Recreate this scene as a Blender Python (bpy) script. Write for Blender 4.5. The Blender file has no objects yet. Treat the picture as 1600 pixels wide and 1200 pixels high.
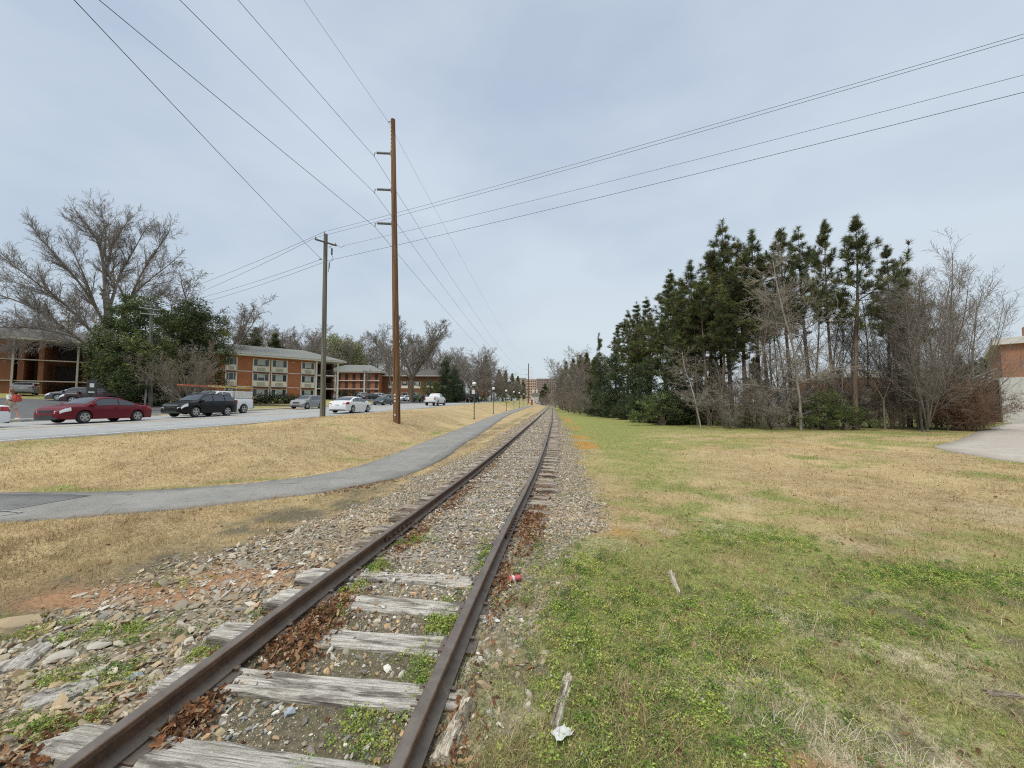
import bpy, bmesh, math, random
import numpy as np
from mathutils import Vector, Matrix

# ------------------------------------------------------------------ camera, sky, sun
scene = bpy.context.scene
COL = scene.collection
R = math.radians
FPX = 600.0                       # focal length in pixels of the 1600 px photograph
PITCH = math.atan(34 / 600.0)
CAMZ = 1.76
cam_data = bpy.data.cameras.new('camera')
cam_data.sensor_width = 36
cam_data.lens = 36 * FPX / 1600
cam_data.clip_start = 0.05
cam_data.clip_end = 5000
cam = bpy.data.objects.new('camera', cam_data)
COL.objects.link(cam)
cam.location = (0, 0, CAMZ)
cam.rotation_euler = (R(90) + PITCH, 0, 0)
scene.camera = cam

SUN_EL, SUN_AZ = R(52), R(215)     # azimuth measured clockwise from +Y
world = bpy.data.worlds.new('World')
scene.world = world
world.use_nodes = True
wn, wl = world.node_tree.nodes, world.node_tree.links
wn.clear()
def wnode(t, **k):
    n = wn.new(t)
    for a, b in k.items(): setattr(n, a, b)
    return n
w_out = wnode('ShaderNodeOutputWorld')
w_sky = wnode('ShaderNodeTexSky', sky_type='NISHITA', sun_disc=False)
w_sky.sun_elevation = SUN_EL; w_sky.sun_rotation = SUN_AZ
w_sky.dust_density = 4.0; w_sky.air_density = 1.2
w_bg1 = wnode('ShaderNodeBackground'); w_bg1.inputs[1].default_value = 0.10
w_bg2 = wnode('ShaderNodeBackground'); w_bg2.inputs[1].default_value = 1.0
w_mix = wnode('ShaderNodeMixShader'); w_mix.inputs[0].default_value = 0.9
wl.new(w_sky.outputs[0], w_bg1.inputs[0])
wl.new(w_bg1.outputs[0], w_mix.inputs[1]); wl.new(w_bg2.outputs[0], w_mix.inputs[2])
wl.new(w_mix.outputs[0], w_out.inputs[0])
w_tc = wnode('ShaderNodeTexCoord')
w_map = wnode('ShaderNodeMapping'); w_map.inputs['Scale'].default_value = (1.0, 1.0, 2.4)
w_map.inputs['Rotation'].default_value = (0.1, 0.25, 0.5)
wl.new(w_tc.outputs['Generated'], w_map.inputs[0])
w_n1 = wnode('ShaderNodeTexNoise'); w_n1.inputs['Scale'].default_value = 1.6; w_n1.inputs['Detail'].default_value = 5; w_n1.inputs['Roughness'].default_value = 0.5
wl.new(w_map.outputs[0], w_n1.inputs['Vector'])
w_cr = wnode('ShaderNodeValToRGB')
w_cr.color_ramp.elements[0].position = 0.36; w_cr.color_ramp.elements[0].color = (0.395, 0.472, 0.572, 1)
w_cr.color_ramp.elements[1].position = 0.63; w_cr.color_ramp.elements[1].color = (0.515, 0.585, 0.66, 1)
wl.new(w_n1.outputs[0], w_cr.inputs[0])
# overcast layer: paler and a little greyer towards the horizon, about twice as bright overhead
w_sep = wnode('ShaderNodeSeparateXYZ'); wl.new(w_tc.outputs['Generated'], w_sep.inputs[0])
w_el = wnode('ShaderNodeValToRGB')
els = w_el.color_ramp.elements
els[0].position = 0.0; els[0].color = (1.10, 1.07, 0.99, 1)
els[1].position = 0.30; els[1].color = (1.0, 1.0, 0.99, 1)
e = els.new(0.62); e.color = (0.96, 0.96, 0.98, 1)
e = els.new(0.785); e.color = (1.0, 0.99, 0.98, 1)
e = els.new(0.86); e.color = (2.4, 2.2, 1.9, 1)
e = els.new(1.0); e.color = (4.4, 3.95, 3.25, 1)
wl.new(w_sep.outputs[2], w_el.inputs[0])
w_mul = wnode('ShaderNodeMixRGB', blend_type='MULTIPLY'); w_mul.inputs[0].default_value = 1.0
wl.new(w_cr.outputs[0], w_mul.inputs[1]); wl.new(w_el.outputs[0], w_mul.inputs[2])
wl.new(w_mul.outputs[0], w_bg2.inputs[0])

sun_data = bpy.data.lights.new('sun', 'SUN')
sun_data.energy = 1.5
sun_data.angle = R(16)
sun_data.color = (1.0, 0.95, 0.86)
sun = bpy.data.objects.new('sun', sun_data)
COL.objects.link(sun)
_sd = Vector((math.sin(SUN_AZ) * math.cos(SUN_EL), math.cos(SUN_AZ) * math.cos(SUN_EL), math.sin(SUN_EL)))
sun.rotation_euler = _sd.to_track_quat('Z', 'Y').to_euler()

scene.view_settings.view_transform = 'Standard'
scene.view_settings.look = 'None'
scene.view_settings.exposure = 0.38
scene.view_settings.gamma = 1.0
scene.cycles.max_bounces = 6
scene.cycles.diffuse_bounces = 3
scene.cycles.glossy_bounces = 3
scene.cycles.use_denoising = False
scene.cycles.filter_width = 1.1

# ------------------------------------------------------------------ helpers
def at(px, py, Y):
    """world point at depth Y seen at pixel (px, py) of the 1600x1200 photograph"""
    u, v = (px - 800) / FPX, (600 - py) / FPX
    s = Y / (math.cos(PITCH) - v * math.sin(PITCH))
    return Vector((u * s, Y, CAMZ + (math.sin(PITCH) + v * math.cos(PITCH)) * s))

def setp(o, label=None, cat=None, group=None, kind=None):
    if label: o['label'] = label
    if cat: o['category'] = cat
    if group: o['group'] = group
    if kind: o['kind'] = kind
    return o

def empty(name, loc, rz=0.0, label=None, cat=None, group=None, scale=None):
    o = bpy.data.objects.new(name, None)
    o.empty_display_size = 0.2
    COL.objects.link(o)
    o.location = loc
    o.rotation_euler = (0, 0, rz)
    if scale is not None: o.scale = (scale, scale, scale) if not hasattr(scale, '__len__') else scale
    return setp(o, label, cat, group)

def np_mesh(name, V, Fs, mats, parent=None, smooth=False, cols=None, sharp=None):
    """V (n,3); Fs a list of (m,k) index arrays; cols (n,3) per-vertex colour"""
    V = np.asarray(V, dtype=np.float32).reshape(-1, 3)
    Fs = [np.asarray(f, dtype=np.int32) for f in Fs if len(f)]
    me = bpy.data.meshes.new(name)
    me.vertices.add(len(V))
    me.vertices.foreach_set('co', V.ravel())
    nl = sum(f.size for f in Fs); nf = sum(len(f) for f in Fs)
    me.loops.add(nl); me.polygons.add(nf)
    me.loops.foreach_set('vertex_index', np.concatenate([f.ravel() for f in Fs]))
    starts, off = [], 0
    for f in Fs:
        starts.append(off + np.arange(len(f)) * f.shape[1]); off += f.size
    me.polygons.foreach_set('loop_start', np.concatenate(starts).astype(np.int32))
    me.polygons.foreach_set('use_smooth', np.full(nf, smooth, dtype=bool))
    me.update(calc_edges=True)
    if cols is not None:
        a = me.color_attributes.new('col', 'FLOAT_COLOR', 'POINT')
        c4 = np.ones((len(V), 4), dtype=np.float32); c4[:, :3] = cols
        a.data.foreach_set('color', c4.ravel())
    if smooth and sharp: me.set_sharp_from_angle(angle=R(sharp))
    for m in (mats if isinstance(mats, (list, tuple)) else [mats]): me.materials.append(m)
    o = bpy.data.objects.new(name, me)
    COL.objects.link(o)
    if parent: o.parent = parent
    return o

class MB:
    """collects shapes that become ONE mesh object"""
    def __init__(s): s.v, s.f = [], []
    def add(s, vs, fs):
        b = len(s.v)
        s.v += [tuple(p) for p in vs]
        s.f += [tuple(i + b for i in f) for f in fs]
        return s
    def box(s, x0, x1, y0, y1, z0, z1, b=0.0):
        if b <= 0:
            vs = [(x, y, z) for z in (z0, z1) for y in (y0, y1) for x in (x0, x1)]
            return s.add(vs, [(0, 2, 3, 1), (4, 5, 7, 6), (0, 1, 5, 4), (2, 6, 7, 3), (0, 4, 6, 2), (1, 3, 7, 5)])
        bm = bmesh.new()
        bmesh.ops.create_cube(bm, size=1.0, matrix=Matrix.Translation(((x0+x1)/2, (y0+y1)/2, (z0+z1)/2)) @ Matrix.Diagonal((x1-x0, y1-y0, z1-z0, 1)))
        bmesh.ops.bevel(bm, geom=bm.edges[:], offset=b, segments=2, affect='EDGES', profile=0.5)
        bm.verts.index_update()
        s.add([v.co[:] for v in bm.verts], [[v.index for v in f.verts] for f in bm.faces])
        bm.free()
        return s
    def tube(s, pts, rad, n=8, caps=True):
        pts = [Vector(p) for p in pts]
        if not hasattr(rad, '__len__'): rad = [rad] * len(pts)
        b = len(s.v)
        ref = None
        for i, p in enumerate(pts):
            t = (pts[min(i + 1, len(pts) - 1)] - pts[max(i - 1, 0)]).normalized()
            if ref is None:
                ref = t.orthogonal().normalized()
            else:
                ref = (ref - t * ref.dot(t))
                ref = ref.normalized() if ref.length > 1e-6 else t.orthogonal().normalized()
            bi = t.cross(ref)
            for k in range(n):
                a = 2 * math.pi * k / n
                s.v.append(tuple(p + (ref * math.cos(a) + bi * math.sin(a)) * rad[i]))
        for i in range(len(pts) - 1):
            for k in range(n):
                k2 = (k + 1) % n
                s.f.append((b + i*n + k, b + i*n + k2, b + (i+1)*n + k2, b + (i+1)*n + k))
        if caps:
            s.f.append(tuple(b + k for k in reversed(range(n))))
            s.f.append(tuple(b + (len(pts)-1)*n + k for k in range(n)))
        return s
    def lathe(s, prof, n=16, axis='z', c=(0, 0, 0)):
        """prof: list of (radius, height) along the axis"""
        b = len(s.v)
        for r, h in prof:
            for k in range(n):
                a = 2 * math.pi * k / n
                x, y = r * math.cos(a), r * math.sin(a)
                p = (x, y, h) if axis == 'z' else (x, h, y) if axis == 'y' else (h, x, y)
                s.v.append((p[0] + c[0], p[1] + c[1], p[2] + c[2]))
        for i in range(len(prof) - 1):
            for k in range(n):
                k2 = (k + 1) % n
                s.f.append((b + i*n + k, b + i*n + k2, b + (i+1)*n + k2, b + (i+1)*n + k))
        s.f.append(tuple(b + k for k in reversed(range(n))))
        s.f.append(tuple(b + (len(prof)-1)*n + k for k in range(n)))
        return s
    def sphere(s, c, r, n=16, m=10, zs=1.0):
        pr = [(max(1e-4, r * math.sin(math.pi * i / m)), -r * zs * math.cos(math.pi * i / m)) for i in range(m + 1)]
        return s.lathe(pr, n, 'z', c)
    def prism(s, poly, y0, y1, plane='xz'):
        n = len(poly)
        f = (lambda p, w: (p[0], w, p[1])) if plane == 'xz' else (lambda p, w: (p[0], p[1], w)) if plane == 'xy' else (lambda p, w: (w, p[0], p[1]))
        return s.add([f(p, y0) for p in poly] + [f(p, y1) for p in poly],
                     [tuple(range(n))[::-1], tuple(range(n, 2*n))] + [(i, (i+1) % n, n + (i+1) % n, n + i) for i in range(n)])
    def build(s, name, mat, parent=None, smooth=False, sharp=40, fix=True, loc=None):
        me = bpy.data.meshes.new(name)
        me.from_pydata(s.v, [], s.f)
        if fix:
            bm = bmesh.new(); bm.from_mesh(me)
            bmesh.ops.recalc_face_normals(bm, faces=bm.faces[:])
            bm.to_mesh(me); bm.free()
        me.polygons.foreach_set('use_smooth', [smooth] * len(me.polygons))
        if smooth and sharp: me.set_sharp_from_angle(angle=R(sharp))
        me.materials.append(mat)
        o = bpy.data.objects.new(name, me)
        COL.objects.link(o)
        if parent: o.parent = parent
        if loc is not None: o.location = loc
        return o

def copy_tree(o, parent=None):
    c = o.copy(); COL.objects.link(c)
    if parent is not None: c.parent = parent
    for ch in list(o.children): copy_tree(ch, c)
    return c

# ------------------------------------------------------------------ noise in python
def _hash(i, j, seed):
    n = (i * 374761393 + j * 668265263 + seed * 144665) & 0x7fffffff
    n = ((n ^ (n >> 13)) * 1274126177) & 0x7fffffff
    n = (n ^ (n >> 16)) & 0x7fffffff
    return n / float(0x7fffffff)
def vnoise(x, y, seed=0):
    x = np.asarray(x, dtype=np.float64); y = np.asarray(y, dtype=np.float64)
    xi = np.floor(x).astype(np.int64); yi = np.floor(y).astype(np.int64)
    fx, fy = x - xi, y - yi
    fx = fx * fx * (3 - 2 * fx); fy = fy * fy * (3 - 2 * fy)
    a, b = _hash(xi, yi, seed), _hash(xi + 1, yi, seed)
    c, d = _hash(xi, yi + 1, seed), _hash(xi + 1, yi + 1, seed)
    return (a + (b - a) * fx) * (1 - fy) + (c + (d - c) * fx) * fy
def fbm(x, y, seed=0, o=4):
    x = np.asarray(x, dtype=np.float64); y = np.asarray(y, dtype=np.float64)
    t, amp, s = 0, 0.5, 0
    for k in range(o):
        t = t + vnoise(x, y, seed + k * 17) * amp; s += amp
        x, y, amp = x * 2.03 + 3.7, y * 2.03 - 1.3, amp * 0.5
    return t / s
def sst(x, a=0.0, b=1.0):
    t = np.clip((np.asarray(x, dtype=np.float64) - a) / (b - a), 0, 1)
    return t * t * (3 - 2 * t)

# ------------------------------------------------------------------ terrain functions
def table(pts, smooth=1.5):
    """smoothed piecewise-linear function"""
    xs = np.arange(-60, 1200, 0.5)
    px, py = zip(*pts)
    px, py = np.array(px, float), np.array(py, float)
    ys = np.interp(xs, px, py)
    lo = xs < px[0]; ys[lo] = py[0] + (xs[lo] - px[0]) * (py[1] - py[0]) / (px[1] - px[0])
    w = int(smooth / 0.5) * 2 + 1
    for _ in range(2):
        yp = np.pad(ys, w // 2, mode='edge'); ys = np.convolve(yp, np.ones(w) / w, 'valid')
    return lambda v: np.interp(v, xs, ys)
trk = table([(-10, -2.5), (1.7, -1.29), (4.13, -1.0), (8.8, -0.25), (12.6, 0.27), (26.7, 1.95), (38, 3.2), (90, 8.75), (300, 30.5), (1200, 124)], 2.0)
railtop = table([(-10, .15), (4, .15), (8.8, .23), (12.6, .31), (26.7, .49), (38, .56), (90, .8), (200, 1.4), (300, 1.8), (1200, 2.6)], 2.0)
tietop = lambda y: railtop(y) - 0.15
zroad = table([(-10, .62), (10, .72), (20, .80), (27, .95), (35, 1.12), (45, 1.38), (60, 1.75), (92, 2.5), (170, 4.1), (300, 5.2), (1200, 6)], 3.0)
zpath = table([(0, -.03), (10, -.02), (20, .0), (27, .12), (42, .2), (60, .46), (76, .75), (92, 1.04), (105, 1.25), (126, 1.55), (150, 1.8), (300, 2.2), (1200, 3)], 2.0)
wbank = table([(0, 6), (12, 5.5), (20, 3.6), (30, 4), (60, 8), (100, 9), (1200, 10)], 2.0)
ROADS = 0.0945
def roadv(x, y): return np.asarray(x) - ROADS * np.asarray(y)
PATH = [(-60, 6.6), (-20, 6.8), (-10, 6.98), (-7.5, 7.12), (-5.75, 7.95), (-4.4, 9.05), (-3.55, 10.6), (-3.3, 14), (-3.3, 19), (-2.75, 27), (-2.5, 35), (-2.35, 42.5), (-1.3, 60), (.4, 76), (2.7, 100), (5.5, 126), (9, 150), (14, 185), (20, 240), (90, 900)]
def _smooth_poly(P, n=4):
    P = [np.array(p, float) for p in P]
    for _ in range(n - 1):
        Q = [P[0]]
        for a, b in zip(P[:-1], P[1:]): Q += [a * .75 + b * .25, a * .25 + b * .75]
        P = Q + [P[-1]]
    return np.array(P)
PATHS = _smooth_poly(PATH, 4)
PATHW = 1.04
def path_dist(x, y):
    x = np.atleast_1d(np.asarray(x, float)); y = np.atleast_1d(np.asarray(y, float))
    best = np.full(x.shape, 1e9); sd = np.zeros(x.shape); ny = np.zeros(x.shape)
    for a, b in zip(PATHS[:-1], PATHS[1:]):
        d = b - a; L2 = d @ d
        t = np.clip(((x - a[0]) * d[0] + (y - a[1]) * d[1]) / L2, 0, 1)
        qx, qy = a[0] + t * d[0], a[1] + t * d[1]
        e = np.hypot(x - qx, y - qy)
        cr = d[0] * (y - a[1]) - d[1] * (x - a[0])
        m = e < best
        best = np.where(m, e, best); sd = np.where(m, np.sign(cr), sd); ny = np.where(m, qy, ny)
    return best * sd, ny
ROAD_NEAR, ROAD_FAR = -15.7, -30.0
def height(x, y, micro=True):
    shp = np.shape(x)
    x = np.atleast_1d(np.asarray(x, float)).ravel(); y = np.atleast_1d(np.asarray(y, float)).ravel()
    u = x - trk(y); v = roadv(x, y)
    zt = tietop(y)
    near = 1 - sst(y, 4.0, 8.0)
    # track bed and lawn on the right
    zlawn = 0.6 * zt - 0.07
    bed = zt - 0.035 + 0.072 * near * sst(u, 0.74, 1.0)
    bed = bed + .022 * (1 - sst(np.abs(u), .45, .75)) * sst(y, 3.6, 5.0) - .075 * sst(-u, .80, .92) * (1 - .6 * sst(-u, 1.3, 2.0)) * sst(y, 2.0, 2.6) - .055 * sst(u, .80, .95) * sst(y, 5.0, 6.5)
    zr = bed + (zlawn - bed) * sst(u, 1.25, 3.0)
    # track bed down to the path on the left
    d, ny = path_dist(x, y)
    zp = zpath(ny)
    span = np.clip(np.abs(d) - PATHW, 0, None)
    spu = np.clip(-u - 1.3, 0, None)
    wgt = spu / np.maximum(spu + span, 1e-3)
    zl = bed + (zp - 0.03 - bed) * sst(wgt, 0, 1) - 0.06 * sst(-u, 1.3, 2.2) * (1 - sst(wgt, .6, 1))
    # bank between path and road
    berm = 0.22 * sst(y, 15, 22) * (1 - sst(y, 34, 50)) * sst(v, -15.5, -13.5)
    zc = zroad(y) + berm
    s = sst(d - PATHW, 0, 1.0 * wbank(ny))
    zb = zp + (zc - zp) * s
    zlft = np.where(d > 0, zb, zl)
    z = np.where(u > 0, zr, zlft)
    # road trough, far verge and the rising ground beyond
    far = zroad(y) + 0.10 + np.clip(0.055 * (-34.0 - v), 0, 6.0)
    z = np.where(d > 0, z + (zroad(y) - .015 + berm * .3 - z) * sst(v, ROAD_NEAR + 1.6, ROAD_NEAR + .1), z)
    z = np.where(v < ROAD_NEAR, zroad(y) - 0.06, z)
    z = np.where(v < ROAD_FAR, far, z)
    onp = np.abs(d) < PATHW - 0.08
    z = np.where(onp & (v > ROAD_NEAR), zp - 0.03, z)
    if micro:
        m = 0.05 * (fbm(x * .35, y * .35, 5) - .5) * sst(np.abs(u), 1.6, 4) * (1 - (v < ROAD_NEAR) * (v > ROAD_FAR))
        m += 0.035 * (fbm(x * 2.2, y * 2.2, 9, 3) - .5)
        m += 0.02 * (fbm(x * 7, y * 7, 19, 2) - .5) * (1 - sst(y, 8, 14))
        m = np.where(onp | ((v < ROAD_NEAR + .1) & (v > ROAD_FAR - .1)), 0, m)
        z = z + m
    return z.reshape(shp) if shp else float(z[0])
def gz(x, y): return height(float(x), float(y))

# ------------------------------------------------------------------ ground zones: what covers the ground where
wl_t = table([(0, 3.1), (3, 3.2), (4.3, 3.2), (5.4, 2.9), (6.5, 2.6), (8, 2.3), (12, 2.0), (30, 2.1), (60, 2.2), (1200, 2.2)], 1.0)
wr_t = table([(0, 1.1), (2.5, 1.12), (3.6, 1.4), (4.6, 1.8), (6.5, 2.25), (13, 2.0), (30, 1.7), (60, 1.6), (1200, 1.6)], 1.0)
def blob(x, y, cx, cy, rx, ry, rot=0.0):
    dx, dy = x - cx, y - cy
    c, s = math.cos(rot), math.sin(rot)
    return np.exp(-(((dx * c + dy * s) / rx) ** 2 + ((-dx * s + dy * c) / ry) ** 2))
GREEN = [(1.0, 2.7, 1.1, 1.3, 1.1), (.75, 4.1, .8, .9, .9), (1.9, 3.6, .9, .9, .55), (4.3, 4.1, 1.0, .6, 1.1), (5.6, 3.9, 1.1, .5, .9), (3.0, 5.3, 1.0, .55, .8), (3.3, 3.3, .9, .7, .55), (3.2, 2.4, 1.2, .5, .4),
         (2.5, 1.9, .8, .4, .3), (6.4, 5.2, 1.2, .5, .7), (4.9, 6.6, 1.3, .45, .45), (-2.95, 2.75, .35, .16, .8), (-2.15, 3.0, .3, .15, .9), (-1.95, 3.45, .3, .14, .8), (-3.2, 3.3, .6, .2, .7), (-4.2, 3.35, .7, .25, .8),
         (-3.6, 4.25, .5, .2, .6), (-1.45, 4.3, .2, .25, .8), (-1.1, 4.3, .13, .5, .9), (-.3, 4.9, .3, .2, .6), (-.55, 3.2, .15, .3, .7), (-.3, 2.6, .12, .5, .6), (-2.7, 2.3, .3, .12, .7),
         (-7.2, 8.4, 1.0, .3, .8), (-5.9, 9.4, .8, .3, .7), (-9.2, 8.2, .9, .35, .8), (-5.3, 12.6, .7, .4, .8), (-6.5, 16.0, .7, .5, .8), (-8.6, 18.2, .9, .5, .7)]
CLAY = [(-3.7, 3.9, 1.0, .26, 1.2), (-2.9, 4.3, .9, .24, .85), (-3.9, 3.35, .4, .12, .5), (1.35, 1.92, .38, .2, 1.1), (2.2, 2.65, .22, .10, .45), (.95, 1.75, .25, .12, .7), (-5.2, 4.0, .8, .2, .4), (-2.6, 4.6, .9, .25, .55), (-2.2, 5.4, .9, .3, .4), (-4.6, 3.0, .5, .15, .5), (-3.3, 4.9, 1.0, .2, .35)]
ORANGE = [(1.25, 5.6, .6, .4, .55), (1.0, 6.5, .35, .3, .7), (-1.9, 5.4, .5, .2, .35), (-2.0, 6.8, .6, .25, .4)]
STRAW = [(1.72, 2.2, .40, .30, 1.5), (1.95, 1.9, .35, .22, 1.4), (1.6, 2.5, .25, .18, 1.1), (2.3, 3.4, .4, .3, .5), (3.1, 2.9, .5, .2, .4)]
def zones(x, y):
    """weights gravel, green, clay, orange moss, pale straw, bare dark soil"""
    x = np.asarray(x, float); y = np.asarray(y, float)
    u = x - trk(y); v = roadv(x, y)
    n1 = fbm(x * .9, y * .9, 31) - .5; n2 = fbm(x * 3.1, y * 3.1, 41) - .5; n3 = fbm(x * .22, y * .22, 51) - .5
    wl, wr = wl_t(y), wr_t(y)
    e = u + n1 * 1.0 + n2 * .5
    gravel = sst(e, -wl - .35, -wl + .25) * (1 - sst(e, wr - .3, wr + .3))
    d, _ = path_dist(x.ravel(), y.ravel()); d = d.reshape(x.shape)
    gravel = gravel * (1 - sst(d + n2 * .4, -1.25, -1.0))
    green = 0
    for cx, cy, rx, ry, a in GREEN: green = green + .92 * a * blob(x + n1 * .8, y + n2 * .5, cx, cy, rx, ry)
    lawn = (u > 1) * 1.0
    green = green + lawn * (.20 + .8 * n1 + .7 * n2) * (1 - sst(y + 3.0 * n1, 3.8, 8.5))
    green = green + lawn * .42 * sst(n3 + n1, -.10, .2) + lawn * .12
    green = green + lawn * (.5 * sst(n3 * .6 + n1 * .8, -.02, .22) * (1 - .6 * sst(y, 7, 10) * (1 - sst(y, 18, 25))))
    green = green + lawn * .62 * np.exp(-((u - 3.2 - .05 * y) / 2.0) ** 2) * sst(y, 6, 12)
    green = green + lawn * .5 * sst(y - .12 * x, 17, 24)
    green = green + .5 * np.exp(-((v - ROAD_NEAR - .5) / .6) ** 2) + .6 * (v < ROAD_FAR)
    green = green + .9 * np.exp(-((d - PATHW - .5) / .35) ** 2) * sst(n1, .0, .2) * (x < -4)
    green = green + .5 * np.exp(-((x - 2) / 14.) ** 2) * sst(y, 88, 110) * (d > 1)
    green = green * (1 + 1.3 * n2)
    clay = 0
    for cx, cy, rx, ry, a in CLAY: clay = clay + a * blob(x, y, cx, cy, rx, ry, .15)
    clay = clay * (1 + 1.8 * n2)
    clay = clay + .6 * np.exp(-((u - 15) / 8.) ** 2) * np.exp(-((y - 46) / 6.) ** 2)
    orange = 0
    for cx, cy, rx, ry, a in ORANGE: orange = orange + a * blob(x, y, cx, cy, rx, ry)
    orange = orange + .95 * np.exp(-((u - 2.3 - n1) / .6) ** 2) * sst(y, 13, 16) * (1 - sst(y, 42, 60)) * sst(n1 + n3, -.12, .1)
    orange = orange + .25 * sst(fbm(x * .5, y * .5, 77) - .5, .1, .25) * (u > 2) * sst(y, 6, 9)
    orange = orange * (1 + 1.5 * n2)
    straw = 0
    for cx, cy, rx, ry, a in STRAW: straw = straw + a * blob(x, y, cx, cy, rx, ry)
    straw = straw * (1 + 2 * n2) + .35 * lawn * sst(fbm(x * 1.6, y * 1.6, 99) - .5, .07, .2) * (1 - sst(y, 6, 12))
    soil = (1 - sst(np.abs(u), .62, .8)) * (1 - sst(y, 3.2, 4.4)) * .9
    soil = soil + .5 * sst(-u, 2.3, 2.8) * (1 - sst(-u, 3.2, 4.4)) * sst(y, 6, 12) * (1 - sst(y, 60, 90)) * (1 + 1.5 * n1)
    soil = soil + .62 * (1 + 2.2 * n2) * sst(-u, wl - .5, wl + .1) * (1 - sst(-u, wl + .5, wl + 1.7)) * (1 - sst(y, 7, 11)) * (u < 0)
    soil = soil + .75 * blob(x, y, 1.25, 2.05, .3, .2) * (1 + 2 * n2) + .7 * lawn * sst(fbm(x * 2.3, y * 2.3, 88) - .5, .09, .19) * (1 - sst(y, 3.5, 7)) * (u < 6)
    soil = soil + .3 * blob(x, y, -3.0, 7.0, 1.5, .5, .5) * (1 + n2)
    cl = lambda a: np.clip(a, 0, 1)
    return cl(gravel), cl(green), cl(clay), cl(orange), cl(straw), cl(soil)

# ------------------------------------------------------------------ materials
class NT:
    def __init__(s, name):
        s.m = bpy.data.materials.new(name); s.m.use_nodes = True
        s.n, s.l = s.m.node_tree.nodes, s.m.node_tree.links
        s.n.clear()
        s.out = s.n.new('ShaderNodeOutputMaterial')
        s.p = s.n.new('ShaderNodeBsdfPrincipled')
        s.l.new(s.p.outputs[0], s.out.inputs[0])
        s._tc = None
    def tc(s, kind='Object'):
        if s._tc is None: s._tc = s.n.new('ShaderNodeTexCoord')
        return s._tc.outputs[kind]
    def mapping(s, vec, scale=(1, 1, 1), rot=(0, 0, 0)):
        m = s.n.new('ShaderNodeMapping'); s.l.new(vec, m.inputs[0])
        m.inputs['Scale'].default_value = scale; m.inputs['Rotation'].default_value = rot
        return m.outputs[0]
    def noise(s, vec, scale, detail=4, rough=.55, out=0):
        t = s.n.new('ShaderNodeTexNoise'); s.l.new(vec, t.inputs['Vector'])
        t.inputs['Scale'].default_value = scale; t.inputs['Detail'].default_value = detail; t.inputs['Roughness'].default_value = rough
        return t.outputs[out]
    def voronoi(s, vec, scale, out='Distance', feature='F1'):
        t = s.n.new('ShaderNodeTexVoronoi'); t.feature = feature; s.l.new(vec, t.inputs['Vector'])
        t.inputs['Scale'].default_value = scale
        return t.outputs[out]
    def ramp(s, fac, *stops):
        r = s.n.new('ShaderNodeValToRGB'); s.l.new(fac, r.inputs[0])
        e = r.color_ramp.elements
        while len(e) < len(stops): e.new(0.5)
        for k, (p, c) in zip(e, stops):
            k.position = p; k.color = (c, c, c, 1) if not hasattr(c, '__len__') else (*c, 1)
        return r.outputs[0]
    def mix(s, fac, a, b, mode='MIX'):
        m = s.n.new('ShaderNodeMixRGB'); m.blend_type = mode
        for i, v in zip((0, 1, 2), (fac, a, b)):
            if hasattr(v, 'is_linked'): s.l.new(v, m.inputs[i])
            elif i == 0: m.inputs[0].default_value = v
            else: m.inputs[i].default_value = (*v, 1) if hasattr(v, '__len__') else (v, v, v, 1)
        return m.outputs[0]
    def math(s, op, a, b=0.0):
        m = s.n.new('ShaderNodeMath'); m.operation = op
        for i, v in enumerate((a, b)):
            if hasattr(v, 'is_linked'): s.l.new(v, m.inputs[i])
            else: m.inputs[i].default_value = v
        return m.outputs[0]
    def attr(s, name, out=0):
        a = s.n.new('ShaderNodeAttribute'); a.attribute_name = name
        return a.outputs[out]
    def sep(s, c):
        n = s.n.new('ShaderNodeSeparateColor'); s.l.new(c, n.inputs[0]); return n.outputs
    def objcol(s):
        return s.n.new('ShaderNodeObjectInfo').outputs['Color']
    def objrand(s):
        return s.n.new('ShaderNodeObjectInfo').outputs['Random']
    def base(s, c):
        if hasattr(c, 'is_linked'): s.l.new(c, s.p.inputs['Base Color'])
        else: s.p.inputs['Base Color'].default_value = (*c, 1)
        return s
    def set(s, **k):
        for a, b in k.items():
            i = s.p.inputs[a.replace('_', ' ')]
            if hasattr(b, 'is_linked'): s.l.new(b, i)
            else: i.default_value = b
        return s
    def bump(s, h, strength=.5, dist=.02):
        b = s.n.new('ShaderNodeBump'); b.inputs['Strength'].default_value = strength; b.inputs['Distance'].default_value = dist
        s.l.new(h, b.inputs['Height']); s.l.new(b.outputs[0], s.p.inputs['Normal'])
        return s

def simple(name, c1, c2=None, scale=3.0, rough=.7, metal=0.0, bump=0.0, coat=0.0, detail=4, spec=None):
    t = NT(name)
    if c2 is None: c2 = tuple(x * .8 for x in c1)
    n = t.noise(t.tc(), scale, detail)
    t.base(t.mix(t.ramp(n, (.3, 0.0), (.7, 1.0)), c1, c2)).set(Roughness=rough, Metallic=metal)
    if coat: t.set(Coat_Weight=coat, Coat_Roughness=.05)
    if spec is not None: t.set(Specular_IOR_Level=spec)
    if bump: t.bump(n, bump, .02)
    return t.m

def vcol(name, rough=.8, spec=.2, trans=0.0):
    t = NT(name)
    t.base(t.attr('col')).set(Roughness=rough, Specular_IOR_Level=spec)
    if trans:
        tr = t.n.new('ShaderNodeBsdfTranslucent'); t.l.new(t.attr('col'), tr.inputs[0])
        mx = t.n.new('ShaderNodeMixShader'); mx.inputs[0].default_value = trans
        t.l.new(t.p.outputs[0], mx.inputs[1]); t.l.new(tr.outputs[0], mx.inputs[2]); t.l.new(mx.outputs[0], t.out.inputs[0])
    return t.m

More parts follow.
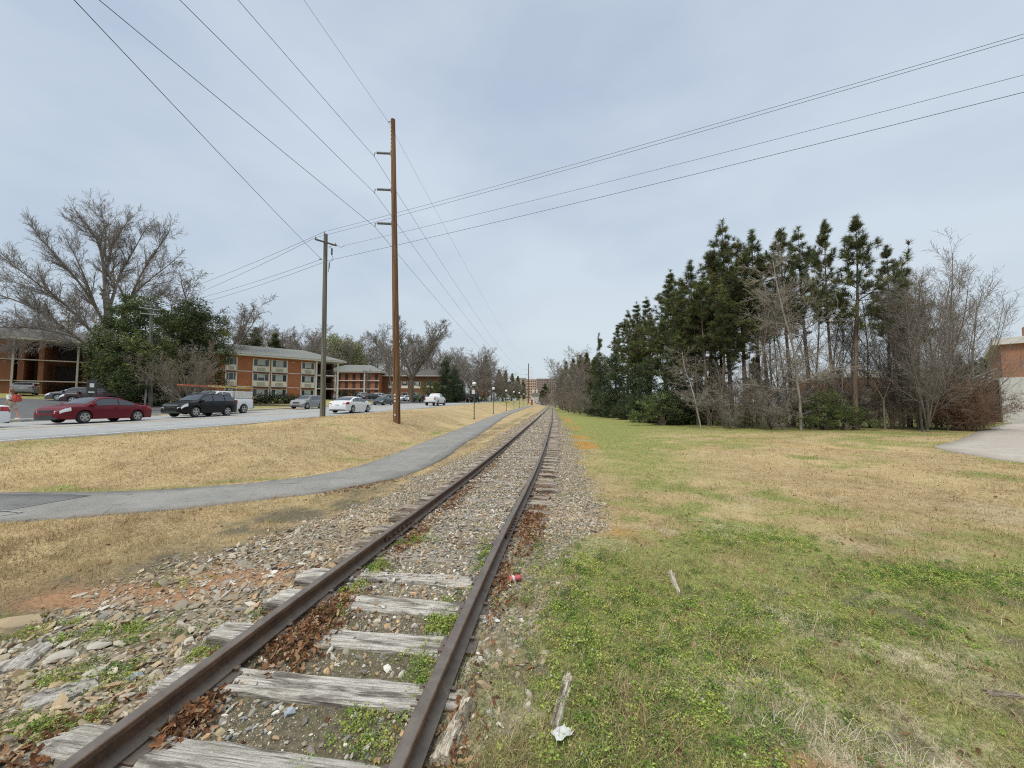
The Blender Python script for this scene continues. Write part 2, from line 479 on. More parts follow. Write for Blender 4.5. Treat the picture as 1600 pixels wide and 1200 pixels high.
def ground_material():
    t = NT('ground')
    o = t.tc()
    z1, z2 = t.sep(t.attr('zone_a')), t.sep(t.attr('zone_b'))
    big, mid, fine = t.noise(o, .35, 4), t.noise(o, 2.3, 5, .6), t.noise(o, 26, 6, .7)
    grain = t.noise(t.mapping(o, (1, .45, 1)), 90, 3, .7)
    dry = t.mix(t.ramp(fine, (.32, 0.0), (.68, 1.0)), (.27, .195, .10), (.57, .44, .255))
    dry = t.mix(t.ramp(mid, (.42, 0.0), (.66, .75)), dry, (.30, .205, .10))
    dry = t.mix(t.ramp(big, (.45, 0.0), (.65, .7)), dry, (.53, .41, .22))
    dry = t.mix(t.ramp(t.noise(o, .9, 5, .6), (.55, 0.0), (.68, .7)), dry, (.30, .225, .13))
    dry = t.mix(t.ramp(grain, (.5, 0.0), (.75, .5)), dry, (.62, .50, .29))
    grn = t.mix(t.ramp(fine, (.35, 0.0), (.65, 1.0)), (.13, .16, .045), (.35, .35, .12))
    voro = t.voronoi(o, 24, 'Distance'); vc = t.sep(t.voronoi(o, 24, 'Color'))
    grv = t.ramp(vc[0], (.0, (.13, .115, .085)), (.3, (.30, .26, .19)), (.6, (.40, .355, .275)), (.85, (.50, .465, .39)), (1., (.30, .27, .22)))
    grv = t.mix(t.ramp(voro, (.35, 0.0), (.62, .75)), grv, (.13, .11, .08))
    grv = t.mix(t.ramp(mid, (.5, 0.0), (.7, .5)), grv, (.40, .28, .16))
    cly = t.mix(t.ramp(fine, (.3, 0.0), (.7, 1.0)), (.27, .135, .07), (.43, .27, .16))
    org = t.mix(t.ramp(fine, (.3, 0.0), (.7, 1.0)), (.33, .16, .04), (.50, .29, .09))
    stw = t.mix(t.ramp(fine, (.3, 0.0), (.7, 1.0)), (.30, .24, .15), (.66, .58, .42))
    soil = t.mix(t.ramp(fine, (.3, 0.0), (.7, 1.0)), (.075, .063, .042), (.23, .195, .135))
    soil = t.mix(t.ramp(mid, (.5, 0.0), (.66, .6)), soil, (.10, .105, .035))
    fm = t.math('ADD', t.math('MULTIPLY', fine, .6), t.math('MULTIPLY', t.noise(o, 7, 6, .75), .6))
    def soft(w): return t.ramp(t.math('ADD', w, t.math('MULTIPLY', t.math('SUBTRACT', fm, .6), 1.7)), (.22, 0.0), (.80, 1.0))
    c = t.mix(soft(z1[1]), dry, grn)
    c = t.mix(soft(z2[0]), c, org)
    c = t.mix(soft(z2[1]), c, stw)
    c = t.mix(soft(z1[0]), c, grv)
    c = t.mix(soft(z2[2]), c, soil)
    c = t.mix(soft(z1[2]), c, cly)
    t.base(c).set(Roughness=.95, Specular_IOR_Level=.1)
    h = t.math('ADD', t.math('MULTIPLY', fine, .6), t.math('ADD', t.math('MULTIPLY', grain, .5), t.math('MULTIPLY', t.math('MULTIPLY', voro, -1.2), z1[0])))
    t.bump(h, .7, .035)
    return t.m

def asphalt(name, c1, c2, crack=False, grain=1.0):
    t = NT(name); o = t.tc()
    f, m = t.noise(o, 55, 4, .85), t.noise(o, .8, 6, .65)
    c = t.mix(t.ramp(m, (.32, 0.0), (.68, 1.0)), c1, c2)
    c = t.mix(t.ramp(f, (.45, 0.0), (.65, .6 * grain)), c, tuple(x * 1.5 for x in c2))
    c = t.mix(t.ramp(t.noise(o, 38, 3, .8), (.5, 0.0), (.66, .65 * grain)), c, tuple(x * .5 for x in c1))
    c = t.mix(t.ramp(t.noise(o, 3.5, 6, .7), (.54, 0.0), (.66, .45)), c, tuple(x * .6 for x in c1))
    if crack:
        w = t.mix(.12, o, t.noise(o, 2.5, 4, .6, 1))
        k = t.voronoi(w, .45, 'Distance', 'DISTANCE_TO_EDGE')
        c = t.mix(t.math('MULTIPLY', t.ramp(k, (.0, .75), (.006, 0.0)), t.ramp(t.noise(o, .6, 3), (.5, 0.0), (.56, 1.0))), c, (.05, .047, .04))
    t.base(c).set(Roughness=.9, Specular_IOR_Level=.25)
    t.bump(f, .35, .008)
    return t.m

M = {}
M['ground'] = ground_material()
M['path'] = asphalt('path_asphalt', (.18, .172, .16), (.285, .274, .255), True)
M['patch'] = asphalt('path_dark_patch', (.125, .122, .119), (.19, .185, .18), True)
M['road'] = asphalt('road_asphalt', (.285, .284, .283), (.375, .372, .366), False, .4)
M['lot'] = asphalt('lot_asphalt', (.085, .085, .09), (.14, .14, .145), False)
M['concrete'] = asphalt('drive_concrete', (.36, .32, .28), (.45, .405, .355), False, .5)
M['kerb'] = simple('kerb_concrete', (.42, .40, .36), (.3, .28, .25), 3)
M['white_mark'] = simple('white_marking', (.75, .75, .73), (.55, .55, .53), 8)
M['faint_mark'] = simple('faint_marking', (.36, .36, .35), (.22, .22, .21), 14)
M['yellow_mark'] = simple('yellow_marking', (.62, .43, .10), (.5, .36, .12), 8)

# ------------------------------------------------------------------ the ground: one sheet to the horizon
def axis(stops):
    """list of coordinates: (start, end, step) runs, geometric when the step is a pair"""
    out = []
    for a, b, s0, s1 in stops:
        x, s = a, s0
        n = max(2, int(abs(b - a) / (0.5 * (s0 + s1))))
        t = np.linspace(0, 1, n, endpoint=False)
        k = s1 / s0
        f = t if abs(k - 1) < 1e-3 else (k ** t - 1) / (k - 1)
        out += list(a + (b - a) * f)
    return np.array(out + [stops[-1][1]])
ys = axis([(-25, -1, 6, .5), (-1, 1.3, .5, .06), (1.3, 7, .05, .09), (7, 30, .1, .45), (30, 120, .5, 2.5), (120, 1100, 3, 70)])
upos = axis([(0, 3.5, .06, .06), (3.5, 12, .07, .3), (12, 40, .35, 1.2), (40, 900, 1.5, 90)])
uneg = axis([(0, 4.0, .06, .06), (4.0, 16, .07, .22), (16, 50, .3, 1.2), (50, 900, 1.5, 90)])
us = np.concatenate([-uneg[::-1][:-1], upos])
UU, YY = np.meshgrid(us, ys)
XX = UU + trk(YY)
ZZ = height(XX, YY)
ny_, nx_ = XX.shape
idx = np.arange(ny_ * nx_).reshape(ny_, nx_)
F = np.stack([idx[:-1, :-1], idx[:-1, 1:], idx[1:, 1:], idx[1:, :-1]], -1).reshape(-1, 4)
ground = np_mesh('ground', np.stack([XX, YY, ZZ], -1).reshape(-1, 3), [F], M['ground'], smooth=True)
zs = zones(XX, YY)
for nm, tri in (('zone_a', zs[:3]), ('zone_b', zs[3:])):
    a = ground.data.color_attributes.new(nm, 'FLOAT_COLOR', 'POINT')
    c4 = np.ones((ny_ * nx_, 4), dtype=np.float32)
    for k in range(3): c4[:, k] = tri[k].ravel()
    a.data.foreach_set('color', c4.ravel())
setp(ground, 'uneven ground of dry tan grass, green weeds, red clay and track ballast', 'ground', kind='structure')

def ribbon(name, pts, w0, w1, zf, mat, nw=2, wob=0.0, seed=0, skirt=.1):
    """a strip along pts (x,y) from offset w0 (right) to w1 (left); zf(x,y) its height"""
    P = np.array(pts, float)
    T = np.gradient(P, axis=0); T /= np.linalg.norm(T, axis=1)[:, None]
    N = np.stack([-T[:, 1], T[:, 0]], -1)
    L = []
    for k in range(nw + 1):
        w = w0 + (w1 - w0) * k / nw
        q = P + N * w
        if wob and k in (0, nw):
            q = q + N * (wob * (fbm(P[:, 0] * 1.3 + k * 40, P[:, 1] * 1.3, seed) - .5) * 2)[:, None]
        L.append(q)
    G = np.stack(L, 1)
    zz = zf(G[..., 0], G[..., 1])
    if skirt:
        G = np.concatenate([G[:, :1], G, G[:, -1:]], 1); zz = np.concatenate([zz[:, :1] - skirt, zz, zz[:, -1:] - skirt], 1); nw += 2
    n = len(P); ii = np.arange(n * (nw + 1)).reshape(n, nw + 1)
    Fq = np.stack([ii[:-1, 1:], ii[:-1, :-1], ii[1:, :-1], ii[1:, 1:]], -1).reshape(-1, 4)
    return np_mesh(name, np.dstack([G, zz]).reshape(-1, 3), [Fq], mat, smooth=True)
def resample(P, steps):
    P = np.array(P, float); s = np.concatenate([[0], np.cumsum(np.linalg.norm(np.diff(P, axis=0), axis=1))])
    t = steps[steps <= s[-1]]
    return np.stack([np.interp(t, s, P[:, 0]), np.interp(t, s, P[:, 1])], -1)
def path_z(x, y):
    d, ny = path_dist(x.ravel(), y.ravel())
    return (zpath(ny) + .004 + .015 * (fbm(x.ravel() * .5, y.ravel() * .5, 3) - .5)).reshape(x.shape)
st = np.concatenate([np.arange(0, 40, 2.0), np.arange(40, 90, .2), np.arange(90, 260, 1.5)])
pth = ribbon('path', resample(PATHS, st), -PATHW, PATHW, path_z, M['path'], 4, .07, 4)
setp(pth, 'grey asphalt footpath curving beside the railway', 'path', kind='structure')
# darker older asphalt joining the path at the left
pa = resample([(-14, 7.55), (-9.6, 7.62), (-8.1, 7.55), (-7.35, 7.15), (-7.15, 6.55)], np.arange(0, 12, .15))
pt = ribbon('path_patch', [(x, y) for x, y in resample([(-16, 6.9), (-10.5, 7.02), (-9.0, 7.05), (-8.45, 6.92)], np.arange(0, 12, .15))], -.80, .80, lambda x, y: path_z(x, y) + .005, M['patch'], 4, .05, 8)
setp(pt, 'darker patch of asphalt on the path', 'path', kind='structure')
mk = MB()
def gpoly(mb, pts, w, zoff):
    P = [Vector((*p, 0)) for p in pts]
    for a, b in zip(P[:-1], P[1:]):
        d = (b - a).normalized(); n = Vector((-d.y, d.x, 0)) * w / 2
        vs = []
        for q in (a - n, b - n, b + n, a + n):
            vs.append((q.x, q.y, float(path_z(np.array([q.x]), np.array([q.y]))[0]) + zoff))
        mb.add(vs, [(0, 1, 2, 3)])
for a, b in [((-9.6, 6.95), (-8.75, 6.72)), ((-9.3, 6.6), (-8.7, 6.62)), ((-8.7, 6.62), (-8.15, 6.5)), ((-8.15, 6.5), (-8.3, 6.25)), ((-8.9, 6.32), (-8.3, 6.25))]:
    gpoly(mk, [a, b], .035, .014)
o = mk.build('path_marking', M['faint_mark'], fix=False); setp(o, 'faint white painted lines on the dark path', 'marking', kind='structure')

# road, markings, kerb, pavement
ry = np.concatenate([np.arange(-40, 0, 4.0), np.arange(0, 60, .8), np.arange(60, 420, 4.0)])
rl = np.stack([ROADS * ry, ry], -1)
rz = lambda off: (lambda x, y: zroad(y) + off)
# ribbons run forward, so left offsets are positive; road lateral v is negative to the left
CS = math.cos(math.atan(ROADS))
rd = ribbon('road', rl, -ROAD_NEAR * CS, -ROAD_FAR * CS, rz(0.0), M['road'], 6)
setp(rd, 'pale grey four lane road', 'road', kind='structure')
def dashes(name, v, w, mat, on=None, off=None, label=''):
    mb = MB(); y = -30.0
    while y < 300:
        y2 = y + (on or 4.0)
        n = Vector((w / 2, 0, 0))
        vs = [(v + ROADS * yy + sx * w / 2, yy, float(zroad(yy)) + .005) for yy, sx in ((y, -1), (y, 1), (y2, 1), (y2, -1))]
        mb.add(vs, [(0, 1, 2, 3)])
        y = y2 + (off or 0)
    o = mb.build(name, mat, fix=False); setp(o, label, 'marking', kind='structure')
dashes('edge_line', -16.1, .14, M['white_mark'], label='white edge line on the road')
dashes('lane_line', -19.4, .12, M['white_mark'], 3, 9, label='broken white lane line')
dashes('centre_line', -22.75, .12, M['yellow_mark'], label='yellow centre line on the road')
dashes('centre_line', -23.0, .12, M['yellow_mark'], label='yellow centre line on the road')
dashes('lane_line', -26.4, .12, M['white_mark'], 3, 9, label='broken white lane line')
kb = MB()
for a, b in zip(ry[:-1], ry[1:]):
    za, zb_ = float(zroad(a)), float(zroad(b))
    xa, xb = ROADS * a + ROAD_FAR, ROADS * b + ROAD_FAR
    if 21 < a < 33: continue
    kb.add([(xa, a, za - .05), (xb, b, zb_ - .05), (xb, b, zb_ + .14), (xa, a, za + .14), (xa - .18, a, za + .14), (xb - .18, b, zb_ + .14), (xa - .18, a, za - .05), (xb - .18, b, zb_ - .05)],
           [(0, 1, 2, 3), (3, 2, 5, 4), (4, 5, 7, 6)])
o = kb.build('kerb', M['kerb'], fix=False); setp(o, 'pale concrete kerb along the far side of the road', 'kerb', kind='structure')
gh = lambda off: (lambda x, y: height(x, y, False) + off)
pv = ribbon('pavement', rl, 30.25 * CS, 31.9 * CS, lambda x, y: height(x, y, False) + .03, M['kerb'], 1)
setp(pv, 'pale concrete pavement along the far side of the road', 'pavement', kind='structure')
# dark parking lot in front of the left apartments, and the far lot
def patch(name, poly, off, mat, label, n=24):
    """sheet on the ground over a quad of 4 corners"""
    A = np.array(poly, float)
    s, t = np.meshgrid(np.linspace(0, 1, n), np.linspace(0, 1, n))
    G = (A[0] * ((1-s)*(1-t))[..., None] + A[1] * (s*(1-t))[..., None] + A[2] * (s*t)[..., None] + A[3] * ((1-s)*t)[..., None])
    zz = height(G[..., 0], G[..., 1], False) + off
    ii = np.arange(n * n).reshape(n, n)
    Fq = np.stack([ii[:-1, :-1], ii[:-1, 1:], ii[1:, 1:], ii[1:, :-1]], -1).reshape(-1, 4)
    o = np_mesh(name, np.dstack([G, zz]).reshape(-1, 3), [Fq], mat, smooth=True)
    return setp(o, label, 'paving', kind='structure')
patch('parking_lot', [(-27.8, 22.0), (-26.9, 32.5), (-38, 44), (-75, 30)], .06, M['lot'], 'dark asphalt parking lot before the left apartments')
patch('car_park', [(-52, 86), (-19, 86), (-17, 122), (-58, 122)], .08, M['lot'], 'asphalt car park before the distant apartments')
# pale driveway at the right edge of the lawn
drv = [(17.3, 15.9), (16.4, 14.5), (15.6, 12.4), (15.4, 10.2), (16.5, 7), (40, 5), (75, 12), (75, 42), (46, 35.5), (31, 25.5), (21.5, 18.6)]
def fan_sheet(name, poly, c, off, mat, label, nr=14, sub=10):
    P = np.array(poly, float); Q = []
    for a, b in zip(P, np.roll(P, -1, 0)):
        for k in range(sub): Q.append(a + (b - a) * k / sub)
    Q = np.array(Q)
    for _ in range(3): Q = (np.roll(Q, 1, 0) + Q * 2 + np.roll(Q, -1, 0)) / 4
    r = np.linspace(0.02, 1, nr)
    G = np.array(c)[None, None] + (Q[None] - np.array(c)) * r[:, None, None]
    zz = height(G[..., 0], G[..., 1], False) + off
    G = np.concatenate([G, G[-1:]]); zz = np.concatenate([zz, zz[-1:] - .12]); nr += 1
    m = len(Q); ii = np.arange(nr * m).reshape(nr, m)
    Fq = np.stack([ii[:-1], ii[1:], np.roll(ii, -1, 1)[1:], np.roll(ii, -1, 1)[:-1]], -1).reshape(-1, 4)
    o = np_mesh(name, np.dstack([G, zz]).reshape(-1, 3), [Fq], mat, smooth=True)
    return setp(o, label, 'driveway', kind='structure')
fan_sheet('driveway', drv, (38, 19), .045, M['concrete'], 'pale concrete driveway at the right edge of the lawn')

# ------------------------------------------------------------------ railway track
def rail_metal():
    t = NT('rusty_rail'); o = t.tc()
    n1, n2 = t.noise(o, 9, 6, .7), t.noise(o, 60, 3, .7)
    c = t.ramp(n1, (.3, (.058, .036, .024)), (.5, (.102, .060, .036)), (.7, (.165, .092, .050)))
    c = t.mix(t.ramp(n2, (.45, 0.0), (.7, .5)), c, (.20, .115, .075))
    # worn running surface: faces that point up are greyer
    g = t.n.new('ShaderNodeNewGeometry')
    s = t.n.new('ShaderNodeSeparateXYZ'); t.l.new(g.outputs['Normal'], s.inputs[0])
    up = t.ramp(s.outputs[2], (.82, 0.0), (.97, .85))
    c = t.mix(up, c, t.ramp(n1, (.3, (.125, .106, .093)), (.7, (.205, .182, .16))))
    t.base(c).set(Roughness=t.ramp(up, (0, .8), (1, .48)), Metallic=t.ramp(up, (0, .1), (1, .45)))
    return t.bump(n2, .25, .004).m
def tie_wood(name='weathered_wood', tint=(1, 1, 1)):
    t = NT(name); o = t.tc()
    r = t.objrand()
    w = t.n.new('ShaderNodeVectorMath'); w.operation = 'ADD'; t.l.new(o, w.inputs[0])
    cx = t.n.new('ShaderNodeCombineXYZ')
    for k in range(3): t.l.new(t.math('MULTIPLY', r, 37.0 + 11 * k), cx.inputs[k])
    t.l.new(cx.outputs[0], w.inputs[1]); v = w.outputs[0]
    g1 = t.noise(t.mapping(v, (1.3, 42, 42)), 2.2, 7, .72)
    g2 = t.noise(t.mapping(v, (2.2, 14, 14)), 1.1, 4, .6)
    g3 = t.noise(v, 5, 4, .6)
    c = t.ramp(g1, (.33, (.07, .06, .05)), (.41, (.32, .29, .25)), (.50, (.54, .50, .45)), (.66, (.70, .67, .61)))
    c = t.mix(t.ramp(g2, (.36, .85), (.5, 0.0)), c, (.10, .085, .07))
    c = t.mix(t.ramp(g3, (.5, 0.0), (.75, .6)), c, (.27, .24, .19))
    c = t.mix(1.0, c, tint, 'MULTIPLY')
    t.base(c).set(Roughness=.9, Specular_IOR_Level=.15)
    return t.bump(t.math('ADD', g1, t.math('MULTIPLY', g2, .8)), .9, .02).m
M['rail'] = rail_metal()
M['tie'] = tie_wood()
M['tie_mid'] = tie_wood('grey_tie_wood', (.70, .66, .61))
M['pale_wood'] = tie_wood('pale_wood', (1.25, 1.2, 1.08))
M['tie_dark'] = tie_wood('dark_wood', (.62, .55, .5))

def rail_frame(y, side):
    c = float(trk(y)); dx = float(trk(y + .25) - trk(y - .25)) / .5
    t = Vector((dx, 1, 0)).normalized(); n = Vector((t.y, -t.x, 0))
    return Vector((c, y, float(railtop(y)))) + n * (side * .735), t, n
RAILPROF = [(-.036, -.004), (-.030, 0.0), (.030, 0.0), (.036, -.004), (.037, -.030), (.030, -.037), (.010, -.043), (.009, -.105), (.030, -.118), (.070, -.126), (.070, -.138), (-.070, -.138), (-.070, -.126), (-.030, -.118), (-.009, -.105), (-.010, -.043), (-.030, -.037), (-.037, -.030)]
ysr = np.concatenate([np.arange(-3, 10, .25), np.arange(10, 40, .5), np.arange(40, 420, 4.0)])
def make_rail(side, label):
    mb = MB(); k = len(RAILPROF)
    for i, y in enumerate(ysr):
        p, t, n = rail_frame(float(y), side)
        w = .006 * (vnoise(y * .6, side * 5 + 9, 3) - .5)
        for a, b in RAILPROF: mb.v.append(tuple(p + n * (a + w) + Vector((0, 0, b + .0 * w))))
    for i in range(len(ysr) - 1):
        for j in range(k):
            j2 = (j + 1) % k
            mb.f.append((i*k + j, i*k + j2, (i+1)*k + j2, (i+1)*k + j))
    o = mb.build('rail', M['rail'], smooth=True, sharp=28)
    return setp(o, label, 'rail')
rl_o = make_rail(-1, 'left hand rusty steel rail of the single track')
rr_o = make_rail(1, 'right hand rusty steel rail of the single track')
# joint bars with bolts, at the rail joints in view
def joint(parent, side, y):
    for s2 in (-1, 1):
        mb = MB()
        p, t, n = rail_frame(y, side)
        L = .42
        for a in (-L, L):
            q = p + t * a
            for w, h in ((.012, -.045), (.034, -.05), (.034, -.108), (.016, -.112)):
                mb.v.append(tuple(q + n * (s2 * w) + Vector((0, 0, h))))
        b = len(mb.v) - 8
        for j in range(4): mb.f.append((b + j, b + (j+1) % 4, b + 4 + (j+1) % 4, b + 4 + j))
        mb.f += [(b, b+1, b+2, b+3), (b+4, b+5, b+6, b+7)]
        for a in (-.33, -.2, -.07, .07, .2, .33):
            q = p + t * a + Vector((0, 0, -.078)) + n * (s2 * .034)
            mb.tube([q, q + n * (s2 * .03)], .017, 6)
        mb.build('joint_bar', M['rail'], parent)
for y in (5.55, 15.4): joint(rr_o, 1, y)
for y in (5.2, 15.0): joint(rl_o, -1, y)
# ties, one object each
TIE_S = 0.515
tie_ys = [1.98 + TIE_S * k for k in range(-1, 190)]
rng = random.Random(7)
def tie_mesh(L, W, H, seed, rot=.0, nx=60, ny=9):
    """top sheet with splits and worn ends, plus sides"""
    xs = np.linspace(-L / 2, L / 2, nx); yv = np.linspace(-W / 2, W / 2, ny)
    X, Y = np.meshgrid(xs, yv, indexing='ij')
    g = fbm(X * 1.4 + seed * 9.1, Y * 26 + seed * 3.3, seed, 4)
    cr = -.030 * np.clip((vnoise(X * 1.1 + seed, Y * 30 + seed * 7, seed + 5) - .70) / .3, 0, 1)
    Z = (g - .5) * .028 + cr
    edge = np.abs(Y) / (W / 2)
    Z -= .022 * np.clip(edge - .75, 0, 1) / .25 * (.4 + vnoise(X * 4, Y * 0 + seed, seed + 3))
    end = sst(np.abs(X), L / 2 - .12, L / 2)
    Z -= end * (.05 * rot + .03 * vnoise(Y * 40, X * 2 + seed, seed + 8))
    Xo = X + end * np.sign(X) * .05 * (vnoise(Y * 50, Y * 0 + seed, seed + 11) - .6) * (1 + 2 * rot)
    Yo = Y + .014 * (vnoise(X * 5, np.sign(Y) * 3 + seed, seed + 13) - .5) * edge
    top = np.stack([Xo, Yo, Z], -1)
    n = nx * ny; ii = np.arange(n).reshape(nx, ny)
    ring = list(ii[:, 0]) + list(ii[-1, 1:]) + list(ii[-2::-1, -1]) + list(ii[0, -2:0:-1])
    bot = top.reshape(-1, 3)[ring].copy(); bot[:, 2] = -H
    V = np.concatenate([top.reshape(-1, 3), bot])
    F1 = np.stack([ii[:-1, :-1], ii[1:, :-1], ii[1:, 1:], ii[:-1, 1:]], -1).reshape(-1, 4)
    r = np.array(ring); k = np.arange(len(r)); k2 = np.roll(k, -1)
    F2 = np.stack([np.roll(r, -1), r, n + k, n + k2], -1)
    return V, [F1, F2]
NEAR_LAB = {0: 'half buried grey tie at the bottom edge, first from the camera', 1: 'cracked grey tie at the bottom edge with its split end beyond the left rail',
            2: 'long grey weathered tie lying clear between the rails, second from the bottom', 3: 'pale short tie top between the rails beside the leaf pile',
            4: 'narrow pinkish grey tie just beyond the leaf pile', 5: 'pale tie stub level with the small red can', 6: 'low buried tie in the gravel, just beyond the red can'}
protos = []
for k, y in enumerate(tie_ys):
    p, t, n = rail_frame(y, 0)
    a = math.atan2(n.y, n.x) + rng.uniform(-.035, .035)
    if k < 30: lod = (70, 10) if k < 8 else (30, 6)
    else: lod = None
    dz = {1: .005, 2: .012, 3: .004, 4: .004, 5: .002}.get(k, rng.uniform(-.022, .012))
    if lod:
        V, Fs = tie_mesh(rng.uniform(2.42, 2.62), rng.uniform(.20, .235), .17, 40 + k, rng.uniform(.2, 1.0), *lod)
        o = np_mesh('railway_tie', V, Fs, M['tie'] if k < 6 else M['tie_mid'] if rng.random() < .6 else M['tie_dark'], smooth=True, sharp=35)
        if 8 <= k < 30: protos.append(o)
    else:
        o = rng.choice(protos).copy(); COL.objects.link(o)
    o.location = (p.x + rng.uniform(-.05, .08) * n.x, p.y, p.z - .15 + dz)
    o.rotation_euler = (0, 0, a)
    if k < 14:          # tie plates and spikes under both rails, parts of the tie they are nailed to
        for side in (-1, 1):
            xs_ = side * .735 - (o.location.x - p.x)
            pl = MB().box(xs_ - .135, xs_ + .135, -.09, .09, -.022 - dz, .0105 - dz, .004).build('tie_plate', M['rail'], o)
            for sx_, sy_ in ((-.088, -.05), (.088, .05), (-.088, .055)):
                sk = MB(); sk.box(xs_ + sx_ - .009, xs_ + sx_ + .009, sy_ - .009, sy_ + .009, .0 - dz, .028 - dz)
                sk.box(xs_ + sx_ - .019, xs_ + sx_ + .019, sy_ - .016, sy_ + .016, .026 - dz, .038 - dz, .004)
                sk.build('spike', M['rail'], pl)
    setp(o, NEAR_LAB.get(k, 'weathered wooden tie farther along the track, past the red can and half sunk in gravel'), 'railway tie', 'wooden ties under the railway rails')

# ------------------------------------------------------------------ ground cover (uncountable): stones, leaves, grass, weeds
M['veg'] = vcol('ground_cover', .85, .15, .25)
M['stone'] = vcol('stone', .9, .2)
NR = np.random.default_rng(11)
def rotmats(n, tilt, rg):
    """random rotations: spin about z after a random tilt"""
    a, b, c = rg.uniform(0, 2*np.pi, n), rg.normal(0, tilt, n), rg.normal(0, tilt, n)
    ca, sa, cb, sb, cc, sc = np.cos(a), np.sin(a), np.cos(b), np.sin(b), np.cos(c), np.sin(c)
    Rz = np.zeros((n, 3, 3)); Rz[:, 0, 0] = ca; Rz[:, 0, 1] = -sa; Rz[:, 1, 0] = sa; Rz[:, 1, 1] = ca; Rz[:, 2, 2] = 1
    Rx = np.zeros((n, 3, 3)); Rx[:, 0, 0] = 1; Rx[:, 1, 1] = cb; Rx[:, 1, 2] = -sb; Rx[:, 2, 1] = sb; Rx[:, 2, 2] = cb
    Ry = np.zeros((n, 3, 3)); Ry[:, 1, 1] = 1; Ry[:, 0, 0] = cc; Ry[:, 0, 2] = sc; Ry[:, 2, 0] = -sc; Ry[:, 2, 2] = cc
    return Rz @ Rx @ Ry
def stamp(name, base_list, faces, P, S, Rm, cols, mat, smooth=False, pick=None):
    """stamp base shapes (all with the same topology) at P with size S and rotation Rm"""
    B = np.array(base_list); n = len(P)
    pick = NR.integers(0, len(B), n) if pick is None else pick
    V = B[pick] * S[:, None, :]
    V = np.einsum('nij,nkj->nki', Rm, V) + P[:, None, :]
    k = B.shape[1]
    Fq = (np.array(faces)[None] + (np.arange(n) * k)[:, None, None]).reshape(-1, len(faces[0]))
    C = np.repeat(cols, k, 0)
    return np_mesh(name, V.reshape(-1, 3), [Fq], mat, smooth=smooth, cols=C)
def ico(sub):
    bm = bmesh.new(); bmesh.ops.create_icosphere(bm, subdivisions=sub, radius=1.0)
    bm.verts.index_update()
    v = np.array([x.co[:] for x in bm.verts]); f = [[x.index for x in q.verts] for q in bm.faces]; bm.free()
    return v, f
iv, if_ = ico(1)
def lump(v, seed):
    r = np.random.default_rng(seed)
    d = v.copy()
    for _ in range(7):
        nrm = r.normal(size=3); nrm /= np.linalg.norm(nrm)
        h = r.uniform(.45, .8); s = d @ nrm
        d = np.where((s > h)[:, None], d - nrm[None] * (s - h)[:, None], d)
    return d * np.array([1, r.uniform(.65, 1), r.uniform(.5, .85)])
stones_b = [lump(iv, s) for s in range(14)]
def tie_gap(x, y):
    """True where (x, y) is not on the top of a near tie"""
    k = np.round((y - .1 * (x - trk(y)) * -1 - 1.98) / TIE_S)
    return np.abs((y + .1 * (x - trk(y))) - 1.98 - k * TIE_S) > .115
STONE_COL = np.array([[.46, .42, .34], [.35, .31, .24], [.54, .50, .43], [.36, .25, .15], [.28, .26, .23], [.42, .34, .22], [.19, .175, .15], [.60, .57, .51], [.46, .31, .18], [.25, .25, .25], [.30, .26, .20]])
def stones(name, n, y0, y1, smin, smax, ucut, label, yp=1.0, wfun=None, flat=1.0):
    y = y0 + (y1 - y0) * NR.random(n) ** yp
    u = NR.uniform(ucut[0], ucut[1], n)
    x = u + trk(y)
    g = zones(x, y); w = g[0] * (1 - .72 * g[5]) * (1 - .45 * g[1]) + .22 * g[2]
    w = w * (1 - .72 * g[2])
    if wfun is not None: w = w * wfun(x, y, u)
    w = w * (.45 + .75 * sst(fbm(x * 1.9, y * 1.9, 66), .36, .56))
    keep = NR.random(n) < w
    keep &= (np.abs(np.abs(u) - .735) > .09)
    keep &= (np.abs(x) < 1.42 * y + .4)
    on_tie = (np.abs(u) < 1.27) & ~tie_gap(x, y) & (y < 16)
    keep &= ~on_tie | (NR.random(n) < np.where((np.abs(u) < .66) & (y > 3.9), .42 + .5 * sst(y, 5, 10), .05))
    x, y, u = x[keep], y[keep], u[keep]; n = len(x)
    s = smin + (smax - smin) * NR.random(n) ** 2.6
    hz = height(x, y); hz = np.where((np.abs(u) < 1.27) & ~tie_gap(x, y) & (np.abs(u) < .7), np.maximum(hz, tietop(y) - .002), hz)
    P = np.stack([x, y, hz + s * .18], -1)
    S = s[:, None] * np.stack([NR.uniform(.8, 1.3, n), NR.uniform(.7, 1.0, n), flat * NR.uniform(.55, .9, n)], -1)
    c = STONE_COL[NR.integers(0, len(STONE_COL), n)] * NR.uniform(.7, 1.2, n)[:, None]
    tan = np.clip(fbm(x * .6, y * .6, 63) * 2 - .55, 0, .8) * (u < -1.0) + .35 * (u > 1.0)
    c = c * (1 - tan[:, None]) + np.array([.42, .32, .20]) * NR.uniform(.5, 1.25, n)[:, None] * tan[:, None]
    o = stamp(name, stones_b, if_, P, S, rotmats(n, .5, NR), c, M['stone'])
    return setp(o, label, 'gravel', kind='stuff')
stones('ballast_gravel', 60000, 1.0, 6.5, .007, .034, (-3.4, 2.8), 'loose grey and tan ballast stones around the near track', 1.15)
stones('ballast_gravel', 80000, 6.0, 22, .012, .042, (-3.2, 3.3), 'ballast gravel between path and lawn farther along the track', 1.3)
stones('ballast_gravel', 26000, 22, 70, .025, .07, (-2.6, 2.6), 'distant ballast gravel along the track', 1.4)
stones('rubble', 3400, 1.2, 6.0, .026, .075, (-3.3, -.85), 'larger broken stones scattered left of the track', 1.1, lambda x, y, u: .5 + .5 * (u < -.9), .55)
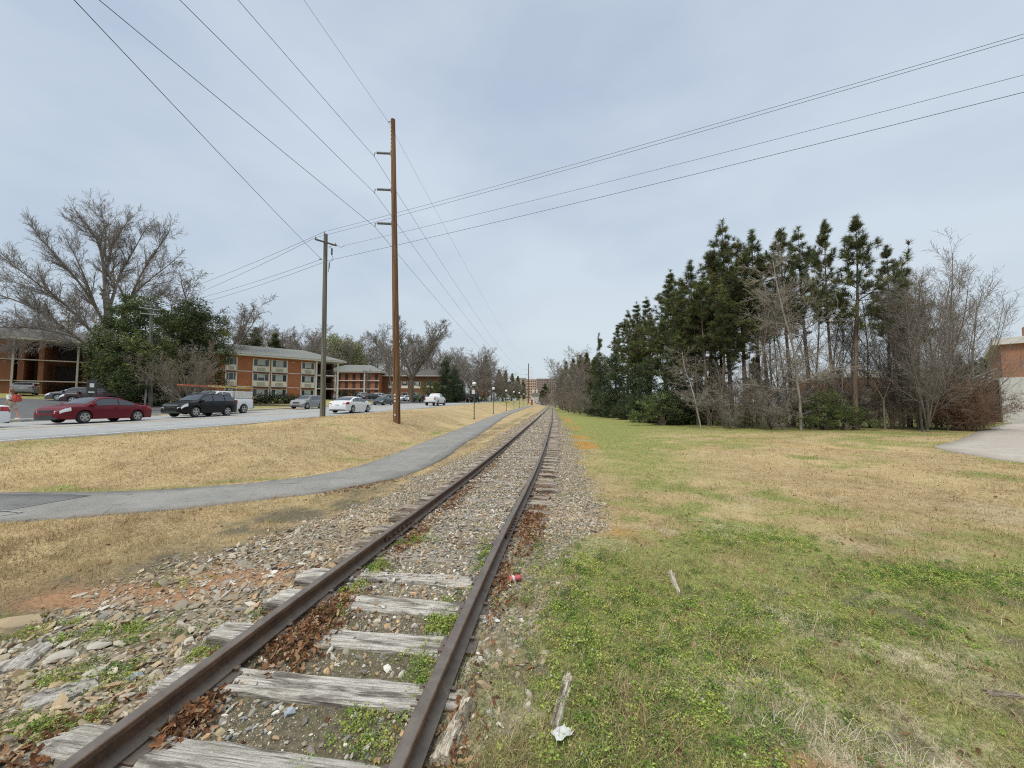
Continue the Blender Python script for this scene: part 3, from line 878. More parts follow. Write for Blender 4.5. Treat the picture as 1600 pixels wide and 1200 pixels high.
stones('pebbles', 420, 1.3, 4.2, .02, .04, (-.62, .62), 'scattered pebbles on the mossy soil between the rails', 1.0, lambda x, y, u: 3.0)

stones('grit', 26000, 1.2, 4.4, .0025, .008, (-.66, .66), 'fine grit and small chips on the mossy soil between the rails', 1.0, lambda x, y, u: 3.0)
stones('grit', 14000, 1.3, 5.0, .003, .009, (.8, 1.5), 'fine grit beside the right rail', 1.0, lambda x, y, u: 1.0 + 1.5 * (u < 1.05))

# fallen leaves: curled lobed blades
def leaf_shape(seed):
    r = np.random.default_rng(seed)
    xs = np.linspace(-.5, .5, 6)
    w = np.array([.04, .17, .11, .24, .13, .02]) * r.uniform(.8, 1.3, 6)
    cz = r.uniform(.15, .7); cx = r.uniform(-.8, .8)
    V = []
    for x, ww in zip(xs, w):
        zc = cx * x * x * .7
        V += [(x, -ww, zc + cz * ww * r.uniform(.6, 1.4)), (x, 0, zc), (x, ww, zc + cz * ww * r.uniform(.6, 1.4))]
    return np.array(V)
leaf_f = []
for i in range(5):
    for j in range(2): leaf_f.append((i*3 + j, i*3 + j + 1, i*3 + j + 4, i*3 + j + 3))
leaf_b = [leaf_shape(s) for s in range(10)]
LEAF_COL = np.array([[.23, .11, .055], [.31, .17, .09], [.18, .085, .05], [.40, .26, .15], [.27, .12, .055], [.13, .07, .045], [.44, .32, .21], [.34, .20, .11]])
def leaves(name, spots, label, size=(.034, .068)):
    Ps = []; Hs = []
    for cx, cy, rx, ry, rot, n, h in spots:
        a = NR.normal(0, .5, n); b = NR.normal(0, .5, n)
        X = cx + a * rx * math.cos(rot) - b * ry * math.sin(rot); Y = cy + a * rx * math.sin(rot) + b * ry * math.cos(rot)
        top = h * np.exp(-(a**2 + b**2) * 1.2)
        Ps.append(np.stack([X, Y, top * NR.random(n) ** .6 + .012], -1))
    P = np.concatenate(Ps); n = len(P)
    u = P[:, 0] - trk(P[:, 1])
    k = (np.abs(np.abs(u) - .735) > .045); P = P[k]; n = len(P)
    P[:, 2] += height(P[:, 0], P[:, 1])
    s = NR.uniform(size[0], size[1], n)
    c = LEAF_COL[NR.integers(0, len(LEAF_COL), n)] * NR.uniform(.7, 1.25, n)[:, None]
    o = stamp(name, leaf_b, leaf_f, P, np.stack([s, s, s], -1), rotmats(n, .75, NR), c, M['veg'])
    return setp(o, label, 'fallen leaves', kind='stuff')
tl = lambda y, off: float(trk(y)) + off
RD = R(84)
leaves('fallen_leaves', [(tl(2.28, -.60), 2.26, .26, .12, RD, 260, .07), (tl(1.72, -.55), 1.70, .14, .16, RD, 230, .06)], 'heap of brown oak leaves inside the left rail at the bottom edge')
leaves('fallen_leaves', [(tl(3.0, -.46), 3.0, .36, .22, RD, 620, .10), (tl(3.4, -.5), 3.4, .4, .17, RD, 330, .07)], 'heap of rust brown oak leaves inside the left rail beyond the bare ties')
leaves('fallen_leaves', [(tl(3.2, -1.02), 3.2, .5, .13, RD, 230, .05), (tl(1.8, -1.15), 1.75, .5, .25, RD, 300, .05), (tl(2.25, -1.3), 2.3, .35, .14, RD, 90, .02), (tl(2.1, -1.8), 2.1, .5, .1, .3, 90, .02)], 'brown leaves drifted along the outside of the left rail')
leaves('fallen_leaves', [(tl(5.6, 1.02), 5.6, 1.3, .2, RD, 800, .06), (tl(6.6, 1.05), 6.7, 1.2, .2, RD, 360, .05), (tl(7.8, 1.0), 7.8, 1.6, .2, RD, 300, .04), (tl(3.9, .92), 3.9, .8, .12, RD, 230, .04), (tl(10, 1.0), 10, 3, .22, RD, 340, .05)], 'reddish brown leaves drifted along the outside of the right rail')
leaves('fallen_leaves', [(tl(2.0, .92), 2.0, .6, .09, RD, 160, .04), (tl(1.6, 1.0), 1.6, .4, .16, RD, 160, .03)], 'brown leaves beside the right rail near the broken plank')
leaves('fallen_leaves', [(tl(5.2, -.5), 5.2, .9, .14, RD, 240, .05), (tl(7.2, -.5), 7.2, 1.5, .16, RD, 330, .05), (tl(10, -.5), 10.2, 3, .18, RD, 300, .05), (tl(8, -3.0), 8.6, 1.2, .14, 1.0, 220, .03)], 'brown leaves gathered inside the left rail farther along')
sy = 1.5 * (14 / 1.5) ** NR.random(900); sx = NR.uniform(-1.2, 1.3, 900) * sy
leaves('fallen_leaves', [(a, b, .01, .01, 0, 1, 0.0) for a, b in zip(sx, sy)], 'single brown leaves strewn over gravel and lawn')

# grass blades
def blades(name, n, region, wfun, length, lean, width, colf, label, nmin=1.0):
    y0, y1, pw, x0f, x1f = region
    y = y0 * (y1 / y0) ** (NR.random(n) ** pw)
    x = x0f(y) + (x1f(y) - x0f(y)) * NR.random(n)
    w = wfun(x, y)
    k = NR.random(n) < w; x, y = x[k], y[k]; n = len(x)
    L = NR.uniform(length[0], length[1], n) * (.55 + .95 * fbm(x * 3.1, y * 3.1, 70, 2)) * (1 + .5 * (NR.random(n) < .06))
    a = NR.uniform(0, 2*np.pi, n) ; th = np.clip(NR.normal(lean[0], lean[1], n), .05, 1.5)
    D = np.stack([np.cos(a) * np.sin(th), np.sin(a) * np.sin(th), np.cos(th)], -1)
    S = np.stack([-np.sin(a + NR.normal(0, .6, n)), np.cos(a), np.zeros(n)], -1)
    W = width * (.50 + .105 * y) * NR.uniform(.6, 1.4, n)
    P = np.stack([x, y, height(x, y) - .006], -1)
    bend = np.stack([np.cos(a), np.sin(a), np.full(n, -.6)], -1) * (L * NR.uniform(.05, .3, n))[:, None]
    mid = P + D * (L * .55)[:, None]; tip = P + D * L[:, None] + bend
    V = np.stack([P - S * W[:, None], P + S * W[:, None], mid + S * (W * .7)[:, None], mid - S * (W * .7)[:, None], tip], 1)
    q = np.arange(n)[:, None] * 5
    c = colf(x, y, n)
    o = np_mesh(name, V.reshape(-1, 3), [q + np.array([0, 1, 2, 3]), q + np.array([3, 2, 4])], M['veg'], cols=np.repeat(c, 5, 0))
    return setp(o, label, 'grass', kind='stuff')
def dry_col(x, y, n):
    P = np.array([[.60, .455, .26], [.51, .37, .19], [.68, .56, .36], [.41, .27, .14], [.55, .415, .225], [.36, .31, .14]])
    t = fbm(x * .45, y * .45, 91)[:, None]
    c = P[NR.integers(0, 6, n)] * NR.uniform(.7, 1.15, n)[:, None]
    c = c * (.50 + .95 * t)
    br = sst(fbm(x * .8, y * .8, 95), .52, .66)[:, None]
    c = c * (1 - .68 * br) + .68 * br * np.array([.30, .205, .12]) * NR.uniform(.7, 1.2, n)[:, None]
    g = zones(x, y)
    ow = np.clip(g[3] * 1.2, 0, 1)[:, None]; sw = g[4][:, None]
    c = c * (1 - ow) + ow * np.array([.46, .26, .07]) * NR.uniform(.7, 1.2, n)[:, None]
    return c * (1 - sw) + sw * np.array([.70, .63, .48]) * NR.uniform(.7, 1.1, n)[:, None]
def green_col(x, y, n):
    P = np.array([[.15, .21, .055], [.24, .29, .08], [.34, .35, .12], [.11, .17, .05], [.23, .26, .09], [.40, .38, .16], [.31, .32, .11], [.50, .42, .23], [.46, .36, .19]])
    return P[NR.integers(0, len(P), n)] * NR.uniform(.7, 1.25, n)[:, None]
def w_dry(x, y):
    g = zones(x, y)
    d, _ = path_dist(x, y); v = roadv(x, y)
    return (1 - g[0]) * (1 - .42 * g[1]) * (1 - .85 * g[2]) * (1 - g[5]) * (np.abs(d) > PATHW - .13 + .14 * NR.random(len(x)) ** .5) * ((v > ROAD_NEAR + .1) | (v < ROAD_FAR - 2.2)) * ok_drive(x, y)
def w_green(x, y):
    g = zones(x, y)
    d, _ = path_dist(x, y); v = roadv(x, y)
    return g[1] * (1 - .75 * g[2]) * (np.abs(d) > PATHW) * ((v > ROAD_NEAR + .05) | (v < ROAD_FAR - 2.2)) * ok_drive(x, y) * (np.abs(np.abs(x - trk(y)) - .735) > .07)
def inpoly(x, y, poly):
    r = np.zeros(len(x), bool); n = len(poly)
    for i in range(n):
        (x1, y1), (x2, y2) = poly[i], poly[(i + 1) % n]
        c = ((y1 > y) != (y2 > y)) & (x < (x2 - x1) * (y - y1) / (y2 - y1 + 1e-12) + x1)
        r ^= c
    return r
DRVI = [(38 + (a - 38) * .985, 19 + (b - 19) * .985) for a, b in drv]
def ok_drive(x, y): return ~inpoly(x, y, DRVI)
lf, rt = (lambda y: -1.40 * y - .3), (lambda y: 1.40 * y + .3)
ctr = lambda y: trk(y) + .7
ctl = lambda y: trk(y) - 1.3
blades('dry_grass', 330000, (1.35, 34, 1.0, ctr, rt), w_dry, (.03, .085), (1.12, .3), .0021, dry_col, 'matted tan winter grass of the lawn right of the track')
blades('dry_grass', 260000, (2.4, 34, .85, lf, ctl), w_dry, (.04, .11), (1.0, .35), .0022, dry_col, 'matted tan winter grass on the bank left of the track')
blades('green_grass', 120000, (1.3, 34, 1.15, ctr, rt), w_green, (.025, .075), (.8, .35), .0022, green_col, 'green grass growing through the dry lawn')
blades('green_grass', 60000, (1.6, 34, 1.0, lf, lambda y: trk(y) + .7), w_green, (.025, .07), (.8, .35), .0022, green_col, 'green grass tufts on the bank and among the gravel')

def tuft(f, seed):
    return lambda x, y: f(x, y) * sst(fbm(x * 3.7, y * 3.7, seed, 3), .56, .66)
blades('dry_tufts', 90000, (1.4, 26, 1.0, ctr, rt), tuft(w_dry, 201), (.06, .15), (.75, .35), .0022, dry_col, 'longer tan tufts standing in the lawn right of the track')
blades('dry_tufts', 80000, (2.4, 26, .9, lf, ctl), tuft(w_dry, 202), (.06, .15), (.75, .35), .0022, dry_col, 'longer tan tufts standing on the left bank')
blades('green_tufts', 70000, (1.4, 20, 1.1, ctr, rt), tuft(w_green, 203), (.05, .12), (.6, .3), .0024, green_col, 'longer green tufts standing in the lawn')

# small leafy weeds with tiny pale flowers, right of the rail
def weeds(name, n, cen, label, leaf=(.009, .02), hgt=.055, flower=0.0):
    cs = []
    for cx, cy, rx, ry, k in cen:
        cs.append(np.stack([NR.normal(cx, rx * .5, k), NR.normal(cy, ry * .5, k)], -1))
    Cn = np.concatenate(cs)
    u = Cn[:, 0] - trk(Cn[:, 1])
    Cn = Cn[(np.abs(u - .735) > .09) & (np.abs(u + .735) > .09)]
    g = zones(Cn[:, 0], Cn[:, 1]); Cn = Cn[NR.random(len(Cn)) < (1 - .8 * g[2]) * (1 - .6 * g[0] * (Cn[:, 0] > trk(Cn[:, 1]) + .8))]
    m = len(Cn); per = n
    C = np.repeat(Cn, per, 0); N = m * per
    sz = np.repeat(NR.uniform(.5, 1.25, m), per)
    off = NR.normal(0, .038, (N, 2)) * sz[:, None]
    r = np.hypot(off[:, 0], off[:, 1])
    z = hgt * sz * NR.random(N) * np.exp(-(r / .06) ** 2)
    x, y = C[:, 0] + off[:, 0], C[:, 1] + off[:, 1]
    P = np.stack([x, y, height(x, y) + z + .004], -1)
    P[:, 2] += np.repeat((NR.random(m) < .12) * NR.uniform(.01, .05, m), per) * NR.random(N)
    B = np.array([[0, 0, 0], [.5, -.33, .1], [1, 0, .05], [.5, .33, .1]])
    s = NR.uniform(leaf[0], leaf[1], N) * np.repeat(NR.uniform(.7, 1.3, m), per)
    pal = np.array([[.16, .26, .05], [.27, .38, .075], [.36, .45, .10], [.12, .20, .05], [.41, .43, .13], [.21, .27, .10], [.42, .45, .12]])
    base = pal[NR.integers(0, len(pal), m)]
    c = np.repeat(base, per, 0) * NR.uniform(.65, 1.3, N)[:, None]
    if flower:
        f = NR.random(N) < flower
        c[f] = np.array([.60, .54, .72]) * NR.uniform(.85, 1.1, f.sum())[:, None]; P[f, 2] += .012; s[f] *= .8
        f2 = NR.random(N) < flower * 2.2
        c[f2] = np.array([.46, .42, .12])
    o = stamp(name, [B], [(0, 1, 2, 3)], P, np.stack([s, s, s], -1), rotmats(N, .7, NR), c, M['veg'])
    return setp(o, label, 'weeds', kind='stuff')
weeds('weeds', 50, [(.95, 2.6, 1.0, 1.2, 520), (.75, 4.0, .7, .8, 200), (1.7, 3.4, .9, .8, 200), (.45, 3.2, .3, .9, 130), (.5, 2.0, .4, .4, 100), (1.3, 2.0, .5, .4, 60)], 'low green chickweed with tiny pale violet flowers right of the rail', flower=.006)
weeds('weeds', 45, [(4.3, 4.1, 1.1, .5, 330), (3.1, 5.3, .9, .5, 200), (5.7, 3.9, 1.0, .4, 180), (2.9, 3.3, .9, .5, 150)], 'green clover patches in the lawn')
weeds('weeds', 40, [(-2.95, 2.75, .4, .16, 60), (-2.15, 3.0, .3, .15, 50), (-1.95, 3.45, .3, .14, 50), (-3.2, 3.3, .6, .2, 60), (-4.2, 3.35, .7, .22, 90), (-3.5, 4.2, .5, .2, 40), (-2.6, 2.3, .4, .12, 50), (-1.5, 4.3, .2, .2, 30)], 'small green weeds in the gravel left of the track')
weeds('weeds', 40, [(tl(3.4, -.5), 3.45, .14, .5, 60), (tl(4.3, -.58), 4.3, .08, .5, 60), (tl(2.6, .55), 2.6, .1, .7, 60), (tl(3.3, .5), 3.3, .14, .4, 70), (tl(5.1, -.4), 5.1, .3, .2, 40), (tl(4.6, .58), 4.6, .1, .8, 50), (tl(2.2, .4), 2.2, .2, .3, 40)], 'green weeds growing along the inner sides of the rails')

# ------------------------------------------------------------------ trees
def segs_mesh(S, n):
    """S array of rows (p0,p1,r0,r1) -> open frustums"""
    S = np.asarray(S, float)
    p0, p1, r0, r1 = S[:, 0:3], S[:, 3:6], S[:, 6], S[:, 7]
    t = p1 - p0; t /= np.maximum(np.linalg.norm(t, axis=1), 1e-9)[:, None]
    ref = np.where((np.abs(t[:, 2]) < .9)[:, None], np.array([0, 0, 1.0]), np.array([1.0, 0, 0]))
    a = np.cross(t, ref); a /= np.linalg.norm(a, axis=1)[:, None]; b = np.cross(t, a)
    V = []
    for k in range(n):
        w = 2 * np.pi * k / n
        d = a * math.cos(w) + b * math.sin(w)
        V += [p0 + d * r0[:, None], p1 + d * r1[:, None]]
    V = np.stack(V, 1)             # m, 2n, 3
    m = len(S); base = (np.arange(m) * 2 * n)[:, None]
    Fs = np.concatenate([base + np.array([2*k, 2*((k+1) % n), 2*((k+1) % n) + 1, 2*k + 1]) for k in range(n)])
    return V.reshape(-1, 3), Fs
def rand_perp(d, rg):
    v = Vector((rg.gauss(0, 1), rg.gauss(0, 1), rg.gauss(0, 1)))
    v = v - d * v.dot(d)
    return v.normalized() if v.length > 1e-6 else d.orthogonal().normalized()
def grow(out, p, d, L, r, lev, P, rg):
    """recursive branch: out gets (level, p0, p1, r0, r1)"""
    ns = P['seg'][lev]
    step = L / ns
    last = lev >= P['lev'] - 1
    rtip = r * P['taper'][lev]
    az = rg.uniform(0, 6.28)
    for i in range(ns):
        t0, t1 = i / ns, (i + 1) / ns
        d = (d + rand_perp(d, rg) * P['wander'][lev] + Vector((0, 0, P['up'][lev]))).normalized()
        q = p + d * step
        ra, rb = r + (rtip - r) * t0, r + (rtip - r) * t1
        out.append((lev, *p, *q, max(ra, P['rmin']), max(rb, P['rmin'])))
        if not last and t1 > P['start'][lev]:
            k = P['kids'][lev]; k = int(k) + (rg.random() < k - int(k))
            for _ in range(k):
                az += 2.4 + rg.uniform(-.5, .5)
                e1 = d.orthogonal().normalized(); e2 = d.cross(e1)
                side = e1 * math.cos(az) + e2 * math.sin(az)
                an = R(rg.uniform(*P['ang'][lev]))
                nd = (d * math.cos(an) + side * math.sin(an)).normalized()
                f = rg.uniform(0, 1)
                pp = p + (q - p) * f
                ln = L * P['ratio'][lev] * rg.uniform(.6, 1.15) * (1 - P['shape'][lev] * t0)
                grow(out, pp, nd, ln, max(rb * P['rr'][lev], P['rmin']), lev + 1, P, rg)
        p = q
    return out
def tree_from(name, segs, split, mt, mc, root=None, smooth=True, nt=7, nc=3, mid=None):
    """trunk (levels < split) and crown meshes under a root empty"""
    root = root or empty(name, (0, 0, 0))
    A = np.array([s[1:] for s in segs if s[0] < split]); B = np.array([s[1:] for s in segs if s[0] >= split])
    V, Fq = segs_mesh(A, nt); np_mesh('trunk', V, [Fq], mt, root, smooth=True)
    if len(B):
        V, Fq = segs_mesh(B, nc); np_mesh('crown', V, [Fq], mc, root, smooth=False)
    return root
def bark(name, c1, c2, sc=6):
    t = NT(name); o = t.tc()
    n = t.noise(t.mapping(o, (1, 1, .25)), sc, 5, .65)
    c = t.mix(t.ramp(n, (.35, 0.0), (.65, 1.0)), c1, c2)
    t.base(c).set(Roughness=.95, Specular_IOR_Level=.1)
    return t.bump(n, .6, .03).m
M['bark_grey'] = bark('grey_bark', (.15, .125, .10), (.25, .215, .18))
M['bark_dark'] = bark('dark_bark', (.075, .062, .05), (.15, .125, .10))
M['bark_pine'] = bark('pine_bark', (.095, .07, .055), (.20, .15, .115))
M['bark_pale'] = bark('pale_bark', (.24, .215, .19), (.36, .33, .29))
M['twig'] = bark('twigs', (.17, .148, .128), (.25, .22, .192), 2)
M['twig_pale'] = bark('pale_twigs', (.22, .19, .165), (.31, .275, .235), 2)
M['twig_brown'] = bark('brown_twigs', (.175, .142, .112), (.25, .205, .163), 2)
M['twig_rust'] = bark('rusty_twigs', (.165, .105, .072), (.25, .16, .11), 2)
M['twig_far'] = bark('far_twigs', (.195, .17, .15), (.27, .24, .21), 2)
M['leaf'] = vcol('evergreen_leaves', .55, .4, .12)
M['needle'] = vcol('needles', .7, .25, .12)

BARE = dict(lev=5, seg=[7, 6, 5, 4, 3], taper=[.35, .3, .3, .35, .5], wander=[.10, .16, .2, .25, .3], up=[.03, .06, .05, .04, .03], start=[.25, .2, .15, .1, 0],
            kids=[2.0, 1.5, 1.4, 1.3, 0], ang=[(30, 55), (28, 55), (30, 60), (30, 65), (0, 0)], ratio=[.55, .52, .5, .5, 0], shape=[.45, .4, .35, .3, 0], rr=[.5, .55, .55, .6, 0], rmin=.006)
def bare(name, seed, H, r, over={}, mt='bark_grey', mc='twig', split=2, lean=(0, 0), nt=6, forks=0):
    P = dict(BARE); P.update(over); rg = random.Random(seed); out = []
    d = Vector((lean[0], lean[1], 1)).normalized()
    if forks:
        h0 = H * P.get('fork', .22)
        q = d * h0
        out.append((0, 0, 0, -.3, *q, r * 1.25, r))
        for k in range(forks):
            a = k * 6.28 / forks + rg.uniform(-.4, .4)
            an = R(rg.uniform(*P.get('forkang', (12, 38))))
            nd = Vector((math.cos(a) * math.sin(an), math.sin(a) * math.sin(an), math.cos(an)))
            grow(out, q.copy(), nd, (H - h0) * rg.uniform(.85, 1.1), r * .62, 0, P, rg)
    else:
        grow(out, Vector((0, 0, -.2)), d, H, r, 0, P, rg)
    return tree_from(name, out, split, M[mt], M[mc], nt=nt)

def needles_tufts(C, D, per, L, w, rg, pal):
    """C tuft centres (n,3), D tuft directions; each tuft a brush of thin needles (triangles)"""
    n = len(C); N = n * per
    C2 = np.repeat(C, per, 0); D2 = np.repeat(D, per, 0)
    rd = rg.normal(size=(N, 3)); rd /= np.linalg.norm(rd, axis=1)[:, None]
    dirs = D2 * .75 + rd * .85; dirs /= np.linalg.norm(dirs, axis=1)[:, None]
    b = C2 + D2 * (rg.uniform(-.6, .4, N) * L)[:, None] * .8
    ln = L * rg.uniform(.6, 1.15, N)
    sd = np.cross(dirs, rg.normal(size=(N, 3))); sd /= np.maximum(np.linalg.norm(sd, axis=1), 1e-6)[:, None]
    tip = b + dirs * ln[:, None]
    V = np.stack([b - sd * w * .5, b + sd * w * .5, tip + sd * w * .25, tip - sd * w * .25], 1)
    c = np.repeat(pal[rg.integers(0, len(pal), n)] * rg.uniform(.65, 1.3, n)[:, None], per, 0) * rg.uniform(.75, 1.25, N)[:, None]
    Fq = np.arange(N * 4).reshape(N, 4)
    return V.reshape(-1, 3), Fq, np.repeat(c, 4, 0)
PINE_PAL = np.array([[.10, .128, .048], [.135, .16, .050], [.082, .108, .052], [.17, .18, .056], [.11, .12, .06], [.14, .12, .07]])
def pine(name, seed, H=16.0, crown0=.45, width=.16, dens=1.0, lowlimbs=0, per=48, L=.28, w=.020, pal=PINE_PAL, r0=.16, top_open=.3):
    rg = random.Random(seed); nr = np.random.default_rng(seed)
    root = empty(name, (0, 0, 0)); segs = []
    # trunk
    p = Vector((0, 0, -.3)); n = 14; lx, ly = rg.uniform(-.02, .02), rg.uniform(-.02, .02)
    pts = []
    for i in range(n + 1):
        t = i / n
        pts.append(Vector((lx * H * t + .08 * math.sin(t * 5 + seed), ly * H * t + .08 * math.cos(t * 4 + seed), -.3 + t * (H + .3))))
    for i in range(n):
        segs.append((0, *pts[i], *pts[i+1], r0 * (1 - .93 * i / n), r0 * (1 - .93 * (i + 1) / n)))
    def trunk_at(t):
        k = min(n - 1, int(t * n)); return pts[k].lerp(pts[k+1], t * n - k)
    C, D = [], []
    nw = int((1 - crown0) * H / .42)
    az0 = rg.uniform(0, 6.28)
    for i in range(nw):
        if rg.random() < .13: continue
        t = crown0 + (1 - crown0) * (i + rg.random()) / nw
        s = (t - crown0) / (1 - crown0)
        env = min(1.0, .40 + s / .25) * (1 - s) ** .82 * (1 + .12 * math.sin(s * 19 + seed))
        env = max(.045, min(1, env))
        for b in range(rg.randint(3, 5) if rg.random() < dens else 1):
            a = rg.uniform(0, 6.283)
            ln = width * H * env * rg.uniform(.4, 1.3) * (.82 + .42 * math.sin(a * 2 + az0 + s * 9) * math.sin(a + s * 5))
            el = R(rg.uniform(-8, 28) + 42 * s * s)
            d = Vector((math.cos(a) * math.cos(el), math.sin(a) * math.cos(el), math.sin(el)))
            q = trunk_at(t); ns = 4; rb = .012 + .018 * ln / 2
            for k in range(ns):
                d = (d + Vector((0, 0, .13)) + rand_perp(d, rg) * .16).normalized()
                q2 = q + d * ln / ns
                segs.append((1, *q, *q2, rb * (1 - k / ns * .8), rb * (1 - (k + 1) / ns * .8)))
                if k >= 1:
                    for _ in range(2 if ln > .8 else 1):
                        sd = (d + rand_perp(d, rg) * rg.uniform(.5, 1.1) + Vector((0, 0, .25))).normalized()
                        sl = ln * rg.uniform(.12, .34) + .1
                        e = q.lerp(q2, rg.random()) ; f = e + sd * sl
                        segs.append((1, *e, *f, .009, .006))
                        C.append(f); D.append(sd)
                        if sl > .5: C.append(e.lerp(f, .5)); D.append(sd)
                q = q2
            C.append(q); D.append((d + Vector((0, 0, .8))).normalized())
            if rg.random() < .5:
                f = q + Vector((rg.uniform(-.05, .05), rg.uniform(-.05, .05), rg.uniform(.25, .6))); segs.append((1, *q, *f, .008, .005)); C.append(f); D.append(Vector((0, 0, 1)))
    for i in range(2): C.append(pts[-1] - Vector((0, 0, .22 * i - .15))); D.append(Vector((0, 0, 1)))
    for i in range(lowlimbs):      # dead bare limbs under the crown
        t = rg.uniform(.18, crown0); a = rg.uniform(0, 6.28)
        q = trunk_at(t); d = Vector((math.cos(a), math.sin(a), rg.uniform(-.2, .3))).normalized(); ln = rg.uniform(.4, 1.8)
        for k in range(3):
            q2 = q + d * ln / 3; segs.append((1, *q, *q2, .014 - .003 * k, .011 - .003 * k)); d = (d + rand_perp(d, rg) * .3).normalized(); q = q2
    V1, F1 = segs_mesh([s[1:] for s in segs if s[0] == 0], 8)
    np_mesh('trunk', V1, [F1], M['bark_pine'], root, smooth=True)
    V2, F2 = segs_mesh([s[1:] for s in segs if s[0] == 1], 4)
    V3, F3, c3 = needles_tufts(np.array([c[:] for c in C]), np.array([c[:] for c in D]), per, L, w, nr, pal)
    cols = np.concatenate([np.tile(np.array([.10, .08, .06]), (len(V2), 1)), c3])
    np_mesh('crown', np.concatenate([V2, V3]), [F2, F3 + len(V2)], M['needle'], root, cols=cols)
    return root

def leafy(name, seed, lumps, n, size, pal, H, trunk_r=.15, stems=1, mt='bark_dark', up=.3, aspect=.45, shell=.55):
    """broadleaf evergreen: leaves spread through lumps (x,y,z,rx,ry,rz) with gaps between clumps"""
    nr = np.random.default_rng(seed); rg = random.Random(seed)
    root = empty(name, (0, 0, 0)); mb = MB()
    for k in range(stems):
        b = Vector((rg.uniform(-.25, .25) * (stems > 1), rg.uniform(-.25, .25) * (stems > 1), -.2))
        for (x, y, z, rx, ry, rz) in lumps[:: max(1, len(lumps) // 8)]:
            c = Vector((x, y, z)); m = Vector((b.x * .8 + x * .15, b.y * .8 + y * .15, z * .45))
            mb.tube([b, m, c], [trunk_r, trunk_r * .65, trunk_r * .2], 6)
    mb.build('trunk', M[mt], root, smooth=True)
    LP = np.array(lumps); vol = (LP[:, 3] * LP[:, 4] * LP[:, 5]) ** (2 / 3.)
    ncl = max(12, int(n / 55))
    pk = nr.choice(len(LP), ncl, p=vol / vol.sum())
    d = nr.normal(size=(ncl, 3)); d /= np.linalg.norm(d, axis=1)[:, None]
    rad = nr.uniform(shell, 1.05, ncl)
    cc = LP[pk, :3] + d * rad[:, None] * LP[pk, 3:]
    cr = nr.uniform(.5, 1.0, ncl) * size * 3.6
    per = n // ncl; N = ncl * per
    e = nr.normal(size=(N, 3)); e /= np.linalg.norm(e, axis=1)[:, None]
    P = np.repeat(cc, per, 0) + e * (np.repeat(cr, per) * nr.uniform(.2, 1, N) ** .6)[:, None] * np.array([1, 1, .75])
    P[:, 2] = np.maximum(P[:, 2], .03)
    B = np.array([[-.5, 0, 0], [0, -aspect / 2, .08], [.5, 0, 0], [0, aspect / 2, .08]])
    s = size * nr.uniform(.6, 1.3, N)
    col = np.repeat(pal[nr.integers(0, len(pal), ncl)] * nr.uniform(.7, 1.3, ncl)[:, None], per, 0) * nr.uniform(.7, 1.3, N)[:, None]
    V = np.einsum('nij,kj->nki', rotmats(N, .8, nr), B) * s[:, None, None] + P[:, None, :]
    np_mesh('crown', V.reshape(-1, 3), [np.arange(N * 4).reshape(N, 4)], M['leaf'], root, cols=np.repeat(col, 4, 0))
    return root
def twig_flecks(root, seed, n, lumps, size, pal, name='leaves'):
    """sparse leaves or buds hung in a bare crown"""
    nr = np.random.default_rng(seed); LP = np.array(lumps)
    pk = nr.integers(0, len(LP), n); d = nr.normal(size=(n, 3)); d /= np.linalg.norm(d, axis=1)[:, None]
    P = LP[pk, :3] + d * (nr.random(n) ** .45)[:, None] * LP[pk, 3:]
    B = np.array([[-.5, 0, 0], [0, -.3, .1], [.5, 0, 0], [0, .3, .1]])
    V = np.einsum('nij,kj->nki', rotmats(n, 1.0, nr), B) * (size * nr.uniform(.6, 1.3, n))[:, None, None] + P[:, None, :]
    c = pal[nr.integers(0, len(pal), n)] * nr.uniform(.7, 1.3, n)[:, None]
    np_mesh(name, V.reshape(-1, 3), [np.arange(n * 4).reshape(n, 4)], M['leaf'], root, cols=np.repeat(c, 4, 0))

USED = set()
def plant(proto, loc, label, cat='tree', group=None, rz=0.0, scale=1.0):
    """first use moves the prototype itself, later uses copy it with its parts"""
    if proto.name in USED: o = copy_tree(proto)
    else: o = proto; USED.add(proto.name)
    o.location = loc; o.rotation_euler = (0, 0, rz)
    o.scale = scale if hasattr(scale, '__len__') else (scale,) * 3
    for k in ('group',):
        if k in o: del o[k]
    return setp(o, label, cat, group)
def base_xy(px, Y):
    x = (px - 800) / FPX * Y
    return x, Y, gz(x, Y)
def top_h(py, Y, z):
    return at(800, py, Y).z - z

# ------------------------------------------------------------------ planting
HTS = {}
def tree_h(root):
    if root.name not in HTS:
        m = 0
        for ch in root.children:
            co = np.empty(len(ch.data.vertices) * 3, dtype=np.float32); ch.data.vertices.foreach_get('co', co)
            m = max(m, float(np.percentile(co[2::3], 99.7)))
        HTS[root.name] = m
    return HTS[root.name]
def put(proto, px, pytop, Y, label, cat='tree', group=None, rz=None, wide=1.0, rg=random.Random(5)):
    """proto at pixel column px and depth Y, scaled so that its top reaches pixel row pytop"""
    x, y, z = base_xy(px, Y)
    h = top_h(pytop, Y, z)
    s = h / tree_h(proto)
    return plant(proto, (x, y, z), label, cat, group, rg.uniform(0, 6.28) if rz is None else rz, (s * wide, s * wide, s))

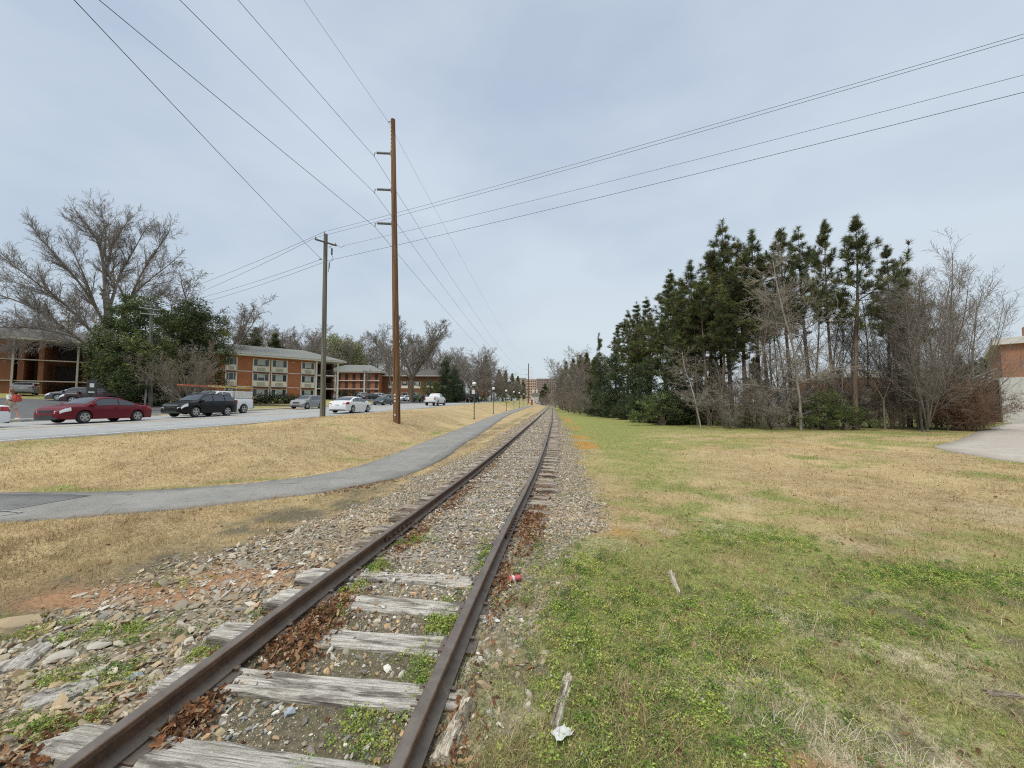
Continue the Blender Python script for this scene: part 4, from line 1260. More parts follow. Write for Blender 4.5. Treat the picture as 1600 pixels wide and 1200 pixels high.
PINES = [pine('pine_tree', 101, 16, .44, .19, .85, 8), pine('pine_tree', 102, 16, .50, .165, .85, 10), pine('pine_tree', 103, 15, .25, .21, .85, 4), pine('pine_tree', 104, 14, .48, .20, .8, 10)]
CED = np.array([[.040, .062, .024], [.055, .080, .028], [.072, .096, .032], [.030, .046, .020], [.085, .105, .04]])
SHRUBPINE = leafy('evergreen_tree', 105, [(0, 0, .7, 1.9, 1.9, .9), (.5, .3, 1.6, 1.7, 1.6, 1.0), (-.5, -.2, 2.4, 1.5, 1.5, 1.0), (.2, -.4, 3.4, 1.3, 1.3, 1.0), (0, .2, 4.4, 1.0, 1.0, 1.0), (-.1, 0, 5.4, .7, .7, .9), (.1, 0, 6.3, .4, .4, .8), (1.5, 0, 1.0, .9, .9, .8), (-1.4, .3, 1.3, .9, .9, .8), (0, -1.5, 1.2, 1.0, 1.0, .8)], 26000, .15, CED, 7, .12, 1, shell=.5, aspect=.35)
SPARSE = pine('pine_tree', 106, 11, .45, .15, .45, 6)
FARPINE = pine('pine_tree', 107, 14, .12, .24, 1.0, 0, per=14, L=.55, w=.09)
G1 = 'pines packed in the right hand grove'
mid_lab = 'dark green pine packed in the dense left half of the grove on the right'
put(PINES[0], 1143, 347, 31, 'tallest pine of the grove, with a spiky narrow top standing above all others', group=G1, wide=1.2)
put(PINES[3], 1337, 344, 26, 'tall open crowned pine on a bare straight trunk, right of its slimmer twin', group=G1, wide=1.15)
put(PINES[1], 1303, 344, 27.5, 'slim tall pine on a bare trunk, left one of the two standing clear', group=G1, wide=.9)
put(PINES[1], 1236, 357, 31, 'narrow dark pine behind the pale bare tree, left of a close pair', group=G1, wide=1.1)
put(PINES[0], 1264, 359, 31.5, 'narrow dark pine behind the pale bare tree, right of a close pair', group=G1, wide=1.15)
put(PINES[3], 1392, 385, 27, 'sparse pine leaning out at the right end of the pine group', group=G1, wide=.9)
put(SPARSE, 1422, 405, 29, 'thin half bare pine among the bare saplings at the right', group=G1)
for px, py, Y, k in [(1110, 395, 33, 1), (1183, 366, 34, 0), (1165, 396, 30, 1), (1086, 412, 35, 0), (1128, 402, 36, 1), (1060, 428, 38, 2), (1042, 440, 41, 0), (1018, 470, 45, 2), (1072, 455, 33.5, 2),
                     (1105, 440, 31, 1), (1130, 455, 30, 0), (1038, 505, 40, 2), (1200, 400, 32, 1), (1166, 440, 30.5, 0), (1088, 470, 32, 2), (1062, 490, 34, 2), (1120, 500, 34, 2)]:
    put(PINES[k], px, py, Y, mid_lab, group=G1, wide=1.38)
for px, py, Y, k in [(1000, 478, 47, 2), (980, 488, 51, 0), (962, 512, 56, 2), (993, 520, 48, 2)]:
    put(PINES[k], px, py, Y, 'pine in the farther shoulder of the grove where it steps down to the track', group=G1, wide=1.3)
put(SPARSE, 938, 522, 60, 'thin scraggly pine at the far left end of the grove against the sky', group=G1)
G2 = 'bushy evergreens at the foot of the grove'
for px, py, Y, w, lab in [(1052, 545, 33, 1.0, 'bushy low evergreen with skirts on the lawn, nearest of the dark ones'), (1012, 560, 36.5, 1.1, 'dark bushy evergreen left of the nearest low pine, its skirt on the lawn'),
                          (962, 545, 50, 1.0, 'dark evergreen at the left end of the grove beside the brown bare bush'), (938, 560, 56, 1.0, 'dark rounded evergreen closest to the track at the grove end'),
                          (1095, 580, 33, .8, 'low shaded evergreen under the tall pines behind grey saplings'),
                          (990, 570, 44, 1.2, 'dark evergreen between the low pine skirts, half hidden on both sides'), (1075, 600, 34.5, 1.0, 'small dark evergreen filling the gap under the tallest pines'), (1122, 605, 35, 1.0, 'small shaded evergreen behind the shorter pale bare tree')]:
    put(SHRUBPINE, px, py, Y, lab, group=G2, wide=w)

# bare trees and brush of the grove
SAP = [bare('bare_tree', 201, 10, .085, dict(lev=4, kids=[2.4, 1.6, 1.3, 0], seg=[9, 6, 4, 3], start=[.22, .15, .1, 0], ratio=[.30, .5, .5, 0], ang=[(25, 50), (25, 50), (30, 60), (0, 0)], wander=[.05, .12, .2, .25]), 'bark_grey', 'twig', split=1),
       bare('bare_tree', 202, 10, .075, dict(lev=4, kids=[2.0, 1.5, 1.3, 0], seg=[9, 6, 4, 3], start=[.3, .15, .1, 0], ratio=[.26, .5, .5, 0], ang=[(20, 45), (25, 50), (30, 60), (0, 0)], wander=[.06, .12, .2, .25]), 'bark_dark', 'twig_brown', split=1),
       bare('bare_tree', 203, 10, .07, dict(lev=4, kids=[1.8, 1.7, 1.4, 0], seg=[8, 6, 4, 3], start=[.15, .15, .1, 0], ratio=[.38, .5, .5, 0], ang=[(25, 55), (25, 50), (30, 60), (0, 0)], wander=[.07, .14, .2, .25]), 'bark_grey', 'twig', split=1, forks=3)]
SPREAD = bare('bare_tree', 210, 11, .065, dict(lev=4, seg=[9, 6, 4, 3], kids=[1.7, 1.4, 1.2, 0], ratio=[.36, .5, .5, 0], fork=.02, forkang=(4, 34), ang=[(18, 40), (20, 45), (25, 55), (30, 60), (0, 0)], start=[.2, .15, .1, .1, 0], wander=[.05, .08, .12, .2], rmin=.006), 'bark_grey', 'twig', split=1, forks=9)
PALE = bare('bare_tree', 211, 11, .085, dict(lev=5, kids=[3.2, 1.6, 1.3, 1.0, 0], seg=[10, 6, 4, 3, 3], ratio=[.34, .5, .5, .5, 0], ang=[(55, 85), (28, 55), (30, 60), (30, 60), (0, 0)], up=[.02, .03, .03, .02, .02], start=[.24, .15, .1, .1, 0], wander=[.09, .16, .18, .2, .25]), 'bark_pale', 'twig_pale', split=1)
BUSH = [bare('bare_bush', 221, 3.2, .03, dict(lev=4, kids=[1.8, 1.4, 1.1, 0], seg=[6, 5, 4, 3], fork=.03, forkang=(8, 50), ratio=[.5, .5, .5, 0], start=[.1, .1, .1, 0], ang=[(25, 55), (28, 60), (30, 70), (0, 0)], wander=[.12, .18, .22, .3], rmin=.005), 'bark_grey', 'twig_brown', split=1, nt=4, forks=7),
        bare('bare_bush', 222, 3.0, .028, dict(lev=4, kids=[1.9, 1.5, 1.1, 0], seg=[6, 5, 4, 3], fork=.03, forkang=(8, 58), ratio=[.5, .5, .5, 0], start=[.1, .1, .1, 0], ang=[(25, 60), (28, 60), (30, 70), (0, 0)], wander=[.14, .18, .22, .3], rmin=.005), 'bark_dark', 'twig', split=1, nt=4, forks=8)]
RUST = bare('bare_bush', 223, 3.0, .03, dict(lev=4, kids=[2.2, 1.7, 1.3, 0], seg=[6, 5, 4, 3], fork=.05, forkang=(12, 60), ratio=[.5, .5, .5, 0], start=[.1, .1, .1, 0], ang=[(25, 60), (28, 60), (30, 70), (0, 0)], wander=[.14, .18, .22, .3], rmin=.006), 'bark_dark', 'twig_rust', split=1, nt=4, forks=9)
put(PALE, 1249, 395, 25.5, 'bare tree with pale straight trunk and level lower limbs at the lawn edge', group='bare trees of the grove')
put(PALE, 1094, 535, 27.5, 'shorter bare tree with pale trunk at the lawn edge left of the grove middle', group='bare trees of the grove', wide=1.3)
put(SPREAD, 1446, 395, 24.5, 'large many stemmed bare tree fanning out over the right end of the grove', group='bare trees of the grove', rz=1.0, wide=1.1)
put(SPREAD, 1506, 430, 26, 'spreading bare tree reaching out toward the brick building', group='bare trees of the grove', rz=2.7, wide=.95)
put(SPREAD, 1395, 470, 27, 'many stemmed bare tree behind the brown brush, left of the largest fan', group='bare trees of the grove', rz=4.2)
gs = 'thin bare saplings of the grove'
for i, (px, py, Y) in enumerate([(1188, 470, 27), (1205, 430, 29), (1216, 410, 30), (1228, 440, 28), (1272, 420, 28.5), (1288, 440, 29), (1316, 500, 27), (1356, 440, 29), (1372, 470, 27.5), (1410, 440, 28), (1432, 470, 26), (1460, 430, 27), (1485, 460, 28), (1175, 500, 30), (1150, 540, 29),
                                 (1130, 560, 28.5), (1468, 400, 29), (1404, 405, 27), (1438, 415, 25.5), (1478, 420, 25.5), (1380, 430, 26.5), (1330, 450, 27.5), (1492, 440, 27), (1340, 520, 30), (1300, 480, 31), (1262, 500, 27), (1110, 575, 30), (1520, 470, 30), (1420, 420, 30)]):
    put(SAP[i % 3], px, py, Y, 'thin bare sapling standing in the brush of the right hand grove', group=gs, wide=.95)
gb = 'brown bare brush under the grove'
rgb = random.Random(8)
for i in range(26):
    px = 1130 + 375 * i / 25 + rgb.uniform(-8, 8); Y = rgb.uniform(25.8, 31)
    put(BUSH[i % 2], px, rgb.uniform(575, 630), Y, 'tangled brown bare bush in the thicket along the far edge of the lawn', 'bush', gb, wide=rgb.uniform(.9, 1.2))
for px, py, Y in [(1490, 592, 25.5), (1508, 590, 26), (1522, 596, 25.5), (1534, 602, 26.5), (1515, 612, 24.8)]:
    put(RUST, px, py, Y, 'rusty brown bare bush at the right end of the thicket by the driveway', 'bush', 'rusty bushes by the driveway', wide=.95)
# privet and cedar like bushes
GP = np.array([[.10, .14, .035], [.13, .17, .045], [.07, .10, .03], [.16, .19, .06]])
DK = np.array([[.032, .050, .018], [.045, .066, .022], [.060, .080, .026], [.026, .040, .016], [.085, .105, .035]])
priv = leafy('green_bush', 31, [(0, 0, 1.0, 1.5, 1.1, .9), (.8, .2, 1.6, .9, .8, .7), (-.8, 0, 1.5, 1.0, .8, .8), (0, 0, 2.1, .8, .7, .6), (-1.5, 0, .7, .8, .8, .6), (1.6, 0, .7, .9, .8, .6)], 9000, .075, GP, 3, .04, 5, shell=.2)
put(priv, 1288, 608, 26, 'olive green leafy bush among the bare brush at the lawn edge', 'bush', wide=1.1)
put(priv, 1322, 632, 25.6, 'low green bush right of the olive green one at the lawn edge', 'bush', wide=1.4)
put(priv, 1030, 612, 32, 'dark green bush at the left foot of the grove on the lawn', 'bush', wide=1.2)
put(priv, 1152, 640, 28, 'small green undergrowth bush below the grey saplings', 'bush', wide=1.4)

# treeline farther along the right side of the track
FB = [bare('bare_tree', 231, 14, .2, dict(lev=5, kids=[1.9, 1.4, 1.1, .9, 0], ratio=[.42, .5, .5, .5, 0], start=[.15, .15, .1, .1, 0], rmin=.014), 'bark_grey', 'twig_far', split=1, nt=5),
      bare('bare_tree', 232, 13, .2, dict(lev=5, kids=[1.8, 1.4, 1.1, .9, 0], ratio=[.46, .5, .5, .5, 0], start=[.12, .15, .1, .1, 0], rmin=.014), 'bark_grey', 'twig_brown', split=1, nt=5, forks=3),
      bare('bare_tree', 233, 15, .22, dict(lev=5, kids=[1.8, 1.4, 1.1, .9, 0], ratio=[.5, .5, .5, .5, 0], fork=.25, start=[.2, .15, .1, .1, 0], rmin=.014), 'bark_grey', 'twig_far', split=2, nt=5, forks=4)]
gt = 'trees beyond the grove along the right side of the track'
for i, (px, py, Y) in enumerate([(905, 540, 82), (916, 548, 76), (893, 550, 95), (884, 560, 108), (925, 556, 70), (898, 575, 78), (912, 585, 70), (878, 575, 125), (888, 590, 92)]):
    put(FB[i % 3], px, py, Y, 'grey bare tree in the far rounded clump right of the track', group=gt, wide=1.15)
for i, (px, py, Y) in enumerate([(908, 556, 92), (918, 553, 84), (896, 562, 104), (886, 566, 118), (879, 578, 136), (930, 560, 70), (875, 588, 150), (922, 590, 68), (905, 600, 80)]):
    put(FARPINE, px, py, Y, 'dark pine half hidden in the far rounded clump right of the track', group=gt)
for i, (px, py, Y) in enumerate([(897, 622, 70), (888, 618, 85), (906, 618, 64), (918, 622, 60), (880, 622, 105), (928, 626, 56), (875, 624, 125)]):
    put(BUSH[i % 2], px, py - 14, Y, 'low brown brush at the foot of the far clump beside the track', 'bush', 'brush beside the far track', wide=1.4)

# ---------------- left side
# the big old tree behind the magnolia: main limbs follow the photograph, at their real distance
def big_tree():
    rg = random.Random(77); Y0 = 47.0
    root = empty('bare_tree', (0, 0, 0), label='huge old bare tree with a fan of long limbs above the left building', cat='tree')
    x0, y0, z0 = base_xy(172, Y0)
    base = Vector((x0, y0, z0)); out = []
    def P(px, py, dY=0.0): return at(172 + (px - 172) * .96, 640 - (640 - py) * .93, Y0 + dY) - base
    limbs = [  # (polyline pixels with depth offset, r start, r end)
        ([(172, 640, 0), (171, 560, 0), (170, 490, 0), (166, 455, 0)], .80, .46),
        ([(166, 470, 0), (163, 420, 0), (160, 385, -.5), (150, 350, -1), (128, 322, -1.5)], .36, .05),
        ([(163, 420, 0), (172, 375, .5), (185, 345, 1.5), (200, 325, 2)], .22, .04),
        ([(160, 385, -.5), (166, 350, -1.5), (160, 318, -2)], .18, .04),
        ([(167, 480, 0), (180, 440, 1), (188, 410, 2), (204, 385, 2.5), (225, 345, 3)], .30, .05),
        ([(180, 440, 1), (176, 400, 3), (183, 370, 4)], .16, .04),
        ([(170, 520, 0), (196, 480, -1), (206, 450, -1.5), (228, 400, -2), (262, 352, -3)], .30, .05),
        ([(206, 450, -1.5), (232, 425, -3), (270, 395, -4)], .16, .04),
        ([(196, 480, -1), (222, 462, -2), (252, 452, -3)], .14, .03),
        ([(169, 510, 0), (150, 470, -1), (125, 430, -2), (92, 390, -3), (58, 352, -4)], .30, .05),
        ([(150, 470, -1), (132, 420, -3), (112, 375, -4)], .18, .04),
        ([(168, 540, 0), (135, 500, -2), (98, 462, -3), (50, 425, -4), (5, 390, -5)], .30, .05),
        ([(98, 462, -3), (60, 440, -5), (12, 425, -6)], .17, .03),
        ([(168, 560, 0), (120, 520, -3), (80, 490, -4), (35, 462, -5), (-30, 440, -6)], .28, .05),
        ([(120, 520, -3), (70, 505, -5), (15, 500, -6), (-40, 505, -7)], .18, .03),
        ([(169, 570, 0), (150, 545, -3), (115, 528, -5), (70, 520, -6), (30, 530, -7)], .18, .03),
        ([(169, 545, 0), (152, 505, 2), (140, 480, 3), (118, 462, 4)], .16, .03),
    ]
    Pm = dict(BARE); Pm.update(lev=4, seg=[6, 5, 4, 3], kids=[2.5, 2.3, 1.9, 0], ratio=[.5, .5, .5, 0], start=[.05, .1, .1, 0], ang=[(20, 45), (22, 45), (25, 55), (0, 0)], wander=[.10, .12, .16, .2], up=[.06, .05, .04, .03], rmin=.010, taper=[.3, .3, .35, .5], rr=[.6, .6, .65, .6])
    trunk, crown = [], []
    for li, (pl, ra, rb) in enumerate(limbs):
        pts = [P(*q) for q in pl]
        # smooth the polyline
        Q = pts
        for _ in range(2):
            N = [Q[0]]
            for a, b in zip(Q[:-1], Q[1:]): N += [a.lerp(b, .25), a.lerp(b, .75)]
            Q = N + [Q[-1]]
        n = len(Q) - 1
        for i in range(n):
            t0, t1 = i / n, (i + 1) / n
            jit = rand_perp((Q[i+1] - Q[i]).normalized(), rg) * (.05 if 0 < i < n else 0)
            r0, r1 = ra + (rb - ra) * t0, ra + (rb - ra) * t1
            trunk.append((*Q[i], *Q[i+1], r0 * .68, r1 * .68))
            if li and t1 > .28:
                d = (Q[i+1] - Q[i]).normalized()
                for _ in range(2 if rg.random() < .6 else 1):
                    s = rand_perp(d, rg); an = R(rg.uniform(22, 50))
                    nd = (d * math.cos(an) + s * math.sin(an) + Vector((0, 0, .12))).normalized()
                    grow(crown, Q[i].lerp(Q[i+1], rg.random()), nd, rg.uniform(1.8, 3.9) * (1.1 - .35 * t0), max(.022, r1 * .4), 1, Pm, rg)
        grow(crown, Q[-1], (Q[-1] - Q[-2]).normalized(), 2.6, rb, 1, Pm, rg)
    V, Fq = segs_mesh(trunk, 9); np_mesh('trunk', V, [Fq], M['bark_grey'], root, smooth=True)
    V, Fq = segs_mesh([c[1:] for c in crown], 3); np_mesh('crown', V, [Fq], M['twig_far'], root)
    root.location = base
big_tree()
# magnolia
def lump_px(items, Y0, base):
    out = []
    for px, py, dY, rpx in items:
        c = at(px, py, Y0 + dY) - base; r = rpx / FPX * (Y0 + dY)
        out.append((c.x, c.y, c.z, r, r, r * .9))
    return out
MAG = np.array([[.060, .085, .024], [.085, .115, .03], [.12, .15, .038], [.045, .064, .022], [.17, .19, .05], [.066, .09, .03]])
def magnolia():
    b = Vector(base_xy(205, 39))
    L = lump_px([(205, 500, 0, 30), (185, 530, -1, 32), (222, 485, 1, 28), (165, 552, -1.5, 24), (205, 555, -2, 30), (170, 588, -1.5, 25), (200, 595, -2, 26), (235, 540, 0, 30), (240, 580, 0, 28), (158, 570, 0, 18), (220, 615, 0, 22), (190, 618, 0, 20)], 39, b)
    r = leafy('magnolia_tree', 41, L, 42000, .21, MAG, 10, .16, 2, shell=.6)
    plant(r, b, 'broad dark magnolia with glossy leaves behind the left utility pole', 'tree')
    b = Vector(base_xy(300, 46))
    L = lump_px([(305, 488, 0, 22), (290, 508, -1, 30), (320, 512, 1, 28), (338, 525, 0, 18), (275, 530, 0, 28), (300, 550, 0, 32), (262, 500, 1, 16), (340, 555, 0, 22), (270, 580, 0, 30), (320, 590, 0, 28)], 46, b)
    r = leafy('magnolia_tree', 42, L, 40000, .22, MAG * .8, 10, .16, 2, shell=.6)
    plant(r, b, 'dark evergreen magnolia rising behind the brown vase shaped tree', 'tree')
magnolia()
crepe = bare('crape_myrtle', 240, 5.5, .07, dict(lev=5, seg=[6, 5, 4, 3, 3], kids=[2.1, 1.7, 1.3, 1.0, 0], fork=.03, forkang=(12, 44), ratio=[.52, .5, .5, .5, 0], start=[.3, .1, .1, .1, 0], ang=[(18, 42), (22, 48), (25, 55), (30, 60), (0, 0)], wander=[.06, .12, .16, .2, .25], rmin=.007), 'bark_pale', 'twig_brown', split=1, nt=5, forks=8)
put(crepe, 297, 531, 36, 'vase shaped bare brown tree with many pale stems beside the magnolia', wide=1.1, rz=.4)
put(FB[2], 330, 436, 70, 'grey bare tree rising behind the magnolias and the apartment roof', wide=1.2)
put(FB[1], 275, 440, 66, 'bare tree with a mistletoe ball behind the left magnolia', wide=1.1)
put(FB[0], 60, 455, 80, 'grey bare tree behind the left building roof, left of the huge old tree', wide=1.4)
put(FB[2], 105, 470, 85, 'grey bare tree right behind the left building roof', wide=1.5)
put(FB[1], 10, 470, 75, 'brown bare tree at the left picture edge behind the building', wide=1.5)
# mistletoe ball
mb_ = leafy('mistletoe', 51, [(0, 0, .5, .5, .5, .45)], 500, .12, np.array([[.10, .12, .03], [.14, .15, .05]]), 1, .01, 1, shell=.1)
p_ = at(292, 446, 66); mb_.location = p_; setp(mb_, 'green mistletoe ball high in the bare tree behind the magnolia', 'mistletoe')
gf = 'far bare trees behind the apartments'
for i, (px, py, Y) in enumerate([(425, 515, 120), (448, 512, 125), (470, 516, 118), (492, 520, 122), (408, 520, 112), (500, 530, 130), (590, 520, 165), (575, 528, 160), (690, 540, 150), (665, 535, 160), (705, 548, 165), (560, 535, 150), (437, 508, 140), (460, 506, 138), (483, 510, 142), (508, 522, 150), (528, 526, 150), (548, 528, 155), (605, 528, 150), (625, 530, 155), (680, 532, 140), (395, 505, 130), (415, 504, 135), (650, 540, 145)]):
    put(FB[i % 3], px, py, Y, 'grey bare tree in the far row behind the apartment roofs', group=gf, wide=1.25)
for px, py, Y, lab in [(398, 514, 100, 'dark conifer behind the apartment roof ridge'), (372, 512, 92, 'wide dark conifer behind the left end of the apartment roof'), (425, 522, 105, 'small dark conifer behind the middle of the apartment roof')]:
    put(FARPINE, px, py, Y, lab, wide=1.5)
YG = np.array([[.28, .30, .13], [.36, .36, .17], [.24, .25, .12]])
yl = bare('budding_tree', 245, 14, .2, dict(lev=5, kids=[2.0, 1.5, 1.3, 1.0, 0], ratio=[.42, .5, .5, .5, 0], start=[.2, .15, .1, .1, 0], rmin=.016), 'bark_grey', 'twig_pale', split=1, nt=5)
twig_flecks(yl, 9, 5200, [(0, 0, 9, 2.6, 2.6, 3.5), (0, 0, 12, 1.8, 1.8, 2.5), (1, 0, 7, 2.5, 2, 2)], .30, YG, 'leaves')
for i, (px, py, Y) in enumerate([(520, 518, 135), (540, 524, 140), (556, 530, 138)]):
    put(yl, px, py, Y, 'tree with pale yellow green spring buds above the second apartment roof', group='budding trees behind the apartments', wide=1.1)
put(bare('bare_tree', 251, 15, .34, dict(lev=5, kids=[2.3, 1.7, 1.4, 1.1, 0], fork=.3, forkang=(14, 44), ratio=[.46, .5, .5, .5, 0], start=[.15, .12, .1, .1, 0], ang=[(18, 42), (22, 48), (28, 55), (30, 60), (0, 0)], rmin=.013), 'bark_grey', 'twig_far', split=2, nt=6, forks=5), 643, 503, 88, 'big vase shaped bare tree in front of the farthest apartments', wide=1.15)
put(FB[2], 613, 512, 80, 'tall bare tree just left of the big vase shaped one, behind the wooden pole', wide=.95)
put(FB[0], 573, 575, 84, 'small thin bare tree on the grass before the second apartments', wide=.8)
put(SHRUBPINE, 697, 558, 92, 'dense dark cedar left of the white pickup by the road', rz=.3, wide=1.0)
put(SHRUBPINE, 711, 572, 96, 'lower dark cedar hugging the dense one by the road', rz=1.3, wide=1.1)
put(priv, 672, 592, 88, 'round yellow green bush tree beside the dark cedars', 'bush', wide=.9)
gw = 'woods along the far left side of the road'
wl = [(718, 548, 125), (735, 545, 128), (752, 548, 132), (768, 558, 140), (742, 540, 150), (726, 556, 112), (712, 565, 118), (757, 560, 122), (778, 572, 150), (790, 582, 168), (772, 585, 130), (786, 590, 148), (745, 575, 115), (800, 588, 190), (734, 580, 110), (760, 585, 120), (808, 595, 215), (797, 598, 160), (780, 600, 140), (762, 600, 118)]
for i, (px, py, Y) in enumerate(wl):
    put(FB[(i + 1) % 3], px, py, Y, 'brownish bare tree in the woods left of the road, before the distant blocks', group=gw, wide=1.35)
for i, (px, py, Y) in enumerate([(780, 578, 175), (790, 580, 190), (800, 584, 210), (809, 588, 235), (817, 594, 260), (758, 556, 160), (722, 600, 104)]):
    put(FARPINE, px, py, Y, 'dark pine poking out of the woods left of the road', group=gw, wide=1.2)
oakl = bare('oak_tree', 252, 6, .10, dict(lev=5, kids=[2.2, 1.6, 1.3, 1.0, 0], ratio=[.5, .5, .5, .5, 0], start=[.15, .15, .1, .1, 0], rmin=.016), 'bark_dark', 'twig_brown', split=1, nt=5)
twig_flecks(oakl, 12, 1800, [(0, 0, 4, 1.8, 1.8, 1.6), (0, 0, 2.5, 1.6, 1.6, 1.2)], .22, np.array([[.28, .15, .07], [.34, .19, .09], [.22, .12, .06]]))
put(oakl, 745, 602, 106, 'small oak keeping its rust brown leaves at the roadside woods', wide=1.4)
put(oakl, 755, 606, 112, 'second small rust leaved oak, farther along the roadside woods', wide=1.3)
for i, (px, py, Y) in enumerate([(722, 612, 106), (740, 616, 110), (765, 614, 118), (785, 616, 128), (702, 606, 100), (752, 618, 112), (775, 618, 122), (800, 618, 150)]):
    put(priv if i % 2 else BUSH[1], px, py, Y, 'undergrowth bush at the foot of the roadside woods', 'bush', 'undergrowth of the roadside woods', wide=1.6)
put(FARPINE, 851, 600, 330, 'dark evergreen standing before the mauve distant block', wide=2.2)
put(BUSH[0], 853, 616, 190, 'grey bare scrub at the far end of the track, left of it', 'bush', 'scrub at the far end of the track', wide=1.4)
put(BUSH[1], 847, 618, 180, 'grey bare scrub at the far end of the track, left of it', 'bush', 'scrub at the far end of the track', wide=1.5)
put(FB[0], 858, 612, 220, 'small bare tree at the far end of the track', wide=1.5)
put(FB[1], 868, 606, 170, 'bare tree closing the view right of the far track', wide=1.1)
# far right background behind the grove
for i, (px, py, Y) in enumerate([(1180, 560, 75), (1120, 565, 80), (1540, 560, 60), (1555, 548, 66), (1500, 556, 64), (1525, 565, 58)]):
    put(FARPINE, px, py, Y, 'dark evergreen far behind the grove, showing between its trunks', group='evergreens behind the grove', wide=1.4)
for i, (px, py, Y) in enumerate([(1545, 545, 52), (1575, 540, 60), (1230, 540, 70), (1420, 550, 72)]):
    put(FB[i % 3], px, py, Y, 'bare tree far behind the grove near the brick building', group='bare trees behind the grove')
# hedges
HG = np.array([[.030, .046, .018], [.040, .060, .022], [.055, .075, .028], [.022, .034, .014]])
def hedge(a, b, h, w, label, seed, Yn=None):
    A, B = Vector((a[0], a[1], gz(*a))), Vector((b[0], b[1], gz(*b)))
    d = B - A; n = max(3, int(d.length / .8)); L = []
    for i in range(n + 1):
        q = d * (i / n)
        for zz in (.3, .7): L.append((q.x, q.y, q.z + h * zz, .75, w, h * .36))
    r = leafy('hedge', seed, L, int(1500 * d.length), .17, HG, h, .03, 1, shell=.35)
    plant(r, A, label, 'hedge')

# ------------------------------------------------------------------ buildings
def brick(name, c1, c2, c3, sc=1.0):
    t = NT(name); o = t.tc()
    s = t.n.new('ShaderNodeSeparateXYZ'); t.l.new(o, s.inputs[0])
    cx = t.n.new('ShaderNodeCombineXYZ')
    t.l.new(t.math('ADD', s.outputs[0], s.outputs[1]), cx.inputs[0]); t.l.new(s.outputs[2], cx.inputs[1])
    b = t.n.new('ShaderNodeTexBrick'); t.l.new(cx.outputs[0], b.inputs['Vector'])
    b.inputs['Scale'].default_value = sc; b.inputs['Brick Width'].default_value = .23; b.inputs['Row Height'].default_value = .076
    b.inputs['Mortar Size'].default_value = .008; b.inputs['Color1'].default_value = (*c1, 1); b.inputs['Color2'].default_value = (*c2, 1); b.inputs['Mortar'].default_value = (*c3, 1)
    c = t.mix(t.ramp(t.noise(o, .7, 4), (.35, 0.0), (.7, .5)), b.outputs[0], tuple(x * .7 for x in c1))
    t.base(c).set(Roughness=.9, Specular_IOR_Level=.2)
    return t.m
M['brick'] = brick('orange_brick', (.41, .135, .055), (.35, .11, .045), (.36, .25, .17))
M['brick_dark'] = brick('dark_and_shaded_brick', (.20, .085, .045), (.16, .065, .04), (.2, .14, .1))  # darker brick; in recesses its colour also carries their shade
M['brick_mid'] = brick('shaded_brick', (.27, .10, .045), (.22, .08, .038), (.24, .17, .12))  # the orange brick again with shade mixed into its colour
M['brick_right'] = brick('red_brown_brick', (.37, .165, .085), (.31, .135, .075), (.36, .28, .21))
M['white_trim'] = simple('white_trim', (.68, .66, .60), (.55, .53, .48), 2, .6)
M['cream'] = simple('cream_panel', (.72, .655, .51), (.62, .56, .44), 1.5, .6)
M['shingle'] = simple('grey_shingle', (.15, .158, .146), (.215, .22, .205), 4, .95, bump=.3)
M['shingle_dark'] = simple('dark_shingle', (.07, .066, .06), (.115, .108, .10), 4, .95)
M['post_cream'] = simple('cream_post', (.46, .42, .34), (.38, .35, .28), 3, .7)
M['shade_in'] = simple('interior_shade', (.035, .03, .028), (.06, .05, .045), 2, .9)  # dark colour standing for the shade inside open bays
M['ac'] = simple('vent_grille', (.42, .39, .33), (.34, .31, .27), 12, .6)
M['curtain'] = simple('pale_curtain', (.42, .44, .42), (.30, .33, .33), 1.2, .8)
def glass_dark(name='window_glass', c=(.022, .026, .03), ior=1.5):
    t = NT(name); t.base(t.mix(t.noise(t.tc(), .8, 2), c, tuple(x * 2.2 for x in c))).set(Roughness=.06, IOR=ior); return t.m
M['glass'] = glass_dark()
M['metal_dark'] = simple('dark_metal', (.05, .05, .05), (.09, .085, .08), 6, .5, .5)
M['steel'] = simple('galvanised_steel', (.42, .43, .44), (.30, .31, .32), 5, .45, .7)
M['conc_wall'] = simple('pale_concrete_wall', (.56, .55, .52), (.47, .46, .43), 1.2, .85)

